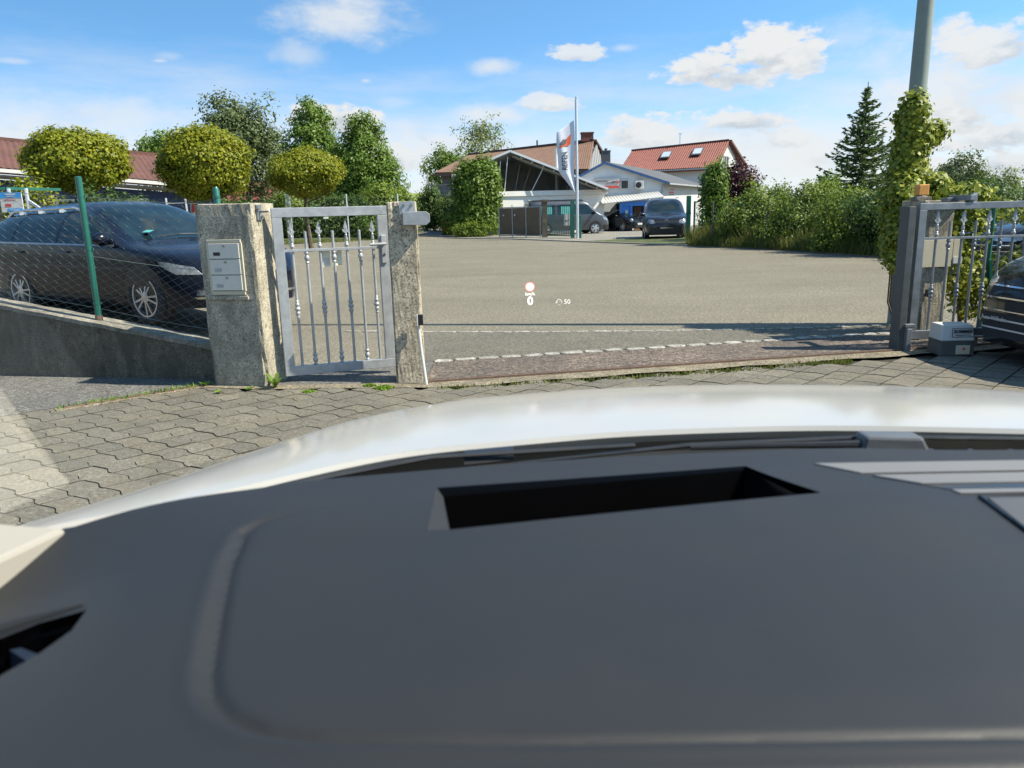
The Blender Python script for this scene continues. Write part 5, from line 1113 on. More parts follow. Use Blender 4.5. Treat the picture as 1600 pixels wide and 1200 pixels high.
m = MB(); m.grid([[flagP(u, v) for u in np.linspace(0, 1, 22)] for v in np.linspace(0, 1, 44)]); o = obj('cloth', m, M_FLAG, fg, smooth=True, fixn=False)
sd_ = o.modifiers.new('thick', 'SOLIDIFY'); sd_.thickness = .006; sd_.offset = 0
def onflag(px, py, dz=-.012): p = flagP(px, py); return (p[0], p[1]+dz, p[2])
def patchflag(name, poly, mat, dz):
    bm = bmesh.new(); bm.faces.new([bm.verts.new((a, b, 0)) for a, b in poly])
    for ax in (0, 1):
        for k in np.arange(.02, 1, .04): n_ = Vector((1, 0, 0)) if ax == 0 else Vector((0, 1, 0)); bmesh.ops.bisect_plane(bm, geom=bm.verts[:]+bm.edges[:]+bm.faces[:], plane_co=n_*k, plane_no=n_)
    bm.verts.index_update(); m = MB(); m.add([onflag(v.co.x, v.co.y, dz) for v in bm.verts], [tuple(v.index for v in f.verts) for f in bm.faces]); bm.free(); return obj(name, m, mat, fg)
patchflag('orange_mark', [(.22, .155), (.48, .20), (.50, .255), (.74, .255), (.86, .285), (.86, .315), (.62, .30), (.40, .315), (.24, .30)], M_FLAGO, -.022)
patchflag('grey_mark', [(.86, .245), (.60, .175), (.60, .20), (.46, .20), (.48, .255), (.56, .285), (.76, .27)], M_FLAGG, -.028)
m = MB()
def fl_put(v):
    # reads upwards along the cloth
    vv = .68 - (v.x)/3.45*.80; uu = .56 + v.y/.80; p = flagP(uu, vv); return (p[0], p[1]-.034-v.z, p[2])
text_mb(m, 'REIFEN', .40, lambda v: fl_put(Vector((v.x+.50 if False else v.x, v.y, v.z))), .002, 'LEFT', .008)
obj('lettering', m, M_FLAGG, fg)

# white and blue workshop
ws = thing('tyre_workshop', 'white gabled workshop with blue roof edge and blue glazed entrance', 'building', (8, 51, 0))
a, ap, b = Vector((4.1, 50.6, 3.15)), Vector((6.35, 50.8, 4.30)), Vector((10.25, 51.2, 3.05)); bk = Vector((6.2, 13.0, 0))
m = MB(); m.prism([Vector((a.x, a.y, -.1)), Vector((b.x, b.y, -.1)), b, ap, a], (0, .25, 0)); obj('gable_wall', m, M_RENDERG, ws, world=True)
m = MB(); m.prism([Vector((b.x-.02, b.y+.25, -.1)), Vector((b.x-.02, b.y+.25, 3.0)), b+bk+Vector((0, 0, -.05)), Vector((b.x, b.y, -.1))+bk], (-.2, .15, 0)); obj('side_wall', m, M_RENDER, ws, world=True)
for nm, p, q in (('right_roof', ap, b+Vector((.35, 0, -.12))), ('left_roof', a+Vector((-.35, 0, -.16)), ap)):
    m = MB(); ribsheet(m, p+Vector((0, -.25, .10)), q+Vector((0, -.25, .10)), q+bk, p+bk, 2, 80, 0, lambda u: 0*u); P = np.array(m.v); P[:, 2] += .025*np.sin(P[:, 1]*12); m.v = [tuple(x) for x in P]; o = obj(nm, m, M_SHEET, ws, world=True); k_ = o.modifiers.new('thick', 'SOLIDIFY'); k_.thickness = .08
m = MB(); m.bar(ap+Vector((0, -.30, .02)), b+Vector((.38, -.30, -.10)), .10, .15); m.bar(a+Vector((-.38, -.30, -.12)), ap+Vector((0, -.30, .02)), .10, .15); obj('roof_trim', m, M_BLUE, ws, world=True)
m = MB(); m.bar(b+Vector((.42, -.2, -.12)), b+bk+Vector((.42, 0, -.1)), .10, .10); m.bar(b+Vector((.02, -.06, -.15)), b+Vector((.02, -.06, -3.0)), .08, .08); obj('gutter', m, M_GALV, ws, world=True)
m = MB(); m.box((6.75, 53.0, 4.7), (.55, .55, 1.0)); m.box((6.75, 53.0, 5.22), (.62, .62, .06)); m.tube([(6.75, 53, 5.2), (6.75, 53, 5.4)], .1, 8); obj('chimney', m, M_SHEET, ws, world=True)
win(ws, (7.42, 50.88, 2.62), (1, .1, 0), .58, .64, .12)
m = MB(); m.box((8.65, 50.75, 2.88), (.56, .34, .52)); ac = obj('air_conditioner', m, M_WHITE, ws, world=True, bevel=.02); m = MB(); m.lathe([(.19, 0), (.19, -.03), (.05, -.04)], (8.58, 50.57, 2.88), 'Y', 18); obj('fan_grille', m, M_BLACK, ac, world=True)
sg_ = MB(); sg_.box((6.52, 50.68, 3.05), (1.65, .05, .62)); sg_ = obj('sign_board', sg_, M_RENDER, ws, world=True)
m = MB(); m.box((6.52, 50.63, 2.80), (1.62, .03, .13)); m.prism([Vector((7.15, 50.62, 2.98)), Vector((7.36, 50.62, 3.09)), Vector((7.15, 50.62, 3.22)), Vector((7.2, 50.62, 3.10))], (0, .02, 0)); obj('red_print', m, M_REDINK, sg_, world=True)
m = MB(); m.box((6.2, 50.64, 3.17), (.75, .02, .05)); m.box((6.75, 50.64, 3.06), (.5, .02, .05)); m.box((7.0, 50.64, 3.12), (.3, .02, .09)); obj('grey_print', m, M_FLAGG, sg_, world=True)
m = MB(); nrib = 21; m2 = MB()
ribsheet(m, (5.9, 48.4, 1.72), (9.95, 48.9, 2.05), (9.95, 50.9, 2.42), (5.9, 50.55, 2.12), 85, 3, .05, lambda u: np.abs(np.sin(u*21*math.pi))); o = obj('awning', m, M_RENDER, ws, world=True, smooth=True); k_ = o.modifiers.new('thick', 'SOLIDIFY'); k_.thickness = .05
def box2(name, p, q, z0, z1, th, mat, root=ws):
    p, q = Vector((*p, 0)), Vector((*q, 0)); n_ = Vector((-(q-p).y, (q-p).x, 0)).normalized()
    m = MB(); m.prism([p+Vector((0, 0, z0)), q+Vector((0, 0, z0)), q+Vector((0, 0, z1)), p+Vector((0, 0, z1))], n_*th); return obj(name, m, mat, root, world=True)
E0, E1 = Vector((7.15, 48.9, 0)), Vector((9.45, 49.2, 0))
box2('entrance_header', (7.1, 48.75), (9.6, 49.1), 1.55, 1.84, .18, M_BLUEB); box2('entrance_back', (7.1, 50.2), (9.6, 50.5), 0, 1.7, .1, M_DARKIN)
for k, (x0, x1) in enumerate(((7.1, 7.28), (7.78, 7.92), (8.66, 8.78), (9.36, 9.62))): y = 48.76+(x0-7.1)*.14; box2('entrance_post', (x0, y), (x1, y+.02), 0, 1.56, .14, M_BLUEB)
box2('entrance_panel', (7.30, 48.84), (7.76, 48.90), 0, 1.54, .05, M_BLUEB); box2('notice', (7.42, 48.80), (7.66, 48.83), .75, 1.05, .02, M_WHITE); box2('notice', (7.46, 48.81), (7.62, 48.83), 1.10, 1.30, .02, M_WHITE)
box2('door_pane', (8.80, 49.0), (9.34, 49.08), .06, 1.54, .04, M_GLASSC); box2('door_frame', (8.80, 48.97), (9.34, 49.05), .0, .10, .06, M_BLUE)
box2('inner_door', (8.2, 50.1), (8.7, 50.18), 0, 1.5, .05, plain('brown_door', (.15, .075, .045), .6)); box2('counter', (7.95, 50.0), (8.2, 50.05), 0, .9, .05, M_RENDERG)
for k in range(5): box2('shop_sign_line', (9.40, 49.02), (9.60, 49.05), .95+k*.14, 1.02+k*.14, .02, (M_WHITE, M_BLUE)[k % 2])
sd2 = Vector((b.x+.02, b.y+.5, 0)); su = bk.normalized()
def sidepanel(name, s0, s1, z0, z1, mat, off=.04):
    p = sd2+su*s0; q = sd2+su*s1; m = MB(); m.prism([p+Vector((off, -.02, z0)), q+Vector((off, -.02, z0)), q+Vector((off, -.02, z1)), p+Vector((off, -.02, z1))], (.05, -.03, 0)); return obj(name, m, mat, ws, world=True)
sidepanel('side_sign', 6.6, 10.6, 2.28, 2.78, plain('royal_blue_sign', (.035, .08, .42), .45)); sidepanel('side_sign_mark', 8.2, 9.0, 2.42, 2.62, M_RENDER, .12)
sidepanel('red_print', 1.8, 4.4, 2.36, 2.46, M_REDINK); sidepanel('red_print', 2.2, 3.6, 2.56, 2.64, M_REDINK); sidepanel('grey_print', 1.8, 4.0, 2.26, 2.31, M_FLAGG)
sidepanel('side_window', 6.6, 10.2, 1.50, 2.16, M_GLASS)
# red-roofed house
rh = thing('red_roof_house', 'white house with red pantile roof, two skylights and an antenna', 'house', (17, 80, 0))
rE0, rE1 = Vector((10.4, 72.5, 4.72)), Vector((19.0, 70.5, 4.85)); rR0, rR1 = Vector((12.5, 78, 6.95)), Vector((21.2, 74.6, 7.42))
rb = tiled('roof_tiles', rE0, rE1, rR1, rR0, 44, 18, M_TILE, rh, .05, .05)
m = MB(); m.prism([rE0+Vector((0, 0, -.03)), rE1+Vector((0, 0, -.03)), rR1+Vector((0, 0, -.03)), rR0+Vector((0, 0, -.03))], (0, 0, -.2)); obj('roof', m, M_TILE, rh, world=True)
rB1 = Vector((24.2, 79.2, 5.2)); m = MB(); m.prism([rR1+Vector((0, 0, .02)), rB1, Vector((14, 83, 5)), rR0+Vector((0, 0, .02))], (0, 0, -.2)); obj('rear_roof', m, M_TILE, rh, world=True)
m = MB(); m.bar(rR0+Vector((0, 0, .10)), rR1+Vector((0, 0, .10)), .3, .16); m.bar(rR1+Vector((.1, -.1, .02)), rB1+Vector((.2, -.1, .02)), .25, .2); obj('ridge_tiles', m, M_TILEL, rh, world=True)
m = MB(); m.bar(rE0+Vector((0, -.1, -.05)), rE1+Vector((0, -.1, -.05)), .14, .12); obj('gutter', m, M_RENDER, rh, world=True)
m = MB(); g0, g1 = Vector((18.7, 71.2, 0)), Vector((23.6, 78.6, 0)); m.prism([g0, g1, Vector((g1.x, g1.y, 5.1)), rR1+Vector((-.05, .1, -.22)), Vector((g0.x, g0.y, 4.75))], (-.3, .15, 0)); obj('gable_wall', m, M_RENDER, rh, world=True)
m = MB(); m.prism([Vector((10.8, 73.2, 0)), Vector((18.6, 71.3, 0)), Vector((18.6, 71.3, 4.8)), Vector((10.8, 73.2, 4.8))], (.05, .3, 0)); obj('front_wall', m, M_RENDERG, rh, world=True)
gu2 = (g1-g0).normalized(); win(rh, g0+gu2*3.0+Vector((.10, -.05, 4.65)), gu2, 1.5, 1.45, .1, mull=1)
for k in range(2):
    s0, t0 = ((.37, .40), (.685, .43))[k]; du, dv = (rE1-rE0)*.10, (rR0-rE0)*.27; o_ = (rE0+(rE1-rE0)*s0)*(1-t0)+(rR0+(rR1-rR0)*s0)*t0+Vector((0, -.06, .20)); dv = ((rR0-rE0)*(1-s0)+(rR1-rE1)*s0)*.27; du = ((rE1-rE0)*(1-t0)+(rR1-rR0)*t0)*.10
    m = MB(); m.prism([o_, o_+du, o_+du+dv, o_+dv], (0, -.05, .09)); f = obj('skylight', m, M_SHEET, rh, world=True)
    o2 = o_+du*.1+dv*.1+Vector((0, -.06, .10)); m = MB(); m.prism([o2, o2+du*.8, o2+du*.8+dv*.8, o2+dv*.8], (0, -.01, .012)); obj('pane', m, plain('skylight_glass%d' % k, (.45, .5, .55), .12, .2), f, world=True)
m = MB(); m.prism([g0+gu2*2.2+Vector((.1, -.1, 3.5)), g0+gu2*8+Vector((.1, -.1, 3.5)), g0+gu2*8+Vector((.1, -.1, 4.5)), g0+gu2*2.2+Vector((.1, -.1, 4.5))], (.8, -.5, 0)); obj('balcony', m, M_SHEET, rh, world=True)
m = MB(); m.tube([(16.9, 76.2, 7.1), (16.9, 76.2, 8.35)], .05, 8); m.box((16.9, 76.2, 8.35), (.3, .1, .08)); obj('antenna', m, M_SILV, rh, world=True)
# small roofs far behind the hedges
def cottage(label, x, y, w_, d, h, rh_, mat, rz, flat=False):
    t = thing('cottage', label, 'house', (x, y, 0), rz); m = MB(); m.prism([(-w_/2, -d/2, -1), (w_/2, -d/2, -1), (w_/2, -d/2, h), (0, -d/2, h if flat else h+rh_), (-w_/2, -d/2, h)] if not flat else [(-w_/2, -d/2, -1), (w_/2, -d/2, -1), (w_/2, -d/2, h), (-w_/2, -d/2, h)], (0, d, 0)); obj('wall', m, M_RENDER, t)
    if flat: m = MB(); m.box((0, 0, h+.1), (w_+.8, d+.8, .22)); obj('roof', m, mat, t); return
    for s_ in (-1, 1):
        m = MB(); m.prism([(0, -d/2-.3, h+rh_+.12), (s_*(w_/2+.4), -d/2-.3, h-.10), (s_*(w_/2+.4), d/2+.3, h-.10), (0, d/2+.3, h+rh_+.12)], (0, 0, .14)); obj('roof', m, mat, t)
    win(t, t.location + Vector((-.5*math.cos(rz)+(d/2+.05)*math.sin(rz), -.5*math.sin(rz)-(d/2+.05)*math.cos(rz), h-1.0)), (math.cos(rz), math.sin(rz), 0), 1, 1.0, .1)
cottage('small house with pale red roof behind the hedge, right of the middle globe maple', -22.0, 68, 5, 7, 2.9, 1.5, M_TILE, R(70))
cottage('flat grey roof showing above the hedge right of the third globe maple', -11.4, 62, 4.6, 4, 3.0, 0, M_SHEET, R(10), True)
cottage('low grey building behind the trees beyond the sliding gate', 27.5, 48, 4.2, 5, 1.7, 0, M_SHEET, R(10), True)
# green mesh fence with its post by the compact van
gf = thing('green_mesh_fence', 'dark green mesh panel and tall post beside the black compact van', 'fence', (7.3, 31, 0))
m = MB(); m.bar((7.28, 31.0, 0), (7.28, 31.0, 1.82), .16, .16); obj('post', m, M_GREEN, gf, world=True, bevel=.01)
m = MB(); m.bar((7.52, 31.0, 0), (7.52, 31.0, 1.6), .06, .06); m.bar((8.2, 30.2, 0), (8.2, 30.2, 1.75), .06, .06); m.bar((7.52, 31.0, 1.56), (8.2, 30.2, 1.68), .05, .05); m.bar((7.5, 30.9, .1), (8.2, 30.15, 1.0), .03, .03); m.bar((8.15, 30.1, 1.2), (8.5, 29.7, .6), .05, .05); obj('frame', m, M_GREEND, gf, world=True)
m = MB(); chain(m, (7.52, 31.0), (8.2, 30.2), .25, .25, 1.55, 1.65, .045, .006); obj('wire_mesh', m, M_GREEND, gf, world=True, fixn=False)
f3 = thing('hedge_fence', 'line of thin dark fence posts standing in front of the right hedge', 'fence', (8.2, 25, 0))
for (x, y) in ((7.2, 27.0), (8.32, 24.6), (9.5, 20.4)): m = MB(); m.tube([(x, y, 0), (x, y, 1.55)], .03, 8); obj('post', m, M_DSTEEL, f3, smooth=True, world=True)
m = MB(); chain(m, (7.2, 27.0), (8.32, 24.6), .1, .1, 1.45, 1.45, .16, .0035); chain(m, (8.32, 24.6), (9.5, 20.4), .1, .1, 1.45, 1.45, .16, .0035); obj('wire_mesh', m, M_GREEND, f3, world=True, fixn=False)
# lamp post
lp_ = thing('lamp_post', 'tall grey-green lamp post rising out of the ivy on the right', 'lamp post', (4.39, 8.46, 0))
m = MB(); m.tube([(0, 0, -.1), (0, 0, 2.0), (.02, 0, 8.6)], [.105, .092, .045], 20); obj('pole', m, M_POLE, lp_, smooth=True)
m = MB(); m.tube([(.02, 0, 8.55), (.03, .1, 8.9), (.05, .6, 9.05)], [.05, .04, .035], 12); m.box((.05, .8, 9.06), (.2, .5, .10)); obj('lantern', m, M_GALV, lp_, smooth=True)

# ============================================================ trees and shrubs
def crown(root, mat, parts, size, jitter=.55, asp=.55, name='crown', dens=1.6):
    P = []; Q = []
    for (c, rad, ncl, per, cr, shell, lump) in parts:
        p, q = blob_points(c, rad, int(ncl*dens), per, cr, shell, lump=lump); P.append(p); Q.append(q)
    P = np.concatenate(P); Q = np.concatenate(Q); k = P[:, 2] > .02; V, F = leafquads(P[k], Q[k], size, asp, jitter)
    return fastmesh(name, V, F, mat, root)
def tree(name, label, loc, mat, parts, size, trunk_h, r0, spread, cat='tree', group=None, nl=7, z0=.3, **k):
    t = thing(name, label, cat, loc, 0, group); m = MB(); limbs(m, loc, (loc[0]+.1, loc[1], loc[2]+trunk_h), r0, spread, nl, z0); obj('trunk', m, M_BARK, t, world=True, smooth=True)
    crown(t, mat, [((loc[0]+c[0], loc[1]+c[1], loc[2]+c[2]), *rest) for c, *rest in parts], size, **k); return t
# globe maples, clipped round
for (x, y, z, rx, rz, lab) in ((-11.15, 20.5, 2.96, 1.16, .70, 'leftmost clipped globe maple, broad and yellow-green, in front of the low workshop'), (-8.45, 22, 2.90, 1.16, .93, 'tallest clipped globe maple, golden on top, right above the mailbox pillar'), (-7.2, 28, 2.90, 1.22, .76, 'smallest and farthest clipped globe maple, above the small garden gate')):
    tree('globe_maple', lab, (x, y, .2), L_GLOBE, [((0, 0, z-.2), (rx, rx, rz), 620, 17, .10, .80, .10), ((0, 0, z-.25), (rx*.8, rx*.8, rz*.8), 150, 14, .16, .5, .05)], .043, z, .09, 1.0, group='clipped globe maples along the yard', nl=8, z0=.55, asp=.7, dens=2.5)
L_COREM = plain('dark_core', (.03, .032, .012), .9)  # near-black colour for the solid core hidden in the hedge
tree('ash_tree', 'large loose grey-green tree, tallest of the trees behind the globe maples', (-20.2, 60, .3), L_GREY, [((0, 0, 6.2), (3.3, 3.0, 3.9), 230, 22, .38, .35, .30), ((-2.3, 0, 5.6), (2.0, 2, 2.2), 80, 22, .35, .4, .3), ((2.3, 0, 4.6), (2.0, 2, 2.6), 80, 22, .35, .4, .3), ((-1.0, 0, 8.6), (1.5, 1.3, 1.7), 62, 20, .3, .35, .25), ((.5, 0, 8.0), (1.7, 1.3, 1.5), 62, 20, .3, .35, .25), ((2.0, 0, 6.6), (1.3, 1.2, 1.2), 36, 20, .3, .4, .3)], .13, 9.4, .26, 3.0, nl=12, dens=1.35)
tree('hornbeam_tree', 'pointed bright green tree left of the broader one behind the third globe maple', (-13.5, 55, .3), L_GREEN, [((0, 0, 5.4), (2.0, 2.0, 2.6), 230, 22, .26, .6, .18), ((0.1, 0, 7.4), (1.25, 1.2, 1.55), 110, 20, .22, .5, .2), ((1.0, 0, 4.2), (1.7, 1.7, 1.7), 90, 22, .26, .6, .2), ((0, 0, 3.4), (2.1, 2, 2.0), 110, 22, .3, .5, .2), ((1.9, -.3, 3.8), (1.3, 1.3, 2.0), 110, 22, .26, .55, .2), ((-1.5, 0, 4.2), (1.1, 1.2, 1.7), 70, 22, .26, .55, .2)], .105, 8.4, .2, 1.7, nl=9)
tree('hornbeam_tree', 'broad bright green tree reaching lowest, right of the pointed one behind the garden gate', (-8.75, 48, .2), L_GREEN, [((.1, 0, 4.4), (1.75, 1.8, 2.0), 190, 22, .24, .6, .2), ((0, 0, 6.1), (1.0, 1.0, 1.15), 85, 20, .2, .5, .2), ((.55, 0, 2.9), (1.9, 1.8, 1.6), 150, 22, .26, .6, .2), ((-.6, 0, 3.0), (1.6, 1.6, 1.6), 90, 22, .26, .5, .2), ((-1.15, 0, 3.9), (1.0, 1.0, 1.4), 80, 22, .24, .55, .2), ((1.1, 0, 3.8), (.9, 1.0, 1.1), 60, 22, .24, .55, .2)], .095, 6.8, .18, 1.5, nl=9)
tree('maple_tree', 'small dark green treetop peeping over the low workshop roof', (-20.1, 46, .2), L_GREEN, [((0, 0, 4.9), (1.5, 1.3, 1.15), 120, 22, .24, .5, .25), ((-.3, 0, 3.2), (1.2, 1.2, 1.4), 50, 22, .24, .5, .2)], .10, 5.4, .14, 1.0)
tree('young_maple', 'airy pale tree with sky showing through, above the brown roof', (-2.2, 76, .5), L_PALE, [((0, 0, 6.8), (2.6, 2.2, 2.7), 115, 14, .30, .45, .25), ((-.2, 0, 8.3), (1.6, 1.5, 1.3), 40, 13, .28, .4, .25)], .12, 9.2, .13, 2.6, nl=16, z0=.25)
tree('young_maple', 'denser green tree at the left end of the brown-roofed house', (-5.9, 73, .6), L_GREEN, [((0, 0, 4.6), (1.9, 1.6, 2.0), 120, 18, .28, .45, .25), ((1.4, 0, 5.3), (1.6, 1.3, 1.2), 60, 18, .28, .45, .25)], .13, 5.6, .14, 1.6)
def shrub(name, label, x, y, parts, mat, size, z=0., cat='shrub', group=None, stems=5, **k):
    if name in ('hedge_bush', 'hedge_sapling'):
        parts = [((c[0], c[1], c[2]*.83), (r_[0], r_[1], r_[2]*.80), n_, p_, cr_*.9, *o_) for c, r_, n_, p_, cr_, *o_ in parts]; size *= .68; k['dens'] = 3.2; k['asp'] = .85
    t = thing(name, label, cat, (x, y, z), 0, group); m = MB()
    top = max(c[2]+r[2]*.5 for c, r, *_ in parts); k.setdefault('dens', 1.9)
    for i in range(stems):
        a = i*2.4; rr = max(r[0] for c, r, *_ in parts)*.4
        m.tube([(x+.06*math.cos(a), y+.06*math.sin(a), z-.05), (x+rr*.5*math.cos(a), y+rr*.5*math.sin(a), z+top*.5), (x+rr*math.cos(a), y+rr*math.sin(a), z+top)], [.03, .022, .008], 5)
    obj('stem', m, M_BARK, t, world=True, smooth=True)
    crown(t, mat, [((x+c[0], y+c[1], z+c[2]), *rest) for c, *rest in parts], size, name='foliage', **k); return t
shrub('dark_shrub', 'dark rounded shrub beside the road at the left end of the balcony house', -5.6, 56, [((0, 0, 1.35), (.85, .9, 1.55), 120, 20, .2, .6, .2)], L_DARK, .09, .4)
shrub('dark_shrub', 'dark shrub under the wooden balcony', -4.2, 55, [((0, 0, 1.0), (.8, .8, 1.2), 80, 20, .2, .6, .2)], L_DARK, .09, .3)
shrub('golden_shrub', 'small yellow-flowering shrub at the road edge by the overgrown shed', -3.75, 49, [((0, 0, .65), (.5, .5, .68), 60, 18, .12, .6, .2)], L_YELL, .06, .0)
shrub('shed_climber', 'tall dense green climber swallowing the left side of the open shed', -1.85, 46.3, [((0, 0, 2.3), (1.35, 1.1, 2.1), 330, 22, .22, .65, .16), ((.35, -.2, 3.2), (1.0, .9, 1.25), 130, 22, .2, .6, .2), ((-.2, 0, .9), (1.5, 1.0, 1.1), 120, 20, .22, .6, .2)], L_GREEN, .095, 0, 'climber')
shrub('low_shrub', 'low grassy shrub on the verge in front of the overgrown shed', -2.1, 44.6, [((0, 0, .35), (1.3, .4, .42), 60, 18, .12, .6, .2)], L_OLIVE, .06, 0)
# clipped hedge beyond the yard, several plants grown together
hed = thing('clipped_hedge', 'long dark green hedge across the far side of the yard behind the small gate', 'hedge', (-9, 41, 0))
P = []; Q = []
for i in range(30):
    f = i/29; c = (-15.8+10.2*f, 40.6+3.2*f+.9*math.sin(f*9)*0, 1.22+.10*math.sin(f*21)); p, q = blob_points(c, (.75, .62, 1.18+.08*math.sin(i*1.7)), 60, 18, .17, .72, lump=.1); P.append(p); Q.append(q)
P = np.concatenate(P); Q = np.concatenate(Q); V, F = leafquads(P, Q, .075, .6, .6); fastmesh('foliage', V, F, L_DARK, hed)
m = MB(); m.bar((-16, 40.7, 1.1), (-5.6, 44.0, 1.1), .75, 2.0); obj('dark_core', m, L_COREM, hed, world=True)  # solid dark block added inside the foliage to stop light passing through
shrub('leafy_bush', 'bright bush rising over the dark hedge, right of the third globe maple', -7.0, 43.8, [((0, 0, 2.0), (1.35, 1.0, .85), 130, 20, .18, .6, .2)], L_OLIVE, .085, .1)
shrub('leafy_bush', 'mid-green bush low in the hedge, behind the right bars of the small gate', -7.1, 40.5, [((0, 0, .75), (.75, .55, .8), 70, 20, .15, .6, .2)], L_GREEN, .075, .05)
shrub('leafy_bush', 'light green bush on the hedge under the second globe maple', -10.9, 38.5, [((0, 0, 1.95), (.7, .7, .5), 50, 20, .16, .6, .2)], L_OLIVE, .075, .1)
shrub('yellow_bush', 'yellow-tipped bush at the left end of the yard behind the poster', -11.4, 18.5, [((0, 0, 1.25), (.55, .6, 1.0), 70, 18, .14, .6, .2), ((-1.1, -2.5, .75), (1.2, .8, .8), 90, 18, .16, .6, .2)], L_GLOBE, .055, .25)
shrub('yard_bush', 'mid-green bush below the leftmost globe maple', -9.6, 19.4, [((-.3, 0, 1.0), (1.4, .6, .9), 130, 18, .15, .6, .2)], L_DARK, .06, .2)
# right-hand hedge of mixed shrubs
shrub('field_maple', 'upright fresh green young maple beside the green mesh fence', 7.62, 28.6, [((0, 0, 2.0), (.42, .45, .9), 130, 20, .12, .6, .25), ((.05, 0, 1.0), (.5, .5, .9), 60, 20, .14, .6, .2)], L_GREEN, .06, 0, 'tree')
shrub('copper_shrub', 'dark purple-leaved shrub in front of the red-roofed house', 9.45, 31.5, [((0, 0, 2.2), (.75, .6, .85), 100, 18, .15, .55, .25)], L_PURPLE, .065, 0)
shrub('hedge_bush', 'spreading olive bush right of the young maple, above the tall grass', 8.5, 26.5, [((0, 0, 1.15), (1.1, .8, 1.15), 150, 20, .17, .6, .25), ((.7, -.6, .7), (.9, .7, .75), 80, 20, .16, .6, .25), ((.9, .8, 1.7), (.8, .7, .8), 70, 18, .16, .5, .3)], L_OLIVE, .058, 0)
shrub('hedge_bush', 'tall light olive bush in the middle of the right hedge', 9.6, 24.6, [((0, 0, 1.25), (1.1, .9, 1.15), 150, 20, .17, .55, .28), ((-.3, -.3, .8), (1.1, .8, .85), 90, 20, .17, .6, .25), ((.5, .2, 2.05), (.45, .4, .45), 26, 16, .13, .5, .3)], L_OLIVE, .055, 0)
shrub('hedge_bush', 'sparse olive and brown bush left of the dense dark one under the spruce', 9.75, 22.0, [((0, 0, 1.1), (.9, .9, 1.1), 140, 18, .16, .5, .25), ((-.2, -.5, .5), (.9, .6, .55), 60, 18, .15, .6, .2)], L_OLIVE, .052, 0)
shrub('hedge_bush', 'dense dark green bush below the spruce', 10.3, 20.1, [((0, 0, 1.05), (1.2, 1.0, 1.10), 260, 22, .16, .65, .2), ((.5, -.8, .8), (1.0, .9, .9), 120, 22, .15, .65, .2)], L_DARK, .052, 0)
shrub('hedge_bush', 'dark green bush partly behind the ivy-covered lamp post', 10.9, 17.6, [((0, 0, 1.05), (1.05, 1.1, 1.10), 220, 22, .15, .65, .2), ((.5, -1.6, .85), (1.0, 1.1, 1.0), 160, 22, .15, .65, .2)], L_DARK, .05, 0)
shrub('hedge_sapling', 'single light green sapling tip above the right hedge, left of the spruce', 10.6, 25.5, [((0, 0, 2.25), (.3, .3, .62), 24, 16, .10, .4, .3)], L_GREEN, .055, 0)
shrub('hedge_bush', 'low yellowish hedge right of the ivy, behind the top bar of the sliding gate', 13.2, 18.5, [((0, 0, 1.0), (1.6, .9, .95), 150, 20, .16, .6, .25), ((2.4, .6, 1.0), (1.6, .9, .85), 120, 20, .16, .6, .25), ((4.6, 1, .95), (1.5, .9, .85), 100, 20, .16, .6, .25)], L_OLIVE, .055, 0)
# far trees on the right
tree('walnut_tree', 'spreading blue-green tree beyond the sliding gate', (26.1, 45, 0), L_GREY, [((0, 0, 2.6), (1.55, 1.4, 1.15), 150, 18, .2, .45, .3), ((1.0, 0, 2.0), (1.1, 1, .8), 60, 18, .2, .45, .3)], .10, 3.5, .12, 1.4, nl=10)
tree('young_birch', 'thin pale young tree at the far right edge', (24.9, 38.5, 0), L_PALE, [((0, 0, 2.0), (.7, .7, .85), 60, 14, .14, .4, .3)], .07, 2.8, .06, .6, nl=10)
for i, (x, y, lab) in enumerate(((21, 42, 'bushy green thicket below the blue-green tree'), (27.5, 41, 'olive thicket at the right edge beyond the gate'))): shrub('thicket', lab, x, y, [((0, 0, 1.0), (2.6, 1.2, 1.0), 160, 18, .24, .6, .2)], (L_DARK, L_OLIVE)[i], .09)
# spruce with drooping whorls
sp_ = thing('spruce_tree', 'dark slender spruce with drooping branches behind the right hedge', 'tree', (12.3, 27, 0)); bx, by = 12.3, 27.
m = MB(); m.tube([(bx, by, -.1), (bx, by, 2.5), (bx+.02, by, 5.35)], [.10, .06, .012], 8); P = []; Q = []; U = []
z = .6
while z < 5.2:
    rad = 2.2*(1-z/5.55)**.95*(1 if z > 1 else .8); nb = 12 if z < 4 else 7
    for k in range(nb):
        a = k*2*math.pi/nb + z*3 + random.uniform(-.3, .3); L = rad*random.uniform(.35, 1.18); z_ = z+random.uniform(-.08, .08)
        d = np.array([math.cos(a), math.sin(a), 0]); pts = []
        for s in np.linspace(0, 1, 7): pts.append((bx+d[0]*L*s, by+d[1]*L*s, z_ - .22*L*s + .42*L*s**2.4))
        m.tube(pts, list(np.linspace(.016, .003, 7)), 4)
        n_ = max(10, int(66*L)); s = RNG.uniform(.12, 1, n_); side = RNG.normal(0, 1, n_)
        base = np.stack([bx+d[0]*L*s, by+d[1]*L*s, z_-.22*L*s+.42*L*s**2.4], -1); lat = np.array([-d[1], d[0], 0])
        base += lat*(side*.13*L*(1.1-s))[:, None]; base[:, 2] -= np.abs(side)*.05
        P.append(base); U.append(d[None]*.8 + lat*(np.sign(side)*.6)[:, None] + RNG.normal(0, .25, (n_, 3)))
    z += .22 if z < 3.5 else .18
obj('trunk', m, M_BARK, sp_, world=True, smooth=True)
P = np.concatenate(P); U = np.concatenate(U); U[:, 2] += .12; U /= np.linalg.norm(U, axis=1, keepdims=True); Wv = np.cross(U, RNG.normal(0, 1, U.shape)); Wv /= np.linalg.norm(Wv, axis=1, keepdims=True)
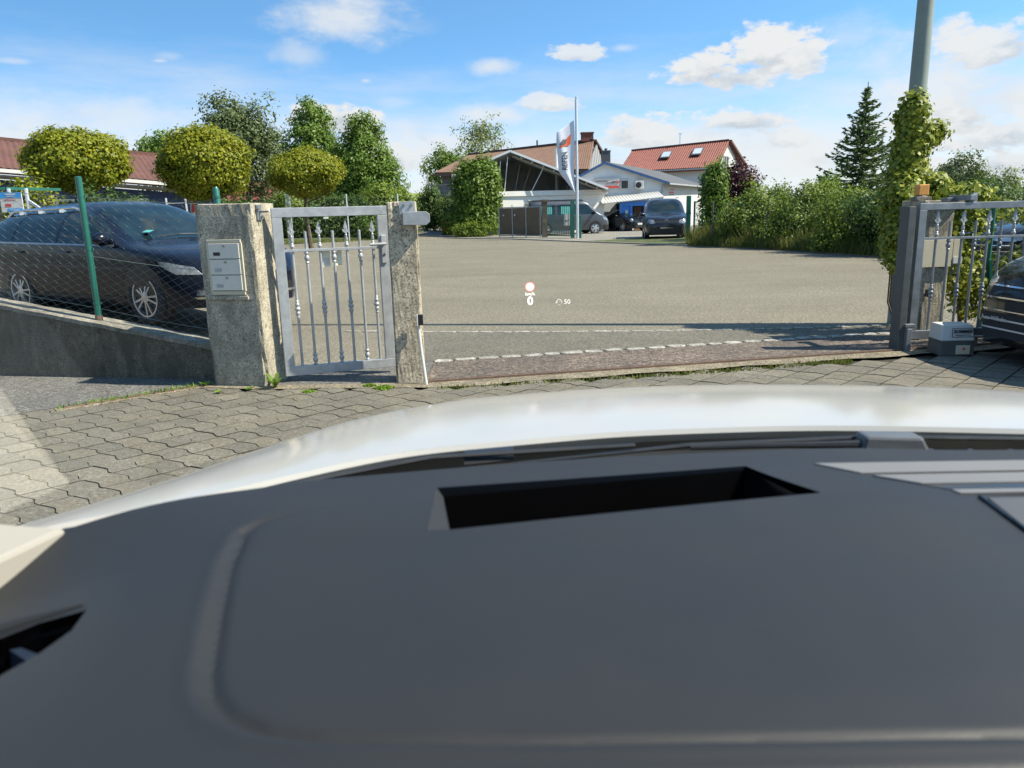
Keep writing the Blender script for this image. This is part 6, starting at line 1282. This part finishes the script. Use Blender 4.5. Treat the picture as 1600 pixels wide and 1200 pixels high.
s = .075*RNG.uniform(.6, 1.4, (len(P), 1)); V = np.stack([P-U*s, P+Wv*s*.34, P+U*s, P-Wv*s*.34], 1).reshape(-1, 3); fastmesh('needles', V, np.arange(4*len(P)).reshape(-1, 4), L_SPRUCE, sp_)
# ivy on the lamp post and round the gate pillar
iv = thing('ivy', 'golden-green ivy climbing the lamp post and hanging over the gate', 'climber', (4.15, 7.95, 0)); P = []; Q = []
def ivb(c, rad, n, per=16, cr=.05): p, q = blob_points(c, rad, int(n*2.4), per, cr, .7, lump=.2); P.append(p); Q.append(q)
for z in np.linspace(.85, 2.27, 14):
    w = .115+.05*math.sin(z*5)+(.04 if z < 1.5 else 0)-.08*max(0, z-2.05); ivb((4.26+.02*math.sin(z*4), 8.3, z), (w, .20, .15), 34)
ivb((4.44, 8.25, 2.0), (.12, .12, .05), 14); ivb((4.52, 8.25, 2.07), (.06, .08, .05), 8); ivb((4.42, 8.1, 1.5), (.16, .16, .12), 26); ivb((4.10, 8.0, 1.35), (.10, .2, .3), 34); ivb((4.05, 7.9, 1.0), (.08, .2, .28), 24); ivb((4.02, 7.8, .74), (.05, .15, .12), 8)
ivb((4.58, 7.75, 1.40), (.26, .10, .06), 22); ivb((4.62, 7.85, 1.05), (.24, .12, .26), 38); ivb((4.72, 7.85, .62), (.20, .12, .28), 26); ivb((4.85, 7.9, .32), (.22, .12, .16), 14); ivb((5.35, 7.95, .72), (.45, .08, .08), 14); ivb((5.3, 8, 1.22), (.5, .10, .07), 18)
P = np.concatenate(P); Q = np.concatenate(Q); Q[:, 1] -= .3; V, F = leafquads(P, Q, .025, .78, .5); fastmesh('leaves', V, F, L_IVY, iv)
m = MB()
for k in range(5): m.tube([(4.30+.08*math.cos(k), 8.36+.08*math.sin(k), z) if z else (4.3, 8.3, 0) for z in np.linspace(0, 2.1, 9)], .012, 5)
m.tube([(4.75, 7.85, 0), (4.68, 7.86, .5), (4.6, 7.85, 1.1)], .02, 6); m.tube([(4.6, 7.85, .6), (5.3, 7.95, .75)], .01, 5); obj('stem', m, M_BARK, iv, world=True)
# weeds and moss
def rosette(name, label, x, y, z, n, L, mat, up=.6, cat='weed'):
    t = thing(name, label, cat, (x, y, z)); 
    for k in range(n):
        a = k*2.4+random.uniform(-.3, .3); l = L*random.uniform(.6, 1.1); m = MB(); pts = []
        c = MB(); rows = []
        for s in np.linspace(0, 1, 6):
            w_ = l*.13*math.sin(math.pi*(s*.9+.08)); h = l*(up*s-.45*s*s*up); px_, py_ = math.cos(a)*l*s*.8, math.sin(a)*l*s*.8
            rows.append([(px_-math.sin(a)*w_, py_+math.cos(a)*w_, h), (px_, py_, h-.2*w_), (px_+math.sin(a)*w_, py_-math.cos(a)*w_, h)])
        m.grid(rows); obj('leaf', m, mat, t, smooth=True, fixn=False)
    return t
rosette('dandelion', 'tall leafy weed growing between mailbox pillar and small gate', -1.93, 5.99, 0, 13, .13, L_GREEN, 1.5)
rosette('dandelion', 'small green weed at the front corner of the mailbox pillar', -2.13, 5.93, 0, 12, .075, L_GREEN, .8)
rosette('dandelion', 'tiny weed at the left foot of the mailbox pillar', -2.55, 6.15, 0, 9, .09, L_MOSS, .8)
rosette('dandelion', 'small weed in the paving left of the small gate', -2.35, 5.86, 0, 9, .07, L_MOSS, .7)
def cushion(label, x, y, r, h):
    t = thing('moss_cushion', label, 'moss', (x, y, 0)); n = int(900*r/.1); a = RNG.uniform(0, 6.28, n); q = np.sqrt(RNG.uniform(0, 1, n))*r*(1+.2*np.sin(a*3)); P = np.stack([x+q*np.cos(a)*1.2, y+q*np.sin(a), h*(1-(q/r)**2)+.002], -1); Qn = RNG.normal(0, .5, (n, 3)); Qn[:, 2] += 1
    V, F = leafquads(P, Qn, .008, .6, .4); tag(fastmesh('tufts', V, F, L_MOSS, t), kind='stuff')
cushion('larger bright moss cushion on the pavers near the slim post', -1.03, 5.88, .075, .022); cushion('smaller bright moss cushion beside the larger one, left', -1.16, 5.97, .05, .018); cushion('faint moss patch on the pavers in front of the small gate', -1.62, 5.83, .045, .008)
grass('edge_weeds', [(-.6, 5.82, .0, .03), (.6, 5.98, 0, .03), (1.6, 6.16, .0, .05), (2.4, 6.33, .0, .06), (3.0, 6.5, 0, .03)], 750, .026, L_GRASS)
grass('joint_moss', [(-3.9, 4.1, -.01, .9), (-2.6, 5.0, -.01, .8), (-1.2, 5.5, -.01, .4), (2.5, 5.7, -.01, .4)], 260, .02, L_MOSS)
grass('edging_weeds', [(-3.4, 5.45, 0, .03), (-2.55, 6.18, 0, .04)], 240, .04, L_MOSS)
grass('yard_edge_weeds', [(2.6, 8.24, 0, .04), (4.0, 8.2, 0, .06), (4.6, 8.1, 0, .1)], 50, .04, L_GRASS)
grass('wall_weeds', [(-4.9, 7.1, .70, .10), (-6.5, 7.4, 1.0, .15)], 500, .10, L_GRASS)

# ============================================================ the car the photograph was taken from
ego = thing('white_car', 'white car seen from inside: matt dark dashboard below, white bonnet ahead', 'car', (.47, -.4, 0))
M_DASH = plain('dash_soft_plastic', (.0150, .0156, .0163), .56, 0, 0, .05, 5, .12, 800, .40)
M_DASHG = plain('dash_grey_trim', (.15, .145, .14), .55, 0, 0, .05, 5, .06, 700)
M_GLOSSB = plain('recess_black', (.0012, .0012, .0014), .12, 0, 0, .1, 5, spec=.15)
M_COWL = plain('cowl_plastic', (.022, .024, .026), .42, 0, 0, .15, 6, .06, 400)
M_PILTRIM = plain('pillar_trim', (.27, .25, .21), .7, 0, 0, .03, 6, .05, 600)
# bonnet: rear edge, crest line, then the drop to nose and wings
REAR = [(-.56, .60, 1.045), (-.49, .70, 1.055), (-.45, .71, 1.058), (-.35, .76, 1.06), (-.23, .85, 1.06), (-.13, .91, 1.06), (0, .94, 1.06), (.17, .97, 1.06), (.34, .975, 1.06), (.66, .94, 1.058), (1.0, .88, 1.05), (1.35, .76, 1.04)]
CREST = [(-.56, .66, 1.048), (-.524, .76, 1.040), (-.503, .85, 1.022), (-.451, 1.0, 1.006), (-.423, 1.18, .978), (-.373, 1.40, .946), (-.284, 1.6, .920), (-.154, 1.73, .905), (-.001, 1.84, .887), (.164, 1.88, .886), (.332, 1.9, .885), (.499, 1.9, .884), (.749, 1.9, .876), (.984, 1.87, .870), (1.132, 1.84, .867), (1.267, 1.8, .861), (1.42, 1.62, .86), (1.50, 1.3, .89), (1.53, .9, .95)]
def resample(Pn, n):
    Pn = np.array(Pn, float); d = np.r_[0, np.cumsum(np.linalg.norm(np.diff(Pn, axis=0), axis=1))]; d /= d[-1]; t = np.linspace(0, 1, n)
    Q = np.stack([spl(t, list(zip(d, Pn[:, i]))) for i in range(3)], -1)
    for _ in range(6): Q[1:-1] = .25*Q[:-2]+.5*Q[1:-1]+.25*Q[2:]
    return Q
nU = 90; RA, CR = resample(REAR, nU), resample(CREST, nU)
# match the two edges by direction from the driver
rows = []
for t in np.linspace(0, 1, 24):
    P = RA*(1-t)+CR*t; P[:, 2] += .0055*sm((np.linspace(0, 1, nU)-.30)/.035)*math.sin(math.pi*min(t*1.15, 1))**.7; P[:, 2] += .030*4*t*(1-t)*sm(np.linspace(0, 1, nU)*3)*sm((1-np.linspace(0, 1, nU))*3) - .0
    rows.append(P)
out = CR - np.array([.47, .9, 0]); out[:, 2] = 0; out /= np.linalg.norm(out, axis=1, keepdims=True)
for dr, dz in ((.03, -.012), (.07, -.045), (.11, -.11), (.13, -.22), (.14, -.40)):
    P = CR + out*dr; P[:, 2] += dz; rows.append(P)
m = MB(); m.grid(rows); bo = obj('bonnet', m, M_WHITEP, ego, smooth=True, world=True, angle=60)
k_ = bo.modifiers.new('sub', 'SUBSURF'); k_.levels = 1; k_.render_levels = 1
# folded rear lip of the bonnet and the black cowl below the windscreen
m = MB(); r0 = RA.copy(); r1 = RA.copy(); r1[:, 1] -= .004; r1[:, 2] -= .006; r2 = r1.copy(); r2[:, 1] += .01; r2[:, 2] -= .012
m.grid([r0, r1, r2]); obj('bonnet_edge', m, M_WHITEP, ego, smooth=True, world=True)
GB = [(-.60, .56, 1.07), (-.47, .645, 1.078), (-.40, .655, 1.078), (-.31, .70, 1.078), (-.20, .75, 1.078), (-.07, .775, 1.078), (.07, .795, 1.078), (.21, .805, 1.078), (.38, .812, 1.078), (.56, .805, 1.078), (.9, .77, 1.075), (1.25, .68, 1.07), (1.45, .58, 1.065)]
GA = resample(GB, nU)
rows = []
for t in np.linspace(0, 1, 8):
    P = GA*(1-t)+(RA+np.array([0, -.0, -.03]))*t; P[:, 2] += -.028*math.sin(math.pi*t)-.006*(1-t); rows.append(P)
m = MB(); m.grid(rows); obj('cowl', m, M_COWL, ego, smooth=True, world=True)
m = MB()
for k in range(26): f = .42+.55*k/26; i = int(f*(nU-1)); P = GA[i]*.55+RA[i]*.45; m.bar((P[0], P[1]-.03, P[2]-.022), (P[0]+.004, P[1]+.02, P[2]-.024), .006, .006)
tag(obj('cowl_grille', m, M_BLACK, ego, world=True), kind='stuff')
# wipers
wp = MB(); wp.tube([(.22, .895, 1.058), (.34, .89, 1.060), (.43, .885, 1.060)], [.003, .004, .006], 8); wp.tube([(.0, .87, 1.052), (.22, .90, 1.060), (.45, .905, 1.063), (.9, .86, 1.058)], [.002, .003, .003, .002], 6)
w_ = obj('wiper', wp, M_BLACK, ego, smooth=True, world=True)
m = MB(); m.prism([(.425, .875, 1.052), (.508, .870, 1.052), (.498, .872, 1.071), (.430, .877, 1.073)], (0, .028, .0)); obj('pivot_cover', m, plain('wiper_cap', (.085, .09, .095), .35), w_, world=True, bevel=.004)
m = MB(); m.tube([(-.30, .755, 1.064), (-.1, .86, 1.066), (.15, .89, 1.065)], [.002, .003, .003], 6); m.prism([(-.06, .86, 1.056), (.0, .872, 1.057), (.0, .885, 1.066), (-.06, .873, 1.066)], (.0, .012, 0)); obj('wiper', m, M_BLACK, ego, smooth=True, world=True)

# dashboard: one solid with a shallow framed field over the instruments and an open recess for the head-up projector
FIELD = [(-.14, .655), (-.19, .632), (-.222, .608), (-.232, .585), (-.224, .53), (-.203, .45), (-.184, .385), (-.174, .362), (-.160, .345), (-.135, .330), (-.10, .322), (0, .316), (.24, .312), (.60, .312), (.60, .70), (.24, .74), (0, .70)]
def sdist(x, y, poly):
    """signed distance to a polygon, positive outside"""
    P = np.array(poly); d = np.full(x.shape, 1e9); ins = np.zeros(x.shape, bool)
    for a, b in zip(P, np.roll(P, -1, 0)):
        e = b-a; wx, wy = x-a[0], y-a[1]; t = np.clip((wx*e[0]+wy*e[1])/(e@e), 0, 1); d = np.minimum(d, np.hypot(wx-e[0]*t, wy-e[1]*t))
        c = ((a[1] > y) != (b[1] > y)) & (x < (b[0]-a[0])*(y-a[1])/(b[1]-a[1]+1e-12)+a[0]); ins ^= c
    return np.where(ins, -d, d)
def far_y(x): return np.interp(x, [p[0] for p in GB], [p[1] for p in GB]) - .014
def dash_z(x, y):
    z = 1.100 - .014*sm((y-.56)/.2) - .050*sm((-.20-x)/.26)*sm((.70-y)/.16) - .006*sm((x-.3)/.25)
    d = sdist(x, y, FIELD); f = sm((.655-y)/.11)
    z = z + f*(-.0048*sm(.5-d/.0044) + .0010*np.exp(-((d-.007)/.004)**2) - .0030*np.exp(-((d+.007)/.0035)**2))
    z = z - .002*sm((.374-y)/.066)*sm(-d/.004) - .10*sm((.298-y)/.05)**1.5
    return z
xs = np.concatenate([np.linspace(-.66, -.30, 40), np.linspace(-.296, -.10, 60), np.linspace(-.095, .75, 100), np.linspace(.78, 1.45, 14)]); nv_ = 190
Xd = np.repeat(xs[None], nv_, 0); v = np.linspace(0, 1, nv_)[:, None]; Yd = .235 + (far_y(xs)[None]-.235)*v; Zd = dash_z(Xd, Yd)
m = MB(); m.grid(np.stack([Xd, Yd, Zd], -1)); nt_, nc_ = Xd.shape
b0 = len(m.v)                                                      # close it into a solid
for i, j in [(i, j) for i in (0,) for j in range(nc_)]: pass
ring = [(0, j) for j in range(nc_)] + [(i, nc_-1) for i in range(1, nt_)] + [(nt_-1, j) for j in range(nc_-2, -1, -1)] + [(i, 0) for i in range(nt_-2, 0, -1)]
low = [(Xd[i, j], Yd[i, j], .80) for i, j in ring]; m.v += low; n_ = len(ring)
for k in range(n_):
    a, b = ring[k], ring[(k+1) % n_]; m.f.append((a[0]*nc_+a[1], b[0]*nc_+b[1], b0+(k+1) % n_, b0+k)); m.mi.append(0)
m.f.append(tuple(range(b0, b0+n_))); m.mi.append(0)
ds = obj('dashboard', m, [M_DASH, M_GLOSSB], ego, smooth=True, world=True, angle=40)
def cutter(top, mid, bot, z0, z1, z2, mats):
    m = MB(); n = len(top); m.add([(x, y, z0(x, y)) for x, y in top]+[(x, y, z1) for x, y in mid]+[(x, y, z2) for x, y in bot]+[(x, y, 1.15) for x, y in top], [])
    m.f.append(tuple(range(3*n, 4*n))[::-1]); m.mi.append(0)
    for k in range(n): m.f.append((3*n+k, 3*n+(k+1) % n, (k+1) % n, k)); m.mi.append(0); m.f.append((k, (k+1) % n, n+(k+1) % n, n+k)); m.mi.append(0 if k >= n-2 else 1); m.f.append((n+k, n+(k+1) % n, 2*n+(k+1) % n, 2*n+k)); m.mi.append(1)
    m.f.append(tuple(range(2*n, 3*n))); m.mi.append(1)
    return obj('cutter', m, mats, None)
HT = [(-.0765, .695), (.2412, .7437), (.2781, .6423), (-.0529, .5792), (-.0730, .5792)]
HM = [(-.0700, .690), (.2412, .7437), (.2781, .6423), (-.0515, .5800), (-.0530, .5805)]
HB = [(-.055, .66), (.225, .70), (.26, .65), (-.045, .595), (-.05, .595)]
VT = [(-.60, .46), (-.395, .4803), (-.368, .4823), (-.3449, .4908), (-.3077, .489), (-.3006, .4584), (-.3089, .4345), (-.3235, .418), (-.324, .3849), (-.55, .36)]
def scale(P, f, dy=0): c = np.mean(P, 0); return [tuple(c+(np.array(p)-c)*f+np.array([0, dy])) for p in P]
def skin(x, y): return float(dash_z(np.array([[x]]), np.array([[y]]))[0, 0])+.0003
cut1 = cutter(HT, HM, HB, skin, 1.082, 1.00, [M_DASH, M_GLOSSB])
cut2 = cutter(VT, scale(VT, .97), scale(VT, .85), skin, 1.03, .98, [M_DASH, M_GLOSSB])
for c in (cut1, cut2):
    md = ds.modifiers.new('cut', 'BOOLEAN'); md.operation = 'DIFFERENCE'; md.object = c; md.solver = 'EXACT'; md.material_mode = 'INDEX'
dg = bpy.context.evaluated_depsgraph_get(); dg.update(); me2 = bpy.data.meshes.new_from_object(ds.evaluated_get(dg)); ds.modifiers.clear()
ds.data = me2; bpy.data.objects.remove(cut1); bpy.data.objects.remove(cut2)
# gently curved mirror lying in the recess
m = MB(); m.grid([[(x, .58+.06*f+.10*(x+.05)*.6, 1.052+.022*(1-((x-.1)/.19)**2)*(.6+.4*f)-.02*f) for x in np.linspace(-.045, .235, 20)] for f in np.linspace(0, 1, 8)]); obj('projector_mirror', m, M_GLOSSB, ds, smooth=True, world=True)
# blades of the side vent
for k in range(2):
    m = MB(); x0 = -.50+.085*k; m.prism([(x0, .40+.05*k, 1.0), (x0+.10, .50+.03*k, 1.0), (x0+.108, .494+.03*k, 1.036), (x0+.008, .394+.05*k, 1.036)], (.006, -.004, 0)); obj('vent_blade', m, M_COWL, ds, world=True)
m = MB(); m.prism([(-.3716, .4895, 1.054), (-.3655, .4909, 1.054), (-.3335, .4716, 1.057), (-.3332, .4609, 1.057)], (.002, -.004, -.03)); obj('vent_blade', m, plain('vent_satin', (.03, .045, .075), .3, .4), ds, world=True)
m = MB(); m.tube([(-.60, .470, 1.050), (-.39, .492, 1.058), (-.355, .500, 1.067), (-.316, .500, 1.079)], [.012, .010, .006, .002], 10); obj('vent_brow', m, M_DASH, ds, smooth=True, world=True)
# ribbed demister trim to the right
def surf(x, y): return float(dash_z(np.array([[x]]), np.array([[y]]))[0, 0])
def strip(name, pts, h, mat):
    m = MB(); n = len(pts); m.add([(x, y, surf(x, y)+h) for x, y in pts]+[(x, y, surf(x, y)-.01) for x, y in pts], [tuple(range(n)), tuple(range(n, 2*n))[::-1]]+[(i, (i+1) % n, n+(i+1) % n, n+i) for i in range(n)]); return obj(name, m, mat, ds, world=True, bevel=.0006)
strip('demister_slat', [(.3123, .744), (.80, .745), (.80, .713), (.3446, .7076)], .0012, M_DASHG); strip('demister_slat', [(.3507, .6977), (.80, .704), (.80, .668), (.3825, .6662)], .0016, M_DASHG); strip('demister_slot', [(.3812, .6638), (.80, .664), (.80, .650), (.3961, .6479)], .0006, M_GLOSSB); strip('demister_slat', [(.3977, .6457), (.80, .645), (.80, .636), (.4001, .6349)], .0014, M_DASHG)
m = MB(); m.tube([(.411, .625, .0015+surf(.411, .625)), (.406, .583, .0012+surf(.406, .583)), (.402, .53, .001+surf(.402, .53))], .0014, 6); obj('panel_seam', m, M_GLOSSB, ds, world=True)
strip('speaker_cover', [(.417, .622), (.80, .626), (.80, .53), (.407, .555)], .0012, plain('speaker_cover_plastic', (.06, .062, .066), .6))
# light pillar trim at the foot of the left screen pillar
m = MB(); m.prism([(-.405, .634, 1.084), (-.452, .515, 1.079), (-.75, .30, 1.13), (-.75, .62, 1.13), (-.50, .640, 1.090)], (0, .0, -.04)); obj('pillar_trim', m, M_PILTRIM, ego, world=True, bevel=.004)
# windscreen: a clear pane, and lower left corner with added gloss to mirror the trim
M_PANE = bpy.data.materials.new('windscreen_glass'); M_PANE.use_nodes = True; t_ = M_PANE.node_tree; t_.nodes.clear()
o_ = t_.nodes.new('ShaderNodeOutputMaterial'); tr_ = t_.nodes.new('ShaderNodeBsdfTransparent'); tr_.inputs[0].default_value = (.97, .985, .975, 1); t_.links.new(tr_.outputs[0], o_.inputs[0])
M_MIRR = bpy.data.materials.new('windscreen_corner_glass'); M_MIRR.use_nodes = True; t_ = M_MIRR.node_tree; t_.nodes.clear()
o_ = t_.nodes.new('ShaderNodeOutputMaterial'); tr_ = t_.nodes.new('ShaderNodeBsdfTransparent'); tr_.inputs[0].default_value = (.97, .985, .975, 1); gs_ = t_.nodes.new('ShaderNodeBsdfGlossy'); gs_.inputs['Roughness'].default_value = .01
gs_.inputs['Color'].default_value = (.30, .30, .29, 1); mx_ = t_.nodes.new('ShaderNodeAddShader'); t_.links.new(tr_.outputs[0], mx_.inputs[0]); t_.links.new(gs_.outputs[0], mx_.inputs[1]); t_.links.new(mx_.outputs[0], o_.inputs[0])
HD = np.stack([np.linspace(-.45, 1.28, nU), -.10 + .05*np.sin(np.linspace(0, math.pi, nU)), 1.60+.03*np.sin(np.linspace(0, math.pi, nU))], -1)
rows = [(GA+np.array([0, .012, .0]))*(1-t)+HD*t+np.array([0, .05, .05])*math.sin(math.pi*t) for t in np.linspace(0, 1, 14)]
m = MB(); m.grid(rows); m.mi = [1 if (k // (nU-1) < 7 and k % (nU-1) < 12) else 0 for k in range(len(m.f))]; gl = obj('windscreen', m, [M_PANE, M_MIRR], ego, smooth=True, world=True)

# roof, pillars, doors, floor: the shell round the driver
hdr = rows[-1]
m = MB(); back = hdr.copy(); back[:, 1] = -2.5; back[:, 2] -= .05; mid_ = hdr.copy(); mid_[:, 1] = -1.2; mid_[:, 2] += .05
m.grid([hdr, mid_, back]); r_ = obj('roof', m, M_WHITEP, ego, smooth=True, world=True); k_ = r_.modifiers.new('thick', 'SOLIDIFY'); k_.thickness = .05
for i, s_ in ((0, -1), (-1, 1)):
    m = MB(); a, b = Vector(rows[0][i]), Vector(rows[-1][i]); m.tube([a, a.lerp(b, .5)+Vector((0, .04, .04)), b], .035, 8); obj('screen_pillar', m, M_WHITEP, ego, smooth=True, world=True)
    xx = -.66 if i == 0 else 1.54; m = MB(); m.box((xx, -.75, .68), (.06, 2.4, .68)); d_ = obj('door', m, M_WHITEP, ego, world=True, bevel=.02); m = MB(); m.bar((xx, -.55, 1.0), (hdr[i][0], -.6, 1.58), .10, .06); obj('door_pillar', m, M_BLACK, d_, world=True)
m = MB(); m.box((.47, -.7, .28), (2.1, 3.2, .1)); m.box((.47, .55, .6), (2.0, .06, .45)); obj('floor', m, M_DARKIN, ego, world=True)
# head-up read-out: its image hangs about two and a half metres ahead of the eye
M_HUD = glowmat('readout_light', (1, .97, .90), .50); M_HUDR = glowmat('readout_red', (1, .22, .15), .30); M_HUDD = glowmat('readout_dim', (.85, .80, .70), .22)
hu = thing('head_up_readout', 'glowing white head-up readout of a round 50 sign, km/h and 0', 'display', (.065, 2.4, 1.10))
fr = frame_at((.065, 2.4, 1.118), (1, 0, 0), (0, .22, 1))
m = MB(); m.add([fr @ Vector((.0118*math.cos(a), .0118*math.sin(a), 0)) for a in np.linspace(0, 6.283, 28, endpoint=False)], [tuple(range(28))]); obj('sign_disc', m, M_HUD, hu, world=True)
m = MB(); n = 28; vs = [fr @ Vector((r_*math.cos(a), r_*math.sin(a), 0)) for r_ in (.0122, .0152) for a in np.linspace(0, 6.283, n, endpoint=False)]; m.add(vs, [(i, (i+1) % n, n+(i+1) % n, n+i) for i in range(n)]); obj('sign_ring', m, M_HUDR, hu, world=True)
m = MB(); text_mb(m, '50', .0125, fr @ Matrix.Translation((0, 0, .002)), .0002); obj('sign_digits', m, plain('readout_ink', (.035, .04, .045), .8), hu, world=True)
m = MB(); text_mb(m, 'km/h', .0150, fr @ Matrix.Translation((0, -.0232, 0)), .0002); obj('unit_text', m, M_HUD, hu, world=True)
m = MB(); text_mb(m, '0', .036, fr @ Matrix.Translation((0, -.046, 0)), .0002, bold=.0008); obj('speed_digit', m, M_HUD, hu, world=True)
lm = thing('limiter_readout', 'faint head-up symbol of a speed limiter dial with 50', 'display', (.166, 2.4, 1.06))
fr2 = frame_at((.170, 2.4, 1.068), (1, 0, 0), (0, .22, 1))
m = MB(); text_mb(m, '50', .021, fr2 @ Matrix.Translation((.013, -.001, 0)), .0002); obj('limit_digits', m, M_HUDD, lm, world=True)
m = MB()
for a0, a1, rr in ((-.5, 3.6, .0085),): m.tube([fr2 @ Vector((-.012+rr*math.cos(a), -.001+rr*math.sin(a), 0)) for a in np.linspace(a0, a1, 16)], .0009, 4)
m.bar(fr2 @ Vector((-.012, -.001, 0)), fr2 @ Vector((-.007, .004, 0)), .0016, .0005); m.bar(fr2 @ Vector((-.026, -.002, 0)), fr2 @ Vector((-.020, -.002, 0)), .0022, .0005); m.bar(fr2 @ Vector((-.016, -.010, 0)), fr2 @ Vector((-.008, -.010, 0)), .0016, .0005); obj('dial_symbol', m, M_HUDD, lm, world=True)
